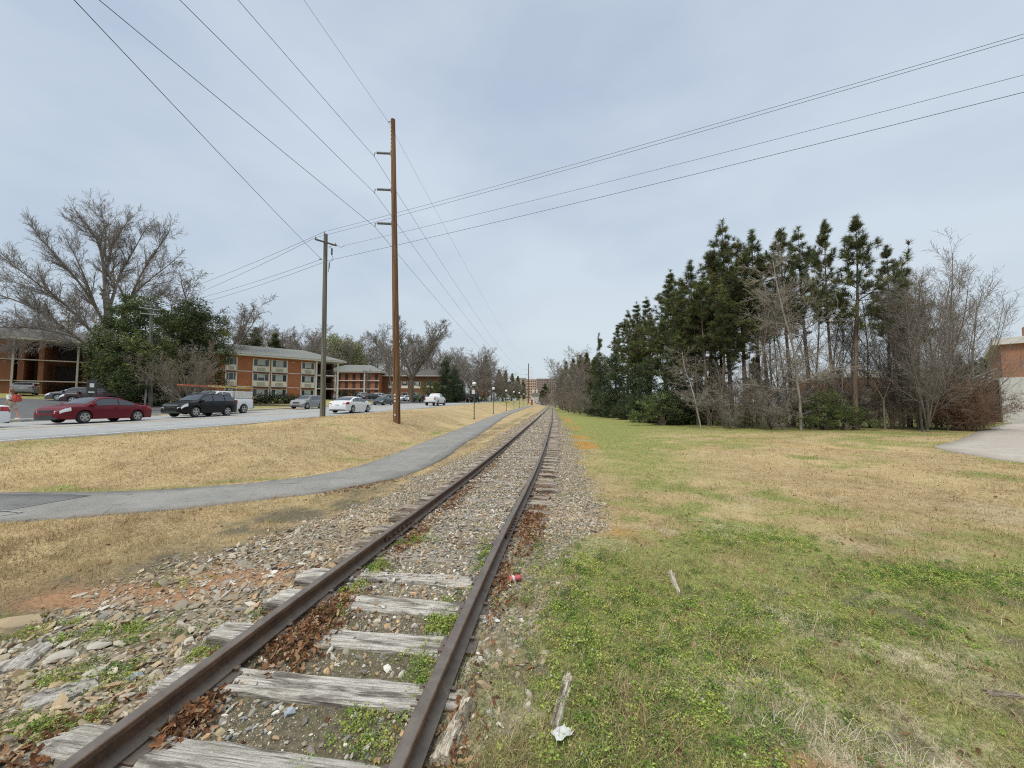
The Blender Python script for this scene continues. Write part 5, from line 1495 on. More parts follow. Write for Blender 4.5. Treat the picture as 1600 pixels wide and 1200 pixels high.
def local_frame(origin, d):
    """rotation about z so that local x runs along d"""
    return math.atan2(d[1], d[0])
def window_unit(parent, x0, x1, z0, z1, y=-.03, panel=None, drawn=0.0, ac=True):
    """three light window: frame, dark side lights, paler middle, with an optional cream panel below holding a vent"""
    f = MB(); t = .07
    f.box(x0, x1, y - .05, y + .03, z1 - t, z1); f.box(x0, x1, y - .05, y + .03, z0, z0 + t)
    f.box(x0, x0 + t, y - .048, y + .03, z0 + t, z1 - t); f.box(x1 - t, x1, y - .048, y + .03, z0 + t, z1 - t)
    a, b = x0 + (x1 - x0) * .27, x0 + (x1 - x0) * .73
    f.box(a - .03, a + .03, y - .046, y + .03, z0 + t, z1 - t); f.box(b - .03, b + .03, y - .046, y + .03, z0 + t, z1 - t)
    w = f.build('window', M['white_trim'], parent)
    MB().box(x0 + .02, x1 - .02, y - .005, y + .02, z0 + .03, z1 - .03).build('pane', M['glass'], w)
    if drawn > 0:  # pale curtain covers this share of the middle pane
        MB().box(a + .04, b - .04, y - .012, y - .002, z0 + .1 + (1 - drawn) * (z1 - z0), z1 - .09).build('curtain', M['curtain'], w)
    if panel is not None:
        p = MB().box(x0, x1, y - .06, y + .02, panel, z0 - .02).build('spandrel_panel', M['cream'], parent)
        if ac:
            MB().box(a - .05, b + .05, y - .12, y - .055, panel + .22, z0 - .25, .0).build('vent_grille', M['ac'], p)
def hip_roof(x0, x1, y0, y1, z, h, inset):
    m = MB(); ym = (y0 + y1) / 2
    m.add([(x0, y0, z), (x1, y0, z), (x1, y1, z), (x0, y1, z), (x0 + inset, ym, z + h), (x1 - inset, ym, z + h)],
          [(0, 1, 5, 4), (1, 2, 5), (2, 3, 4, 5), (3, 0, 4), (3, 2, 1, 0)])
    return m

def main_apartments():
    d = Vector((.73, .68, 0)).normalized()
    o = Vector((-47.2, 72, 0)) - d * 6.4
    gzv = 3.25
    r = empty('apartment_building', (o.x, o.y, gzv), math.atan2(d.y, d.x), 'three storey brick apartment block with cream window panels behind the hedge', 'building')
    L = 16.1; zt = 7.65
    w = MB().box(-9, L, 0, 12.5, -1.6, zt); w.build('wall', M['brick'], r)
    # end bay of the open stair: side wall, back wall, floors
    w = MB(); w.box(20.0, 20.35, 3.0, 12.5, -1.6, zt); w.box(L, 20.0, 7.5, 7.8, -1.6, zt); w.build('stair_wall', M['brick_dark'], r)  # stair recess walls coloured darker for the shade inside
    for z in (-.75, 1.95, 4.72):
        MB().box(L + .02, 20.3, .05, 7.48, z, z + .2).build('stair_floor', M['white_trim' if z > 0 else 'conc_wall'], r)
    rm = MB()
    for z in (2.15, 4.92):
        rm.box(L + .1, 20.2, .06, .11, z + .95, z + 1.02)
        for k in range(28): rm.box(L + .15 + k * .145, L + .18 + k * .145, .07, .1, z, z + .95)
    rm.build('stair_railing', M['metal_dark'], r)
    st = MB()
    for z0 in (-.55, 2.15):
        for k in range(12): st.box(17.2, 18.9, 2.0 + k * .28, 2.35 + k * .28, z0 + k * .2, z0 + k * .2 + .07)
    st.build('stair_flight', M['conc_wall'], r)
    for x in (15.98, 20.22): MB().box(x - .16, x + .16, -.22, .1, -1.6, zt - .02).build('column', M['white_trim'], r)
    cols = [(-4.4, -1.9), (1.1, 2.55), (5.15, 7.65), (8.15, 10.65), (13.3, 15.6)]
    rg = random.Random(3)
    for i, (a, b) in enumerate(cols):
        for j, z in enumerate((.3, 3.15, 5.9)):
            window_unit(r, a, b, z, z + 1.38, panel=(z - 1.05 if j else z - .9), drawn=rg.choice([0, .9, .6, .95]))
        for z in (4.75, 1.98):
            MB().box(a - .1, b + .1, -.32, .05, z, z + .08).build('ledge', M['metal_dark'], r)
        MB().box(a - .14, a - .02, -.14, .06, -1.5, zt - .3).build('pilaster', M['white_trim'], r)
        MB().box(b + .02, b + .14, -.14, .06, -1.5, zt - .3).build('pilaster', M['white_trim'], r)
    bands = [(-9, -4.6), (-1.7, .9), (2.75, 4.95), (7.83, 7.97), (10.85, 13.1)]
    for a, b in bands:
        for z in (1.98, 4.8): MB().box(a, b, -.05, .03, z, z + .13).build('floor_band', M['white_trim'], r)
    MB().box(-9.8, 21.6, -1.15, 13.6, zt, zt + .3).build('fascia', M['white_trim'], r)
    hip_roof(-9.9, 21.7, -1.25, 13.7, zt + .305, 2.5, 6.5).build('roof', M['shingle'], r)
    vl = MB(); vl.box(11.6, 11.9, -.16, -.02, 6.95, 7.1); vl.box(11.5, 11.75, -.14, -.02, -.1, .1); vl.build('wall_lamp', M['white_trim'], r)
    return r
main_apartments()
d_ = Vector((.73, .68, 0)).normalized(); n_ = Vector((.68, -.73, 0)).normalized()
o_ = Vector((-47.2, 72, 0)) - d_ * 6.4
hedge((-38.5, 47.5), (-29.6, 56.0), 1.55, .7, 'long clipped dark hedge under the apartment windows', 61)
patch('mulch_bed', [(-36.5, 44.0), (-27.2, 54.5), (-28.6, 56.8), (-39.5, 47.0)], .05, simple('mulch', (.085, .055, .04), (.15, .10, .075), 9, .95), 'dark brown mulch bed under the clipped hedge')
hedge((-38.2, 84.0), (-34.8, 86.0), 2.1, 1.6, 'rounded dark hedge bush right of the open stair', 62)
hedge((-40.0, 38.6), (-36.2, 39.4), 2.0, .9, 'dark evergreen shrubs under the magnolia behind the pole', 63)
hedge((-37.0, 39.8), (-32.6, 42.6), 1.7, .8, 'dark evergreen shrubs below the vase shaped bare tree', 64)

def second_apartments():
    # gallery block behind the car park
    Y = 123.0; x0 = at(524, 600, Y).x; x1 = at(591, 600, Y).x
    z0 = gz(x0 + 6, Y) - .3
    r = empty('apartment_building', (x0, Y, z0), R(4), 'low brick apartment block with narrow dark openings right of the hedge bush', 'building')
    zt = at(560, 582, Y).z - z0; L = x1 - x0
    MB().box(-3, L, 0, 10, -1, zt).build('wall', M['brick'], r)
    for k in range(6):
        a = .3 + k * 2.35
        for j in range(3): MB().box(a + .35, a + 1.25, -.06, .05, .3 + j * zt / 3, .3 + j * zt / 3 + zt / 3 - .75).build('shade_panel', M['shade_in'], r)  # solid slabs on the wall, coloured as shaded openings
    for z in (zt / 3, 2 * zt / 3): MB().box(-3, L + .1, -.5, -.02, z - .1, z + .12).build('floor_band', M['white_trim'], r)
    for x in (.2, 9.3): MB().box(x - .2, x + .2, -.75, -.52, -1, zt).build('column', M['white_trim'], r)
    MB().box(-3.5, L + .8, -1.2, 10.6, zt, zt + .35).build('fascia', M['white_trim'], r)
    hip_roof(-3.6, L + .9, -1.3, 10.7, zt + .355, 2.6, 5).build('roof', M['shingle'], r)
    # third block, angled, with window bays
    Y = 128.0; x0 = at(592, 600, Y).x; x1 = at(700, 600, Y).x
    z0 = gz(x0 + 8, Y) - .3
    r = empty('apartment_building', (x0, Y, z0), R(2), 'far brick apartment block with cream window bays behind the big bare tree', 'building')
    zt = at(640, 588, Y).z - z0; L = x1 - x0
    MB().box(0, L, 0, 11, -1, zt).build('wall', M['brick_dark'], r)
    rg = random.Random(4)
    for k in range(5):
        a = 3.2 + k * 4.2
        for j in range(2):
            z = .9 + j * zt / 2.1
            window_unit(r, a, a + 2.2, z, z + 1.35, panel=z - .85, drawn=rg.choice([0, .8, .5]), ac=False)
    MB().box(-.9, L + .9, -1.1, 11.5, zt, zt + .35).build('fascia', M['white_trim'], r)
    hip_roof(-1, L + 1, -1.2, 11.6, zt + .355, 2.4, 5).build('roof', M['shingle_dark'], r)
second_apartments()

def left_building():
    d = Vector((.80, .60, 0)).normalized(); nrm = Vector((-d.y, d.x, 0))
    p = at(-60, 600, 45); zb = 2.25
    o = Vector((p.x, p.y, zb))
    r = empty('apartment_building', o, math.atan2(d.y, d.x), 'shade-coloured brick apartment building with tall piers and white posts at the left edge', 'building')
    zt = 7.7; L = 17.0
    # back volumes and piers
    MB().box(-4, L + 1.5, 3.2, 12, -1, zt).build('back_wall', M['brick_dark'], r)  # set-back wall, its shade put into the brick colour
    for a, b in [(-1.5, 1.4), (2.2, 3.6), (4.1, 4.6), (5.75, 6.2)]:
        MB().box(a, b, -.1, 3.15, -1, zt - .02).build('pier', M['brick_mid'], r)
    for a in (3.8, 9.2, 14.9): MB().box(a - .09, a + .09, -.55, -.37, -1, zt).build('post', M['post_cream'], r)
    for a, b in ((6.4, 8.9), (9.4, 14.6)):
        for j, z in enumerate((.1, 2.75, 5.3)):
            MB().box(a + .1, b - .1, 3.05, 3.18, z + .15, z + 2.1).build('shade_panel', M['shade_in'], r)  # dark slabs painted in for the shade of the bays
    for z in (2.55, 5.2):
        MB().box(-4, 10.6, -.32, -.12, z, z + .13).build('floor_band', M['post_cream'], r)
        MB().box(7.32, L, .0, 3.1, z - .06, z + .1).build('balcony_floor', M['brick_dark'], r)
    for z in (2.65,):
        m = MB(); m.box(11, 14.6, .02, .08, z + .95, z + 1.02)
        for k in range(24): m.box(11.05 + k * .15, 11.08 + k * .15, .03, .07, z, z + .95)
        m.build('railing', M['metal_dark'], r)
    MB().box(10.9, 14.5, 2.6, 3.02, -1, 1.1).build('half_wall', M['conc_wall'], r)
    for x, z in ((5.5, 2.3), (13.6, 2.45)):
        MB().box(x - .5, x + .5, -.3, -.14, z, z + .1).build('lamp', M['white_trim'], r)
    w = MB().box(L - 1.9, L + 1.5, -.05, 3.1, -1, zt - .6).build('end_wall', M['cream'], r)
    window_unit(r, L - 1.6, L - .2, 2.9, 4.6, y=-.1, drawn=.5)
    window_unit(r, L - 1.6, L - .2, .3, 1.9, y=-.1, drawn=.9)
    MB().box(-5, L + 2.3, -1.3, 12.8, zt, zt + .32).build('fascia', M['white_trim'], r)
    hip_roof(-5.1, L + 2.4, -1.4, 12.9, zt + .325, 1.9, 5.5).build('roof', M['shingle_dark'], r)
left_building()

def right_building():
    Y = 36.0
    p = at(1568, 663, Y); z0 = gz(p.x, Y)
    r = empty('brick_building', (p.x, Y, z0), R(-49), 'brick building on a pale concrete base at the right edge', 'building')
    zc = at(1568, 590, Y).z - z0; zt = at(1568, 539, Y).z - z0; zp = at(1568, 529, Y).z - z0
    MB().box(.15, 24, .12, 16, zc, zt).build('wall', M['brick_right'], r)
    bs = MB(); bs.box(0, 24, 0, 16, -.5, zc - .004); bs.build('base_wall', M['conc_wall'], r)
    MB().box(.1, 24, -.012, 0, zc * .52, zc * .53).build('joint_line', M['kerb'], r)
    MB().box(-.35, 24, -.35, 16.2, zt, zp).build('parapet', M['white_trim'], r)
    MB().box(1.7, 2.9, 2.5, 3.7, zp, zp + 1.2).build('chimney', M['brick_right'], r)
    # outside stair on the left flank with pale handrails
    st = MB()
    for k in range(10): st.box(-3.4 + k * .34, -.02, 2.2, 3.6, zc - 2.0 + k * .19, zc - 1.83 + k * .19)
    st.box(-3.4, -.03, 2.25, 3.55, -.3, zc - 2.0); st.build('stair', M['metal_dark'], r)
    rl = MB()
    for off in (0, .32, .64, .96):
        rl.tube([(-3.5, 2.15, zc - 1.9 + off), (-.05, 2.15, zc + .05 + off)], .045, 6)
    rl.build('handrail', M['white_trim'], r)
right_building()

def far_low_building():
    Y = 78.0; a, b = at(1318, 600, Y).x, at(1540, 600, Y).x
    z0 = gz((a + b) / 2, Y)
    r = empty('brick_building', (a, Y, z0), 0, 'long low brick building glimpsed through the trunks of the grove', 'building')
    zt = at(1400, 590, Y).z - z0; zr = at(1400, 578, Y).z - z0
    MB().box(0, b - a, 0, 14, -.5, zt).build('wall', M['brick_right'], r)
    MB().box(-.4, b - a + .4, -.4, 14.4, zt, zr).build('parapet', M['conc_wall'], r)
    Y = 62.0; a, b = at(1085, 655, Y).x, at(1470, 655, Y).x
    z0 = gz((a + b) / 2, Y)
    zt = at(1400, 640, Y).z - z0
    o = MB().box(0, b - a, 0, .3, -.3, max(.6, zt)).build('low_wall', M['conc_wall'], loc=(a, Y, z0))
    setp(o, 'low pale wall seen in the gaps behind the brown brush', 'wall')
far_low_building()

# distant blocks at the end of the track, wall colours paled to imitate haze
M['salmon'] = simple('hazy_salmon_wall', (.47, .34, .265), (.42, .30, .235), .1, .9)
M['tan'] = simple('hazy_tan_wall', (.46, .40, .31), (.40, .35, .28), .1, .9)
M['mauve'] = simple('hazy_mauve_brick_wall', (.31, .235, .215), (.28, .21, .195), .1, .9)
def block(px0, px1, pytop, Y, depth, mat, label, floors, bays, roof=True):
    a, b = at(px0, 610, Y).x, at(px1, 610, Y).x
    z0 = gz((a + b) / 2, Y) - 2; h = at(800, pytop, Y).z - z0
    r = empty('distant_block', (a, Y, z0), 0, label, 'building')
    w = b - a
    MB().box(0, w, 0, depth, -2, h).build('wall', mat, r)
    for i in range(floors):
        z = h - 2.2 - i * 3.6
        if z < 2: break
        for j in range(bays):
            x = w * (j + .5) / bays
            MB().box(x - w / bays * .28, x + w / bays * .28, -.12, .05, z - 1.0, z + .7).build('window', M['glass'], r)
    MB().box(-.4, w + .4, -.4, depth + .4, h, h + .8).build('parapet', M['conc_wall'], r)
block(822, 838, 593, 520, 22, M['salmon'], 'salmon distant tower block left of the far track', 7, 5)
block(806, 822, 591, 560, 22, M['tan'], 'tan distant block behind the salmon tower', 7, 4)
block(839, 868, 592, 600, 30, M['mauve'], 'wide mauve brick block in the far distance', 6, 9)
def far_shop():
    Y = 250; a = at(830, 620, Y).x; z0 = gz(a, Y) - 1
    h = at(830, 618, Y).z - z0
    r = empty('shop_building', (a, Y, z0), 0, 'pale low shop with a gabled front at the end of the path', 'building')
    w = at(842, 620, Y).x - a
    MB().box(0, w, 0, 12, -1, h).build('wall', M['conc_wall'], r)
    MB().prism([(-.5, h), (w + .5, h), (w * .8, h + 1.8), (w * .2, h + 1.8)], -.6, 12.6).build('roof', M['shingle'], r)
    for k in (.3, .8): MB().box(w * k - .4, w * k + .4, 4, 5, h + .5, h + 4.2).build('chimney', M['white_trim'], r)
far_shop()

# ------------------------------------------------------------------ vehicles
def paint():
    t = NT('car_paint')
    t.base(t.objcol()).set(Roughness=.35, Metallic=.0, Coat_Weight=.12, Coat_Roughness=.08, Specular_IOR_Level=.25)
    return t.m
M['paint'] = paint()
M['cglass'] = glass_dark('car_glass', (.018, .022, .026), 1.9)
M['tyre'] = simple('tyre_rubber', (.022, .022, .023), (.035, .034, .033), 9, .85)
M['rim'] = simple('alloy_rim', (.55, .56, .58), (.45, .46, .48), 5, .3, .8)
M['lamp_clear'] = simple('headlight_lens', (.78, .79, .80), (.62, .63, .65), 5, .12)
M['lamp_red'] = simple('tail_light_lens', (.42, .02, .025), (.30, .012, .018), 5, .15)
M['trim'] = simple('black_trim', (.02, .02, .021), (.035, .035, .036), 5, .6)
M['plate'] = simple('number_plate', (.62, .63, .62), (.55, .56, .55), 20, .5)
CAR = {
 'coupe': dict(L=4.54, W=1.74, wb=2.62, wo=-.05, r=.315, sill=.20, top=[(-2.27, .78), (-2.2, .92), (-1.75, .975), (-1.5, 1.0), (-1.05, 1.19), (-.65, 1.33), (-.2, 1.40), (.2, 1.405), (.5, 1.36), (.85, 1.17), (1.18, .99), (1.35, .965), (1.85, .89), (2.12, .80), (2.27, .66)],
               belt=[(-2.3, .92), (0, .90), (2.3, .86)], cab=(1.2, .42, -.55, -1.5), sw=[(-.32, .78), (-1.15, -.38)]),
 'suv': dict(L=4.66, W=1.80, wb=2.67, wo=0.0, r=.36, sill=.26, top=[(-2.33, .95), (-2.27, 1.12), (-2.1, 1.36), (-1.9, 1.54), (-1.65, 1.62), (-1.0, 1.67), (-.2, 1.68), (.25, 1.65), (.5, 1.58), (.85, 1.35), (1.18, 1.12), (1.35, 1.08), (1.95, 1.0), (2.2, .88), (2.33, .68)],
             belt=[(-2.4, 1.10), (0, 1.06), (2.4, .98)], cab=(1.2, .42, -1.75, -2.22), sw=[(-.05, .86), (-1.05, -.12), (-1.95, -1.14)]),
 'hatch': dict(L=4.14, W=1.80, wb=2.57, wo=.05, r=.33, sill=.24, top=[(-2.07, .90), (-2.04, 1.1), (-1.98, 1.35), (-1.88, 1.54), (-1.6, 1.585), (-.8, 1.61), (.1, 1.60), (.35, 1.55), (.7, 1.36), (1.02, 1.12), (1.2, 1.08), (1.75, 1.0), (1.98, .84), (2.07, .66)],
               belt=[(-2.4, 1.06), (0, 1.03), (2.4, .98)], cab=(1.05, .28, -1.7, -2.0), sw=[(-.02, .75), (-.98, -.10), (-1.72, -1.08)]),
 'sedan': dict(L=4.85, W=1.82, wb=2.78, wo=.02, r=.33, sill=.20, top=[(-2.42, .80), (-2.36, 1.0), (-2.0, 1.055), (-1.72, 1.07), (-1.35, 1.23), (-.95, 1.37), (-.4, 1.45), (.1, 1.455), (.5, 1.40), (.95, 1.17), (1.3, .99), (1.5, .955), (2.05, .86), (2.3, .73), (2.42, .58)],
               belt=[(-2.5, .98), (0, .95), (2.5, .88)], cab=(1.32, .42, -.85, -1.74), sw=[(-.05, .92), (-.95, -.11), (-1.38, -1.02)]),
 'pickup': dict(L=5.85, W=2.02, wb=3.68, wo=.12, r=.40, sill=.42, top=[(-2.93, 1.30), (-2.88, 1.33), (-.62, 1.33), (-.56, 1.34), (-.50, 1.76), (-.36, 1.90), (.1, 1.94), (.55, 1.93), (.8, 1.86), (1.1, 1.58), (1.38, 1.30), (1.6, 1.25), (2.55, 1.17), (2.8, 1.05), (2.93, .80)],
                belt=[(-3, 1.31), (0, 1.28), (3, 1.14)], cab=(1.4, .72, -.42, -.56), sw=[(.42, 1.02), (-.40, .34)]),
}
def car_proto(kind, name):
    S = CAR[kind]; L, W, r = S['L'], S['W'], S['r']
    root = empty(name, (0, 0, 0))
    tx, tz = zip(*S['top']); bx, bz = zip(*S['belt'])
    xw = (S['wo'] - S['wb'] / 2, S['wo'] + S['wb'] / 2)
    Ra = r * 1.16
    top = lambda x: float(np.interp(x, tx, tz))
    belt = lambda x: min(float(np.interp(x, bx, bz)), top(x) - .025)
    roof = max(tz)
    def zb(x):
        e = .06 * max(0, (abs(x) - (L / 2 - .5)) / .5) ** 2
        for c in xw:
            if abs(x - c) < Ra:
                return max(S['sill'], r + math.sqrt(max(0, Ra * Ra - (x - c) ** 2)) * .98)
        return S['sill'] + e
    def hw(x):
        t = abs(x) / (L / 2)
        return W / 2 * (1 - .035 * t ** 2 - .13 * max(0, (t - .72) / .28) ** 2.2)
    def section(x):
        w, zl, zr, zbt = hw(x), zb(x), top(x), belt(x)
        h = max(0, zr - zbt)
        wt = w * .94 - .33 * h if h > .12 else w * .93 - .12 * (h / .12)
        zm = max(zl + .03, .55 * zbt + .45 * S['sill']); zs = max(zm + .02, zbt - .07)
        k = min(1, h / .12)
        return [(0, zl), (w * .90, zl), (w * .975, zl + .02), (w, zm), (w * .985, zs), (w * .94, max(zs + .01, zbt)),
                ((w * .94 + wt) / 2 + .012 * k, (zbt + zr - .04 * k) / 2), (wt, zr - .05 * k - .004), (wt - .10, zr - .008 * k), (wt * .45, zr), (0, zr + .006)]
    xs = sorted(set([round(v, 4) for v in list(np.linspace(-L / 2, L / 2, 46)) + list(tx)] + [round(c + Ra * math.cos(a), 4) for c in xw for a in np.linspace(0, math.pi, 13)] + [round(c + s * (Ra + .004), 4) for c in xw for s in (-1, 1)]))
    xs = [x for x in xs if -L / 2 <= x <= L / 2]
    mb = MB(); secs = []
    ends = [(-L / 2 - .03, .80)] + [(x, 1) for x in xs] + [(L / 2 + .03, .80)]
    for x, sc in ends:
        s = section(min(max(x, -L / 2), L / 2))
        if sc < 1:
            zc = (s[0][1] + s[-1][1]) / 2
            s = [(y * .88, zc + (z - zc) * sc) for y, z in s]
        ring = [(x, y, z) for y, z in s] + [(x, -y, z) for y, z in s[-2:0:-1]]
        secs.append(ring)
    n = len(secs[0])
    for ring in secs: mb.v += ring
    for i in range(len(secs) - 1):
        for j in range(n): mb.f.append((i*n + j, i*n + (j+1) % n, (i+1)*n + (j+1) % n, (i+1)*n + j))
    mb.f.append(tuple(range(n))[::-1]); mb.f.append(tuple((len(secs)-1)*n + j for j in range(n)))
    mb.build('body', M['paint'], root, smooth=True, sharp=38)
    xA, xB, xC, xD = S['cab']
    # windscreen and rear window on the top surface
    def toppane(nm, xa, xb):
        g = MB(); nxp, nyp = 7, 8
        for i in range(nxp):
            x = xa + (xb - xa) * i / (nxp - 1); s = section(x)
            wt = s[8][0] + .02
            for j in range(nyp):
                y = -wt + 2 * wt * j / (nyp - 1)
                ay = abs(y)
                z = np.interp(ay, [0, s[9][0], s[8][0], s[7][0]], [s[10][1], s[9][1], s[8][1], s[7][1]])
                g.v.append((x + (.010 if xa > 0 else -.010), y, float(z) + .010))
        for i in range(nxp - 1):
            for j in range(nyp - 1): g.f.append((i*nyp + j, i*nyp + j + 1, (i+1)*nyp + j + 1, (i+1)*nyp + j))
        return g.build(nm, M['cglass'], root, smooth=True)
    toppane('windscreen', xA - .07, xB + .02)
    if xC - xD > .08: toppane('rear_window', xC - .02, xD + .07)
    else:
        s = section(xD + .05); w_ = hw(xD) * .72
        MB().box(xD - .035, xD - .005, -w_, w_, belt(xD) + .06, roof - .17).build('rear_window', M['cglass'], root)
    for sgn in (1, -1):
        for xa, xb in S['sw']:
            g = MB(); nxp = 8
            for i in range(nxp):
                x = xa + (xb - xa) * i / (nxp - 1); s = section(x)
                for t in (.10, .5, .90):
                    A, B, C = s[5], s[6], s[7]
                    y, z = (A[0] + (B[0] - A[0]) * t * 2, A[1] + (B[1] - A[1]) * t * 2) if t <= .5 else (B[0] + (C[0] - B[0]) * (t * 2 - 1), B[1] + (C[1] - B[1]) * (t * 2 - 1))
                    g.v.append((x, sgn * (y + .008), z + .002))
            for i in range(nxp - 1):
                for j in range(2): g.f.append((i*3 + j, i*3 + j + 1, (i+1)*3 + j + 1, (i+1)*3 + j))
            g.build('side_window', M['cglass'], root, smooth=True)
        # lamps wrap round the corners
        def sidepatch(nm, xa, xb, ta, tb, mat, push=.012):
            g = MB(); nxp = 6
            for i in range(nxp):
                x = xa + (xb - xa) * i / (nxp - 1); s = section(x)
                zl, zh = s[3][1], s[5][1]
                for t in (ta, (ta + tb) / 2, tb):
                    z = zl + (zh - zl) * t
                    y = float(np.interp(z, [s[3][1], s[4][1], s[5][1]], [s[3][0], s[4][0], s[5][0]]))
                    g.v.append((x + math.copysign(.006, x), sgn * (y + push), z))
            e = len(g.v); x = xb; s = section(x)
            for t in (ta, (ta + tb) / 2, tb):   # turn the corner inwards
                z = s[3][1] + (s[5][1] - s[3][1]) * t
                g.v.append((math.copysign(L / 2 + .036, x), sgn * (hw(x) * .66), z))
            for i in range(nxp):
                for j in range(2): g.f.append((i*3 + j, i*3 + j + 1, (i+1)*3 + j + 1, (i+1)*3 + j))
            return g.build(nm, mat, root, smooth=True)
        sidepatch('headlight', L / 2 - .42, L / 2 - .03, .28, .90, M['lamp_clear'])
        if kind in ('suv', 'hatch', 'pickup'):
            z0, z1 = (belt(-L/2 + .05) - .18, belt(-L/2 + .05) + .16) if kind != 'pickup' else (.88, 1.26)
            w_ = hw(-L / 2 + .02)
            MB().box(-L / 2 - .045, -L / 2 + .12, sgn * w_ * .80 if sgn > 0 else -w_ * 1.0, sgn * w_ * 1.0 if sgn > 0 else -w_ * .80, z0, z1, .02).build('tail_light', M['lamp_red'], root)
        else:
            sidepatch('tail_light', -L / 2 + .42, -L / 2 + .03, .38, .92, M['lamp_red'])
        # door mirror
        xm = xA - .28; s = section(xm)
        MB().box(xm - .09, xm + .09, sgn * (s[5][0] + .10) - .09, sgn * (s[5][0] + .10) + .09, s[5][1] + .02, s[5][1] + .17, .04).build('wing_mirror', M['paint'], root, smooth=True)
        dh = MB()
        for xa, xb in S['sw'][:2 if kind != 'coupe' else 1]:
            s = section(xa + .1); y = s[4][0] + .012
            dh.box(xa + .03, xa + .22, sgn * y - .012, sgn * y + .018, s[4][1] - .045, s[4][1] - .015)
        dh.build('door_handle', M['paint'], root)
    zg = top(L / 2 - .1)
    gr = MB(); gr.box(L / 2 + .0, L / 2 + .045, -hw(L/2) * .52, hw(L/2) * .52, zg - .20, zg - .07, .01); gr.box(L / 2, L / 2 + .045, -hw(L/2) * .62, hw(L/2) * .62, .27, .42, .01)
    gr.build('grille', M['trim'], root)
    w_ = hw(L / 2) * .9
    for sx in (1, -1):
        MB().box(min(sx * (L/2 - .10), sx * (L/2 + .05)), max(sx * (L/2 - .10), sx * (L/2 + .05)), -w_, w_, S['sill'] + .0, S['sill'] + .11, .03).build('bumper', M['trim'], root, smooth=True)
    MB().box(-L/2 - .05, -L/2 - .028, -.16, .16, .62 if kind != 'pickup' else .60, .75 if kind != 'pickup' else .73).build('number_plate', M['plate'], root)
    # wheels: tyre with a five spoke rim
    for c in xw:
        for sgn in (1, -1):
            yo = sgn * (W / 2 - .125)
            wv = .215 if kind != 'pickup' else .26
            ty = MB(); pr = [(r * .60, -wv/2), (r * .93, -wv/2), (r, -wv * .36), (r, wv * .36), (r * .93, wv/2), (r * .60, wv/2)]
            ty.lathe(pr, 22, 'y', (c, yo, r)); t_o = ty.build('wheel', M['tyre'], root, smooth=True, sharp=30)
            rm = MB(); y1 = yo + sgn * (wv / 2 + .006); y0 = yo + sgn * (wv / 2 - .05)
            nn = 22; b0 = len(rm.v)
            for rr_, yy in ((r * .68, y1), (r * .58, y1), (r * .56, y0)):
                for k in range(nn): rm.v.append((c + rr_ * math.cos(6.2832 * k / nn), yy, r + rr_ * math.sin(6.2832 * k / nn)))
            for q in range(2):
                for k in range(nn): rm.f.append((q*nn + k, q*nn + (k+1) % nn, (q+1)*nn + (k+1) % nn, (q+1)*nn + k))
            for k in range(5):
                a = 6.2832 * k / 5 + .3; ca, sa = math.cos(a), math.sin(a)
                V = []
                for rr_, hw_ in ((r * .08, .05), (r * .60, .035)):
                    for s2 in (-1, 1): V.append((c + rr_ * ca - s2 * hw_ * sa, y1 - sgn * .004, r + rr_ * sa + s2 * hw_ * ca))
                rm.add(V, [(0, 1, 3, 2)])
            rm.lathe([(r * .16, min(y0, y1)), (r * .16, max(y0, y1) + .002)], 10, 'y', (c, 0, r))
            rm.build('rim', M['rim'], t_o, fix=False)
            MB().lathe([(r * .57, min(y0, y0 - sgn * .01)), (r * .57, max(y0, y0 - sgn * .01))], 18, 'y', (c, 0, r)).build('shade_backing', M['trim'], t_o)  # black disc behind the spokes, painted-in shade of the wheel
    if kind == 'coupe':
        MB().box(-2.2, -2.02, -.62, .62, 1.035, 1.06, .008).build('spoiler', M['paint'], root)
        for s in (-.55, .55): MB().box(-2.14, -2.06, s - .03, s + .03, .95, 1.04).build('spoiler_foot', M['paint'], root)
    if kind == 'suv':
        for s in (-1, 1): MB().tube([(-1.6, s * .62, 1.66), (-1.4, s * .62, 1.715), (.0, s * .62, 1.73), (.2, s * .62, 1.68)], .02, 6).build('roof_rail', M['steel'], root)
        MB().box(L/2 + .02, L/2 + .06, -.55, .55, .80, .845, .01).build('chrome_bar', M['rim'], root)
    if kind == 'pickup':
        MB().box(-2.84, -.68, -.86, .86, 1.300, 1.345).build('dark_bed_panel', M['trim'], root)  # dark panel on the closed top stands in for the hollow bed
        MB().box(-2.99, -2.90, -.98, .98, .50, .66, .03).build('chrome_bumper', M['rim'], root, smooth=True)
    return root
PRO = {}
def car(kind, name, loc, heading, color, label, cat='car', group=None, tint=None, scale=None):
    """heading: direction of travel as an angle; the first of a kind is the prototype itself"""
    if kind not in PRO:
        PRO[kind] = car_proto(kind, name); o = PRO[kind]
    else:
        o = copy_tree(PRO[kind]); o.name = name
    o.location = loc; o.rotation_euler = (0, 0, heading)
    if scale: o.scale = scale
    for ch in o.children: ch.color = (*color, 1)
    if 'group' in o: del o['group']
    return setp(o, label, cat, group)
HEAD_TO = math.atan2(-1, -ROADS)       # towards the camera
HEAD_AWAY = math.atan2(1, ROADS)
def on_road(v, y, kind, away):
    """car centre on the lane with lateral v at depth y, pitched with the road"""
    x = v + ROADS * y
    return (x, y, float(zroad(y)) + .006)
RED = (.125, .007, .014); BLACK = (.004, .004, .0045); SILVER = (.38, .385, .39); WHITE = (.72, .73, .74); DGREY = (.055, .062, .072); MAROON = (.055, .030, .034); BLUE = (.018, .022, .075)
car('coupe', 'parked_coupe' if False else 'coupe_car', on_road(-25.35, 21.7, 'coupe', False), HEAD_TO, RED, 'dark red two door coupe with small spoiler driving towards the viewer')
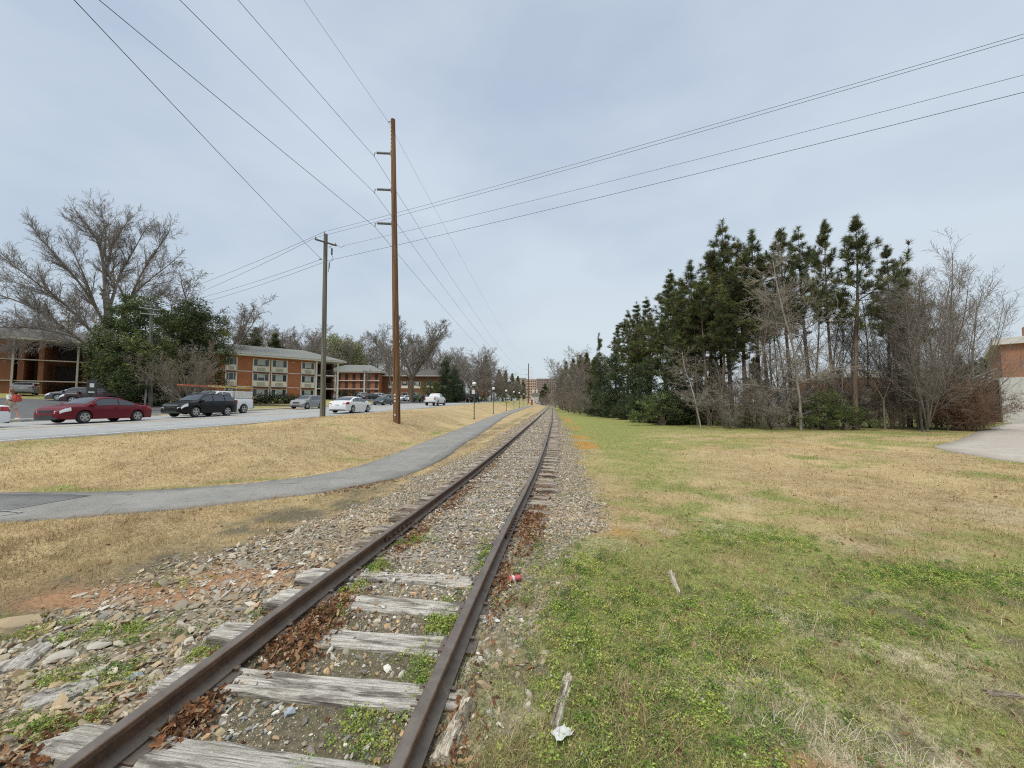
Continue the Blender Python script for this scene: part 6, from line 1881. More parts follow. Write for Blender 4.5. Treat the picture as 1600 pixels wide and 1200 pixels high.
car('suv', 'suv_car', on_road(-25.4, 28.2, 'suv', False), HEAD_TO, BLACK, 'black suv behind the red coupe, in front of the truck with ladders')
car('hatch', 'hatchback_car', on_road(-28.5, 45.5, 'hatch', False), HEAD_TO, (.25, .253, .255), 'boxy silver grey hatchback left of the grey utility pole')
car('sedan', 'sedan_car', on_road(-18.05, 35.3, 'sedan', True), HEAD_AWAY, WHITE, 'white sedan driving away, just right of the grey utility pole')
car('sedan', 'sedan_car', on_road(-27.9, 65.0, 'sedan', False), HEAD_TO, DGREY, 'dark grey sedan coming on, left of the brown wooden pole')
car('sedan', 'sedan_car', on_road(-25.4, 15.3, 'sedan', False), HEAD_TO, WHITE, 'white car at the left edge with only its tail in the picture')
car('pickup', 'pickup_truck', on_road(-18.2, 62.0, 'pickup', True), HEAD_AWAY, WHITE, 'white pickup driving away, right of the brown wooden pole', 'pickup truck')
car('hatch', 'van_car', on_road(-17.0, 168, 'hatch', True), HEAD_AWAY, WHITE, 'small white vehicle far up the road, seen between two lamp posts')
lt = car('pickup', 'pickup_truck', on_road(-27.9, 32.4, 'pickup', False), HEAD_TO, WHITE, 'white work truck with ladder rack mostly hidden behind the black suv', 'pickup truck')
tb = MB(); tb.box(-2.75, -.75, -.92, .92, 1.34, 1.95, .03); tb.build('tool_box', M['white_trim'], lt)
rk = MB()
for x in (-2.8, -.7, 1.6):
    for s in (-1, 1): rk.tube([(x, s * .88, 1.3), (x, s * .85, 2.22)], .025, 6)
    rk.tube([(x, -.86, 2.2), (x, .86, 2.2)], .025, 6)
rk.build('ladder_rack', M['metal_dark'], lt)
M['lad_o'] = simple('orange_fibreglass', (.52, .13, .05), (.45, .10, .04), 3, .5)
M['lad_y'] = simple('yellow_fibreglass', (.52, .38, .09), (.45, .33, .08), 3, .5)
def ladder(label, mat, x0, x1, yc, z, w=.42):
    m = MB()
    r = empty('ladder', lt.location, HEAD_TO, label, 'ladder')
    for s in (-1, 1): m.box(x0, x1, yc + s * w / 2 - .03, yc + s * w / 2 + .03, z, z + .11, .01)
    m.build('side_rail', mat, r)
    q = MB(); x = x0 + .2
    while x < x1: q.tube([(x, yc - w / 2, z + .07), (x, yc + w / 2, z + .07)], .02, 6); x += .3
    q.build('rung', M['steel'], r)
ladder('orange ladder on the truck rack, its end sticking out over the cab', M['lad_o'], -.6, 3.1, -.30, 2.235, .40)
ladder('yellow ladder on the truck rack behind the orange one', M['lad_y'], -3.3, 1.0, .30, 2.235, .40)

def dump_truck():
    o = empty('dump_truck', on_road(-18.6, 95, '', True), HEAD_AWAY, 'black dump truck with tall box driving away up the road', 'truck')
    b = MB(); b.box(-3.3, .9, -1.22, 1.22, 1.15, 2.0, .03)
    for k in range(5): b.box(-3.1 + k * .95, -2.98 + k * .95, -1.28, 1.28, 1.1, 1.95)
    b.build('dump_bed', M['trim'], o)
    MB().box(-3.36, -3.26, -1.15, 1.15, 1.18, 1.95, .02).build('tailgate', M['metal_dark'], o)
    c = MB(); c.prism([(1.0, .9), (3.6, .9), (3.6, 1.65), (2.45, 1.75), (2.1, 2.75), (1.1, 2.8)], -1.1, 1.1); c.build('cab', M['trim'], o)
    MB().box(.98, 1.0, -.85, .85, 1.95, 2.6).build('rear_window', M['cglass'], o)
    MB().box(2.5, 3.7, -1.15, 1.15, .75, 1.5, .06).build('bonnet', M['white_trim'], o)
    for x in (-2.5, -1.3, 2.6):
        for s in (-1, 1):
            w = MB().lathe([(.28, -.15), (.47, -.15), (.5, -.1), (.5, .1), (.47, .15), (.28, .15)], 18, 'y', (x, s * 1.0, .5)).build('wheel', M['tyre'], o, smooth=True)
            MB().lathe([(.28, -.05), (.1, .1), (.1, .12)], 12, 'y', (x, s * 1.03, .5)).build('rim', M['rim'], w)
    MB().box(-3.3, 3.4, -.45, .45, .6, .95).build('chassis', M['metal_dark'], o)
    for s in (-1, 1): MB().box(-3.4, -3.3, s * .95 - .12, s * .95 + .12, .85, 1.0).build('tail_light', M['lamp_red'], o)
dump_truck()

def parked(kind, name, px, Y, heading, col, label, group=None, cat='car'):
    x, y, z = base_xy(px, Y)
    car(kind, name, (x, y, z + .07), heading, col, label, cat, group)
parked('suv', 'suv_car', 152, 37.6, R(205), MAROON, 'dark maroon suv parked behind the red coupe by the black sign', 'cars parked before the left apartments')
parked('sedan', 'sedan_car', 128, 40.5, R(203), (.10, .105, .115), 'dark sedan parked beyond the maroon suv, its bonnet showing', 'cars parked before the left apartments')
parked('sedan', 'sedan_car', 38, 45.0, R(136), (.30, .31, .32), 'silver grey sedan parked tail on between the brick piers', 'cars parked before the left apartments')
gp = 'cars in the far car park'
pk = [(563, 100, (.45, .46, .47), 'hatch', R(250), 'silver car at the left end of the far car park by the hedge bush'), (579, 98, (.07, .075, .08), 'sedan', R(230), 'dark car beside the silver one in the far car park'), (588, 100, WHITE, 'suv', R(235), 'white suv behind the dark car in the far car park'),
      (598, 103, (.25, .12, .07), 'sedan', R(240), 'brownish car in the middle of the far car park'), (604, 101, (.30, .31, .32), 'sedan', R(245), 'grey car right of the brownish one in the far car park'), (613, 102, (.05, .055, .07), 'suv', R(240), 'dark suv left of the wooden pole in the far car park'),
      (632, 100, WHITE, 'sedan', R(250), 'white sedan right of the wooden pole in the far car park'), (640, 104, (.30, .30, .36), 'sedan', R(255), 'lilac grey sedan in the far car park'), (648, 101, (.68, .68, .66), 'hatch', R(250), 'cream white hatchback in the far car park'),
      (657, 97, BLUE, 'pickup', R(262), 'dark blue pickup at the right end of the far car park'), (668, 100, (.02, .02, .035), 'suv', R(255), 'black suv at the far right of the car park, next to the blue pickup')]
for px, Y, c, k, h, lab in pk:
    parked(k, 'parked_car', px, Y, h, c, lab, gp)
for i, (px, Y, v_) in enumerate([(833, 240, WHITE), (838, 250, (.5, .5, .5)), (846, 260, WHITE)]):
    x = (px - 800) / FPX * Y
    car('sedan', 'parked_car', (x, Y, gz(x, Y) + .05), R(200), v_, ['white car by the path end, nearest the dark far pole', 'grey car by the path end between two white ones', 'second white car by the path end, beside the bare scrub'][i], 'car', 'cars at the far end of the path')

# ------------------------------------------------------------------ poles, wires, lamps
def pole_wood(name, c1, c2, c3):
    t = NT(name); o = t.tc()
    g = t.noise(t.mapping(o, (30, 30, 1.0)), 1.0, 5, .6); b = t.noise(o, .35, 3)
    c = t.mix(t.ramp(g, (.35, 0.0), (.65, 1.0)), c1, c2)
    c = t.mix(t.ramp(b, (.4, 0.0), (.7, .6)), c, c3)
    s = t.noise(t.mapping(o, (9, 9, .35)), 1.0, 6, .7)
    c = t.mix(t.ramp(s, (.48, 0.0), (.62, .75)), c, tuple(x * .45 for x in c1))
    c = t.mix(t.ramp(s, (.34, .5), (.44, 0.0)), c, tuple(x * 1.25 for x in c2))
    t.base(c).set(Roughness=.9, Specular_IOR_Level=.15)
    return t.bump(g, .5, .02).m
M['pole_brown'] = pole_wood('brown_pole_wood', (.13, .068, .033), (.24, .135, .07), (.20, .13, .085))
M['pole_grey'] = pole_wood('grey_pole_wood', (.12, .115, .09), (.21, .20, .16), (.15, .155, .115))
M['insul'] = simple('grey_insulator', (.17, .18, .19), (.24, .25, .26), 4, .35)
M['wire'] = simple('wire', (.075, .075, .08), (.1, .1, .105), 1, .5, .3)
M['globe'] = simple('white_globe', (.80, .80, .78), (.72, .72, .70), 3, .25)
M['lamp_pole'] = simple('bronze_pole', (.075, .062, .045), (.11, .09, .065), 5, .5, .3)
# tall transmission pole
PB = Vector(base_xy(621, 22)); PT = at(614, 187, 22)
tp = empty('utility_pole', PB, 0, 'tall brown wooden pole with three grey horizontal insulators', 'utility pole')
dl = PT - PB
mb = MB(); k = 14
mb.tube([dl * (i / k) + Vector((0, 0, -.5 if i == 0 else 0)) for i in range(k + 1)], [.205 - .075 * i / k for i in range(k + 1)], 14)
mb.build('pole_shaft', M['pole_brown'], tp, smooth=True, sharp=60)
def along(py): # point of the shaft seen at pixel row py
    f = (at(800, py, 22).z - PB.z) / dl.z
    return dl * f
ATT = []
for py in (240, 297, 350):
    p = along(py); m = MB()
    e = p + Vector((-1.05, 0, .05))
    n = 9
    pts = [p.lerp(e, i / n) for i in range(n + 1)]
    m.tube([pts[0], pts[1]], .075, 10)
    rp, rr_ = [], []
    for i in range(60):
        f = .12 + .82 * i / 59
        rp.append(p.lerp(e, f)); rr_.append(.075 if i % 3 else .045)
    m.tube(rp, rr_, 10)
    m.tube([e, e + Vector((-.07, 0, -.02)), e + Vector((-.09, 0, -.22))], .026, 6)
    m.box(p.x - .17, p.x - .12, p.y - .07, p.y + .07, p.z - .14, p.z + .14)
    m.build('insulator', M['insul'], tp)
    ATT.append(PB + e + Vector((-.09, 0, -.22)))
tc_ = MB(); p = along(190); tc_.tube([p + Vector((-.16, 0, -.02)), p + Vector((-.24, 0, 0)), p + Vector((-.25, 0, -.06))], .03, 6); tc_.build('wire_clamp', M['metal_dark'], tp)
SHW = PB + p + Vector((-.25, 0, -.06))
cab = MB()
for i in range(7):
    q = along(200 + i * 6); cab.tube([q + Vector((-.06, -.13, 0)), q + Vector((-.06, -.14, .08))], .022, 6)
cab.build('pole_marker', M['yellow_mark'], tp)
tag = MB()
for py in (617, 622, 627, 648):
    q = along(py); tag.box(q.x - .09, q.x + .0, q.y - .215, q.y - .19, q.z - .045, q.z + .045)
tag.build('pole_tag', M['plate'], tp)
# shorter grey pole
QB = Vector(base_xy(505, 24)); QT = at(509, 366, 24)
gp_ = empty('utility_pole', QB, 0, 'weathered grey pole with a slanting crossarm left of the tall brown pole', 'utility pole')
ql = QT - QB
mb = MB(); mb.tube([ql * (i / 10) + Vector((0, 0, -.5 if i == 0 else 0)) for i in range(11)], [.165 - .05 * i / 10 for i in range(11)], 14); mb.build('pole_shaft', M['pole_grey'], gp_, smooth=True, sharp=60)
def rel(px, py, Y=24): return at(px, py, Y) - QB
ca = MB(); A1, A2 = rel(493.5, 375, 23.5), rel(527, 385, 24.6)
ca.tube([A1 + Vector((0, -.12, 0)), A2 + Vector((0, -.12, 0))], .062, 4); ca.build('crossarm', M['pole_grey'], gp_)
fx = MB()
for f in (.04, .96): q = A1.lerp(A2, f) + Vector((0, -.12, 0)); fx.tube([q, q + Vector((0, 0, .16))], [.05, .035], 8)
q = rel(507, 364); fx.tube([q + Vector((0, 0, -.1)), q + Vector((0, 0, .1))], [.04, .03], 8)
fx.build('insulator', M['insul'], gp_)
tr = MB(); q = rel(518.5, 393, 23.8); tr.tube([q + Vector((0, 0, -.22)), q + Vector((0, 0, .2))], [.05, .05], 8); tr.tube([q + Vector((0, 0, .2)), q + Vector((-.2, 0, .3)), A2.lerp(A1, .2)], .012, 5)
tr.tube([q + Vector((0, 0, -.22)), q + Vector((.12, 0, -.5)), rel(514, 410), rel(513, 425)], .014, 5)
tr.tube([A2 + Vector((0, -.1, .05)), A2 + Vector((.3, -.1, -.12)), A2 + Vector((.5, -.1, .0))], .012, 5)
tr.build('fuse_cutout', M['metal_dark'], gp_)
bx = MB(); q = rel(514.5, 413, 23.8); bx.tube([q + Vector((0, 0, -.25)), q + Vector((0, 0, .1))], .045, 8); q2 = rel(503, 405); bx.tube([q2, q2 + Vector((-.16, 0, 0))], .04, 6); bx.build('cable_bracket', M['insul'], gp_)
# pole across the road
SB = Vector(base_xy(236, 38)); ST = at(236, 473, 38)
sp = empty('utility_pole', SB, 0, 'grey pole with two short arms across the road in front of the magnolia', 'utility pole')
mb = MB(); sl = ST - SB; mb.tube([sl * (i / 8) + Vector((0, 0, -.5 if i == 0 else 0)) for i in range(9)], [.17 - .045 * i / 8 for i in range(9)], 12); mb.build('pole_shaft', M['pole_grey'], sp, smooth=True, sharp=60)
mb = MB(); s1 = at(221, 481, 38) - SB; s2 = at(252, 485, 38) - SB; s3 = at(222, 490, 38) - SB; s4 = at(251, 493, 38) - SB
mb.tube([s1 + Vector((0, -.18, 0)), s2 + Vector((0, -.18, 0))], .05, 4); mb.tube([s3 + Vector((0, -.18, 0)), s4 + Vector((0, -.18, 0))], .05, 4)
mb.build('crossarm', M['steel'], sp)
mb = MB()
for q in (s1, s2, s3, s4): mb.tube([q + Vector((0, -.18, 0)), q + Vector((0, -.18, .2))], [.045, .03], 6)
mb.build('insulator', M['insul'], sp)
gy = MB(); gy.tube([Vector((-.28, -.3, -.1)), Vector((-.28, -.22, sl.z * .32))], .09, 8); gy.build('cable_riser', M['steel'], sp)
# far pole near the track's vanishing point
FB_ = Vector(base_xy(826, 178)); FT = at(826, 568, 178)
fp = empty('utility_pole', FB_, 0, 'distant dark pole standing at the end of the row of lamps', 'utility pole')
h_ = FT.z - FB_.z
MB().tube([(0, 0, -.5), (0, 0, h_)], [.30, .18], 8).build('pole_shaft', M['pole_brown'], fp, smooth=True)
FATT = []
for i, f in enumerate((.84, .72, .60)):
    m = MB(); m.tube([(0, 0, h_ * f), (-1.5, 0, h_ * f)], .08, 6); m.tube([(0, 0, h_ * f + 1.2), (1.6, 0, h_ * f + 1.2), (1.7, 0, h_ * f - .2)], .05, 5); m.build('insulator', M['insul'], fp)
    FATT.append(FB_ + Vector((-1.5, 0, h_ * f)))

def wire(label, pts, r, group=None):
    o = MB().tube(pts, r, 5).build('power_line', M['wire'], smooth=True)
    return setp(o, label, 'power line', group)
def span(A, B, sag, n=28):
    return [A.lerp(B, t) - Vector((0, 0, 4 * sag * t * (1 - t))) for t in [i / n for i in range(n + 1)]]
def back_to(A, px, py, drop, yend=-70.0, sag=1.8):
    """continue from A backwards over the camera's left so that it crosses pixel (px, py)"""
    zq = A.z - drop
    v = (600 - py) / FPX; slope = (math.sin(PITCH) + v * math.cos(PITCH)) / (math.cos(PITCH) - v * math.sin(PITCH))
    Yq = (zq - CAMZ) / slope; Q = at(px, py, Yq)
    k = (Q.x - A.x) / (Q.y - A.y)
    out = []
    t0 = (Q.y - A.y) / (yend - A.y)
    sg = drop / (4 * t0 * (1 - t0))
    for i in range(41):
        t = (i / 40) ** 1.3; y = A.y + (yend - A.y) * t
        out.append(Vector((A.x + k * (y - A.y), y, A.z - 4 * sg * t * (1 - t))))
    return out
names = ['upper', 'middle', 'lower']
for i, (px, py) in enumerate([(372, 0), (281, 0), (155, 0)]):
    wire('conductor carried by the %s insulator of the tall brown pole' % names[i], back_to(ATT[i], px, py, .45)[::-1] + span(ATT[i], FATT[i], 3.2)[1:], .011)
wire('thin shield wire running from the very top of the tall brown pole', back_to(SHW, 475, 0, .35)[::-1] + span(SHW, FB_ + Vector((0, 0, h_)), 2.6)[1:], .007)
W1 = QB + rel(502, 405)
wire('dark cable from the lower bracket of the grey pole to the upper left', back_to(W1, 116, 0, .9), .010)
W0 = QB + rel(507, 362); WA1 = QB + A1 + Vector((0, -.1, .1)); WA2 = QB + A2 + Vector((.45, -.1, 0)); WL = QB + rel(513, 407)
def to_right(A, px, py, drop, x_end=40.0):
    v = (600 - py) / FPX; slope = (math.sin(PITCH) + v * math.cos(PITCH)) / (math.cos(PITCH) - v * math.sin(PITCH))
    Yq = (A.z - drop - CAMZ) / slope; Q = at(px, py, Yq)
    out = []
    k = (Q.y - A.y) / (Q.x - A.x); t0 = (Q.x - A.x) / (x_end - A.x); sg = drop / (4 * t0 * (1 - t0))
    for i in range(41):
        t = i / 40; x = A.x + (x_end - A.x) * t
        out.append(Vector((x, A.y + k * (x - A.x), A.z - 4 * sg * t * (1 - t))))
    return out
wire('top wire from the grey pole crossing the sky to the upper right', to_right(W0, 1600, 53, .55), .0075)
wire('second wire close under the top one crossing to the upper right', to_right(WA1, 1600, 59, .55), .0075)
wire('third wire from the grey pole crossarm to the right', to_right(WA2, 1600, 117, .45), .0075)
wire('lowest of the wires crossing from the grey pole to the right', to_right(WL, 1600, 144, .45), .009)
S_ = [SB + q + Vector((0, -.18, .2)) for q in (s1, s2, s3, s4)]
wire('wire from the grey pole top to the pole across the road', span(W0, S_[0], .25), .010)
wire('wire from the near end of the grey pole crossarm over the road', span(WA1, S_[1], .25), .010)
wire('wire from the bracket of the grey pole over the road', span(WL, S_[3], .3), .010)
wire('low cable from the grey pole bracket over the road', span(W1, S_[2], .35), .010)
for i, (q, px) in enumerate(zip(S_, (0, 0, 0, 0))):
    if i in (0, 3):
        wire(['thin wire leaving the pole across the road to the left', '', '', 'lower thin wire leaving the pole across the road to the left'][i], span(q, Vector((-110, 44 + i * 3, q.z + 1)), .8), .009)
wire('thin wire past the brick building at the right', span(at(1600, 478, 40), at(1440, 520, 60), .3), .010)

# lamp posts along the path
LP = [(741, 42.5), (771, 60), (791, 76), (803, 92), (811.5, 105), (818.5, 126), (824, 146), (829.5, 170)]
lamp0 = None
nth = ['nearest and largest', 'second', 'third', 'fourth', 'fifth', 'sixth', 'seventh', 'eighth and farthest']
for i, (px, Y) in enumerate(LP):
    x = (px - 800) / FPX * Y
    z = float(zpath(Y)) - .05
    if lamp0 is None:
        lamp0 = empty('lamp_post', (0, 0, 0))
        m = MB(); m.lathe([(.09, 0), (.09, .25), (.055, .3), (.05, 3.62)], 12); m.build('pole', M['lamp_pole'], lamp0, smooth=True)
        m = MB(); m.lathe([(.05, 3.55), (.13, 3.62), (.13, 3.74), (.19, 3.8)], 14); m.build('collar', M['metal_dark'], lamp0, smooth=True)
        m = MB(); m.sphere((0, 0, 4.0), .245, 20, 12); m.build('globe', M['globe'], lamp0, smooth=True)
        m = MB(); m.lathe([(.248, 3.93), (.255, 3.95), (.255, 4.0), (.248, 4.02)], 20); m.build('band', M['steel'], lamp0, smooth=True)
        o = lamp0
    else: o = copy_tree(lamp0)
    o.location = (x, Y, z)
    setp(o, '%s white globe lamp post in the row along the path' % nth[i], 'lamp post', 'globe lamp posts along the path')
sg = MB(); x, Y = (740 - 800) / FPX * 42.5, 42.3
sg.box(x - .17, x + .17, Y - .03, Y, float(zpath(Y)) + 2.85, float(zpath(Y)) + 3.3, .01)
o = sg.build('sign', M['plate']); setp(o, 'small pale sign fixed below the globe of the nearest lamp post', 'sign')
# black entrance sign
x, y, z = base_xy(143, 33.0)
sr = empty('entrance_sign', (x, y, z), R(25), 'black post sign with pale panels behind the red coupe', 'sign')
zt = at(143, 594, 33).z - z
MB().box(-.05, .05, -.05, .05, -.2, zt - 1.2).build('post', M['trim'], sr)
MB().box(-.33, .33, -.05, .05, zt - 1.45, zt, .02).build('board', M['trim'], sr)
m = MB(); m.box(-.12, .16, -.07, -.052, zt - .62, zt - .28); m.box(-.2, .2, -.07, -.052, zt - 1.08, zt - .98); m.build('pale_panel', M['plate'], sr)
# red and white roadside post by the far pole
x, y, z = base_xy(831, 165)
o = MB().box(-.4, .4, -.2, .2, -.3, 2.4, .05).build('roadside_sign', simple('red_sign', (.35, .07, .05), (.3, .06, .045), 1, .6), loc=(x, y, z)); setp(o, 'small red roadside sign beside the distant dark pole', 'sign')
for px, Y, lab in [(869.0, 215, 'thin dark pole beside the track at the vanishing point'), (856, 240, 'thin pale pole left of the far end of the track')]:
    x, y, z = base_xy(px, Y); hh = at(px, 596, Y).z - z
    r = empty('utility_pole', (x, y, z), 0, lab, 'utility pole')
    MB().tube([(0, 0, -.3), (0, 0, hh)], [.17, .10], 7).build('pole_shaft', M['pole_grey'], r); MB().box(-1.1, 1.1, -.06, .06, hh - .7, hh - .55).build('crossarm', M['pole_grey'], r)

# ------------------------------------------------------------------ the walking person
M['skin'] = simple('skin', (.52, .27, .18), (.47, .24, .16), 6, .6)
M['shirt'] = simple('pale_shirt', (.66, .62, .54), (.55, .52, .45), 4, .9)
M['shorts'] = simple('tan_shorts', (.48, .40, .32), (.42, .35, .28), 4, .9)
M['hair'] = simple('auburn_hair', (.20, .075, .035), (.13, .05, .025), 18, .7)
M['pack'] = simple('red_backpack', (.45, .06, .035), (.36, .05, .03), 5, .8)
M['shoe'] = simple('white_shoe', (.7, .7, .68), (.6, .6, .58), 8, .6)
def skinned(name, pts, edges, mat, parent, sub=2, rootv=0):
    me = bpy.data.meshes.new(name)
    me.from_pydata([p[:3] for p in pts], edges, [])
    o = bpy.data.objects.new(name, me); COL.objects.link(o); o.parent = parent
    o.modifiers.new('skin', 'SKIN').use_smooth_shade = True
    me.skin_vertices.new(name='') if not me.skin_vertices else None
    for i, p in enumerate(pts):
        sv = me.skin_vertices[0].data[i]; rr_ = p[3]
        sv.radius = (rr_ if not hasattr(rr_, '__len__') else rr_[0], rr_ if not hasattr(rr_, '__len__') else rr_[1]); sv.use_root = i == rootv
    ss = o.modifiers.new('sub', 'SUBSURF'); ss.levels = sub; ss.render_levels = sub
    me.materials.append(mat)
    return o
def person():
    # local +x is the walking direction
    x, y, z = base_xy(19, 22.3)
    pr = empty('person', (x, y, z + .02), R(186), 'person in a pale shirt and shorts walking left along the pavement behind the white car', 'person')
    P = []; E = []
    def add(p, r, par=None):
        P.append((*p, r)); i = len(P) - 1
        if par is not None: E.append((par, i))
        return i
    pel = add((0, 0, .92), (.13, .16))
    w = add((.01, 0, 1.08), (.11, .145), pel); ch = add((.03, 0, 1.28), (.12, .165), w); nb = add((.03, 0, 1.42), (.07, .09), ch); nk = add((.045, 0, 1.48), .055, nb)
    h0 = add((.06, 0, 1.56), (.085, .075), nk); h1 = add((.07, 0, 1.65), (.098, .08), h0); h2 = add((.06, 0, 1.72), (.075, .062), h1)
    for s, fw in ((1, 1), (-1, -1)):
        hp = add((.0, s * .09, .86), .095, pel); kn = add((.20 * fw + .03, s * .09, .48), .06, hp)
        an = add((.22 * fw - (.12 if fw < 0 else -.06), s * .09, .10), .038, kn)
        add((.22 * fw - (.12 if fw < 0 else -.06) + .15, s * .09, .045), .035, an)
        sh = add((.03, s * .18, 1.38), .06, ch); el = add((-.12 * fw + .02, s * .235, 1.12), .042, sh); wr = add((-.06 * fw + .12, s * .24, .92), .028, el)
        pm = add((-.06 * fw + .14, s * .24, .85), (.025, .038), wr)
        for k in range(4): 
            f1 = add((-.06 * fw + .15 + .018 * (k - 1.5), s * .245, .80 - .004 * abs(k - 1.5)), .010, pm); add((-.06 * fw + .165 + .014 * (k - 1.5), s * .235, .755 + .004 * abs(k - 1.5)), .008, f1)
        th = add((-.06 * fw + .185, s * .225, .825), .011, pm)
    skinned('body', P, E, M['skin'], pr)
    c = MB(); c.lathe([(.145, .88), (.155, .95), (.150, 1.08), (.168, 1.25), (.165, 1.38), (.09, 1.46), (.06, 1.48)], 18); c.v = [(a * .86 + .02, b * 1.15, d) for a, b, d in c.v]
    for s, fw in ((1, 1), (-1, -1)): c.tube([(.03, s * .15, 1.39), (.02 - .05 * fw, s * .215, 1.25), (.0 - .10 * fw, s * .235, 1.14)], [.085, .075, .07], 10)
    c.build('shirt', M['shirt'], pr, smooth=True)
    c = MB()
    for s, fw in ((1, 1), (-1, -1)): c.tube([(0, s * .07, .95), (.04 * fw, s * .095, .78), (.14 * fw + .02, s * .10, .60)], [.13, .115, .105], 12)
    c.build('shorts', M['shorts'], pr, smooth=True)
    c = MB(); c.sphere((.035, 0, 1.665), .112, 14, 10, 1.12); c.v = [(min(a, .10 - .8 * max(0, 1.69 - d)), b * .86, d) for a, b, d in c.v]; c.tube([(-.05, 0, 1.66), (-.08, 0, 1.52), (-.07, 0, 1.42)], [.06, .055, .02], 8); c.build('hair', M['hair'], pr, smooth=True)
    f = MB(); f.sphere((.165, 0, 1.635), .016, 8, 6); f.sphere((.148, 0, 1.59), .014, 8, 5); f.build('nose', M['skin'], pr, smooth=True)
    for s in (1, -1):
        MB().sphere((.152, s * .033, 1.665), .011, 8, 6).build('eye', M['trim'], pr); MB().sphere((.05, s * .083, 1.645), .022, 8, 6).build('ear', M['skin'], pr)
        fw = s; ax = .22 * fw - (.12 if fw < 0 else -.06)
        MB().box(ax - .08, ax + .19, s * .09 - .05, s * .09 + .05, -.005, .085, .03).build('shoe', M['shoe'], pr, smooth=True)
    b = empty('backpack', (x, y, z + .02), R(186), 'red backpack worn by the walking person', 'backpack')
    q = MB(); q.box(-.36, -.145, -.15, .15, 1.02, 1.43, .06); q.box(-.43, -.345, -.11, .11, 1.05, 1.26, .03); q.build('bag', M['pack'], b, smooth=True)
    q = MB()
    for s in (1, -1): q.tube([(-.16, s * .09, 1.41), (.0, s * .10, 1.475), (.15, s * .10, 1.38), (.15, s * .11, 1.22), (-.15, s * .13, 1.06)], .018, 6)
    q.build('strap', M['trim'], b)
person()

# ------------------------------------------------------------------ loose things in the foreground
def on_ground(px, py, lift=0.0):
    """ground point under a pixel of the photograph"""
    lo, hi = 1.0, 60.0
    for _ in range(50):
        m = (lo + hi) / 2; p = at(px, py, m)
        if p.z > gz(p.x, p.y): lo = m
        else: hi = m
    p = at(px, py, lo); return Vector((p.x, p.y, gz(p.x, p.y) + lift))
def driftwood(name, a, b, w, h, seed, label, cat, taper=.5, mat='tie', tilt=.0):
    A, B = on_ground(*a), on_ground(*b); d = B - A; L = d.length
    nx, nyv = 26, 9; V = []
    for i in range(nx):
        t = i / (nx - 1)
        ww = w * (1 + (taper - 1) * t) * (1 + .25 * (vnoise(t * 5 + seed, seed * 1.0, 3) - .5))
        for j in range(nyv):
            s = j / (nyv - 1) * 2 - 1
            z = h * (1 - .55 * abs(s) ** 3) * (.85 + .5 * (vnoise(t * 9 + seed, s * 3 + seed, 5) - .5)) - .25 * h * (vnoise(t * 3, s * 16 + seed, 7) > .62)
            ex = (.10 * L * (vnoise(s * 6 + 10, seed * 1.0, 9) - .3)) if i == nx - 1 else 0
            V.append((t * L + ex, s * ww / 2, z))
    n = nx * nyv; ii = np.arange(n).reshape(nx, nyv)
    ring = list(ii[:, 0]) + list(ii[-1, 1:]) + list(ii[-2::-1, -1]) + list(ii[0, -2:0:-1])
    V = np.array(V); bot = V[ring].copy(); bot[:, 2] = -.03
    r = np.array(ring); k = np.arange(len(r))
    Fs = [np.stack([ii[:-1, :-1], ii[1:, :-1], ii[1:, 1:], ii[:-1, 1:]], -1).reshape(-1, 4), np.stack([np.roll(r, -1), r, n + k, n + np.roll(k, -1)], -1)]
    o = np_mesh(name, np.concatenate([V, bot]), Fs, M[mat], smooth=True, sharp=35)
    o.location = A + Vector((0, 0, .0)); o.rotation_euler = (0, -math.asin(max(-1, min(1, d.z / L))), math.atan2(d.y, d.x))
    return setp(o, label, cat)
driftwood('broken_plank', (688, 1200), (730, 1108), .105, .085, 3, 'splintered grey wood stump lying along the outside of the right rail', 'wood', .8, 'pale_wood')
driftwood('driftwood_stick', (866, 1143), (888, 1064), .055, .06, 5, 'pale gnarled stick standing out in the weeds', 'wood', 1.2, 'pale_wood')
driftwood('bark_strip', (1048, 898), (1061, 930), .06, .06, 8, 'thin bleached strip of bark on the grass far right of the can', 'wood', .5, 'pale_wood')
driftwood('broken_plank', (5, 1055), (70, 1012), .20, .05, 11, 'flat weathered plank end at the left edge above the rotten one', 'wood', .7)
driftwood('broken_plank', (40, 1105), (150, 1072), .18, .06, 14, 'rotten plank beside the left rail above the lowest tie end', 'wood', .7)
driftwood('bark_strip', (1540, 1083), (1595, 1090), .06, .025, 16, 'dark bark piece in the lawn at the right edge', 'wood', .6, 'tie_dark')
def rock(a, size, seed, label, mat, sink=.3, lob=(1, 1, .6), rot=0.0):
    p = on_ground(*a); bm = bmesh.new(); bmesh.ops.create_icosphere(bm, subdivisions=4, radius=1.0)
    rr_ = np.random.default_rng(seed); V = np.array([v.co[:] for v in bm.verts])
    for _ in range(14):
        nrm = rr_.normal(size=3); nrm /= np.linalg.norm(nrm); h = rr_.uniform(.42, .8); s = V @ nrm
        V = np.where((s > h)[:, None], V - nrm[None] * ((s - h) * 1.0)[:, None], V)
    V *= (1 + .22 * (fbm(V[:, 0] * 3 + seed, V[:, 1] * 3 + V[:, 2] * 2.3, seed, 4) - .5))[:, None]
    bm.verts.index_update(); F_ = [[v.index for v in f.verts] for f in bm.faces]; bm.free()
    o = np_mesh('rock', V * np.array(lob) * size, [np.array(F_)], mat, smooth=True, sharp=24)
    o.location = p + Vector((0, 0, size * lob[2] * (1 - 2 * sink) * .5)); o.rotation_euler = (0, 0, rot)
    return setp(o, label, 'rock')
M['rock_tan'] = simple('tan_rock', (.40, .30, .18), (.28, .22, .15), 7, .9, bump=.6)
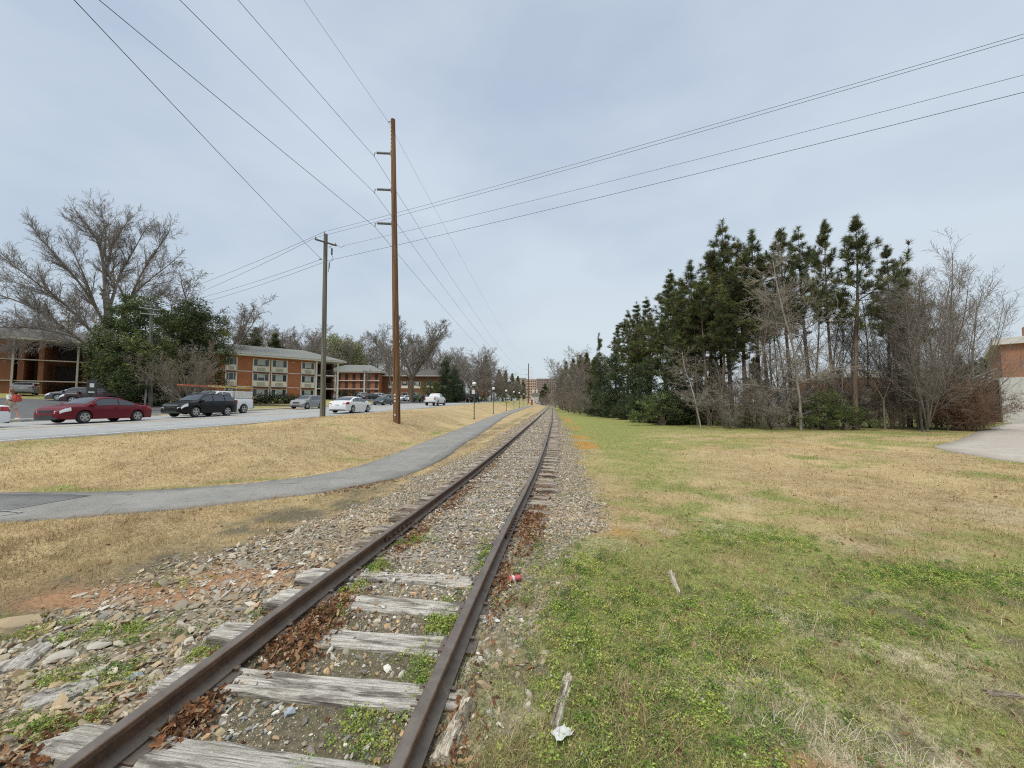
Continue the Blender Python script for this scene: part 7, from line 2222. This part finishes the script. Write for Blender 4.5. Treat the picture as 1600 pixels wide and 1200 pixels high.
M['rock_grey'] = simple('grey_rock', (.44, .41, .36), (.26, .24, .21), 9, .9, bump=.6)
M['rock_white'] = simple('white_rock', (.46, .43, .37), (.30, .27, .22), 14, .9, bump=.8)
M['rock_blue'] = simple('blue_grey_rock', (.34, .38, .42), (.25, .28, .31), 9, .85, bump=.6)
rock((36, 982), .20, 3, 'large smooth tan rock at the left edge of the gravel', M['rock_tan'], .25, (1, .7, .5), .25)
rock((450, 1117), .040, 4, 'blue grey stone on the soil between the rails', M['rock_blue'], .2, (1, .8, .8))
rock((15, 1040), .12, 6, 'flat pale rock at the left edge below the tan rock', M['rock_grey'], .3, (1.1, .7, .4), .3)
rock((85, 1032), .11, 7, 'flat tan and white rock right of the pale edge rock', M['rock_white'], .3, (1.2, .7, .4), .5)
rock((155, 1012), .08, 8, 'pale cream stone in the gravel left of the first split tie end', M['rock_white'], .25, (1.2, .8, .5), .4)
rock((150, 1056), .08, 9, 'pointed whitish stone above the rotten plank', M['rock_white'], .25, (1.0, .8, .5), .9)
rock((207, 1062), .05, 10, 'dark grey stone beside the split tie end', M['rock_blue'], .25, (1.2, .8, .6), .9)
rock((200, 1090), .045, 12, 'cream stone lying against the left rail', M['rock_white'], .25, (1.2, .7, .6), .6)
rock((755, 1072), .055, 13, 'jagged cream rock beside the right rail', M['rock_tan'], .2, (1.3, .6, .6), -.4)
rock((722, 1083), .04, 15, 'smaller cream rock against the right rail', M['rock_white'], .2, (1.1, .8, .6), .2)
rock((765, 1117), .028, 17, 'small grey stone in the weeds by the splintered stump', M['rock_grey'], .2)
# litter
def crumple(a, size, seed, label, mat):
    p = on_ground(*a); n = 15; rr_ = np.random.default_rng(seed)
    g = np.linspace(-1, 1, n); X, Y = np.meshgrid(g, g, indexing='ij')
    Z = .55 * (fbm(X * 2 + seed, Y * 2, seed, 4) - .2) * size; rad = np.hypot(X, Y); k = 1 - .22 * np.clip(rad - .8, 0, 1) + .25 * (vnoise(X * 4, Y * 4 + seed, seed) - .5)
    V = np.stack([X * k * size, Y * k * size * .7, Z], -1).reshape(-1, 3); ii = np.arange(n * n).reshape(n, n)
    top = np.stack([ii[:-1, :-1], ii[1:, :-1], ii[1:, 1:], ii[:-1, 1:]], -1).reshape(-1, 4)
    o = np_mesh('crumpled_paper', V, [top], mat); o.location = p + Vector((0, 0, .035)); o.rotation_euler = (0, 0, .6)
    o.modifiers.new('solid', 'SOLIDIFY').thickness = .002
    return setp(o, label, 'litter')
M['paper'] = simple('white_paper', (.58, .58, .55), (.42, .42, .40), 16, .85)
crumple((878, 1158), .052, 5, 'crumpled white paper lying below the gnarled stick', M['paper'])
p = on_ground(805, 909)
cn = empty('drink_can', p + Vector((0, 0, .034)), R(20), 'crushed red and white drink can beside the right rail', 'litter')
m = MB(); m.lathe([(.022, -.06), (.031, -.052), (.033, -.02), (.026, .0), (.032, .025), (.031, .05), (.024, .058)], 14, 'x'); m.v = [(a, b, c * .8) for a, b, c in m.v]
m.build('can_body', simple('red_can', (.50, .09, .11), (.40, .07, .08), 4, .6, .0), cn, smooth=True)
m = MB(); m.lathe([(.0335, -.035), (.0340, -.025), (.0330, -.012)], 14, 'x'); m.v = [(a, b, c * .82) for a, b, c in m.v]; m.build('white_stripe', M['paper'], cn)
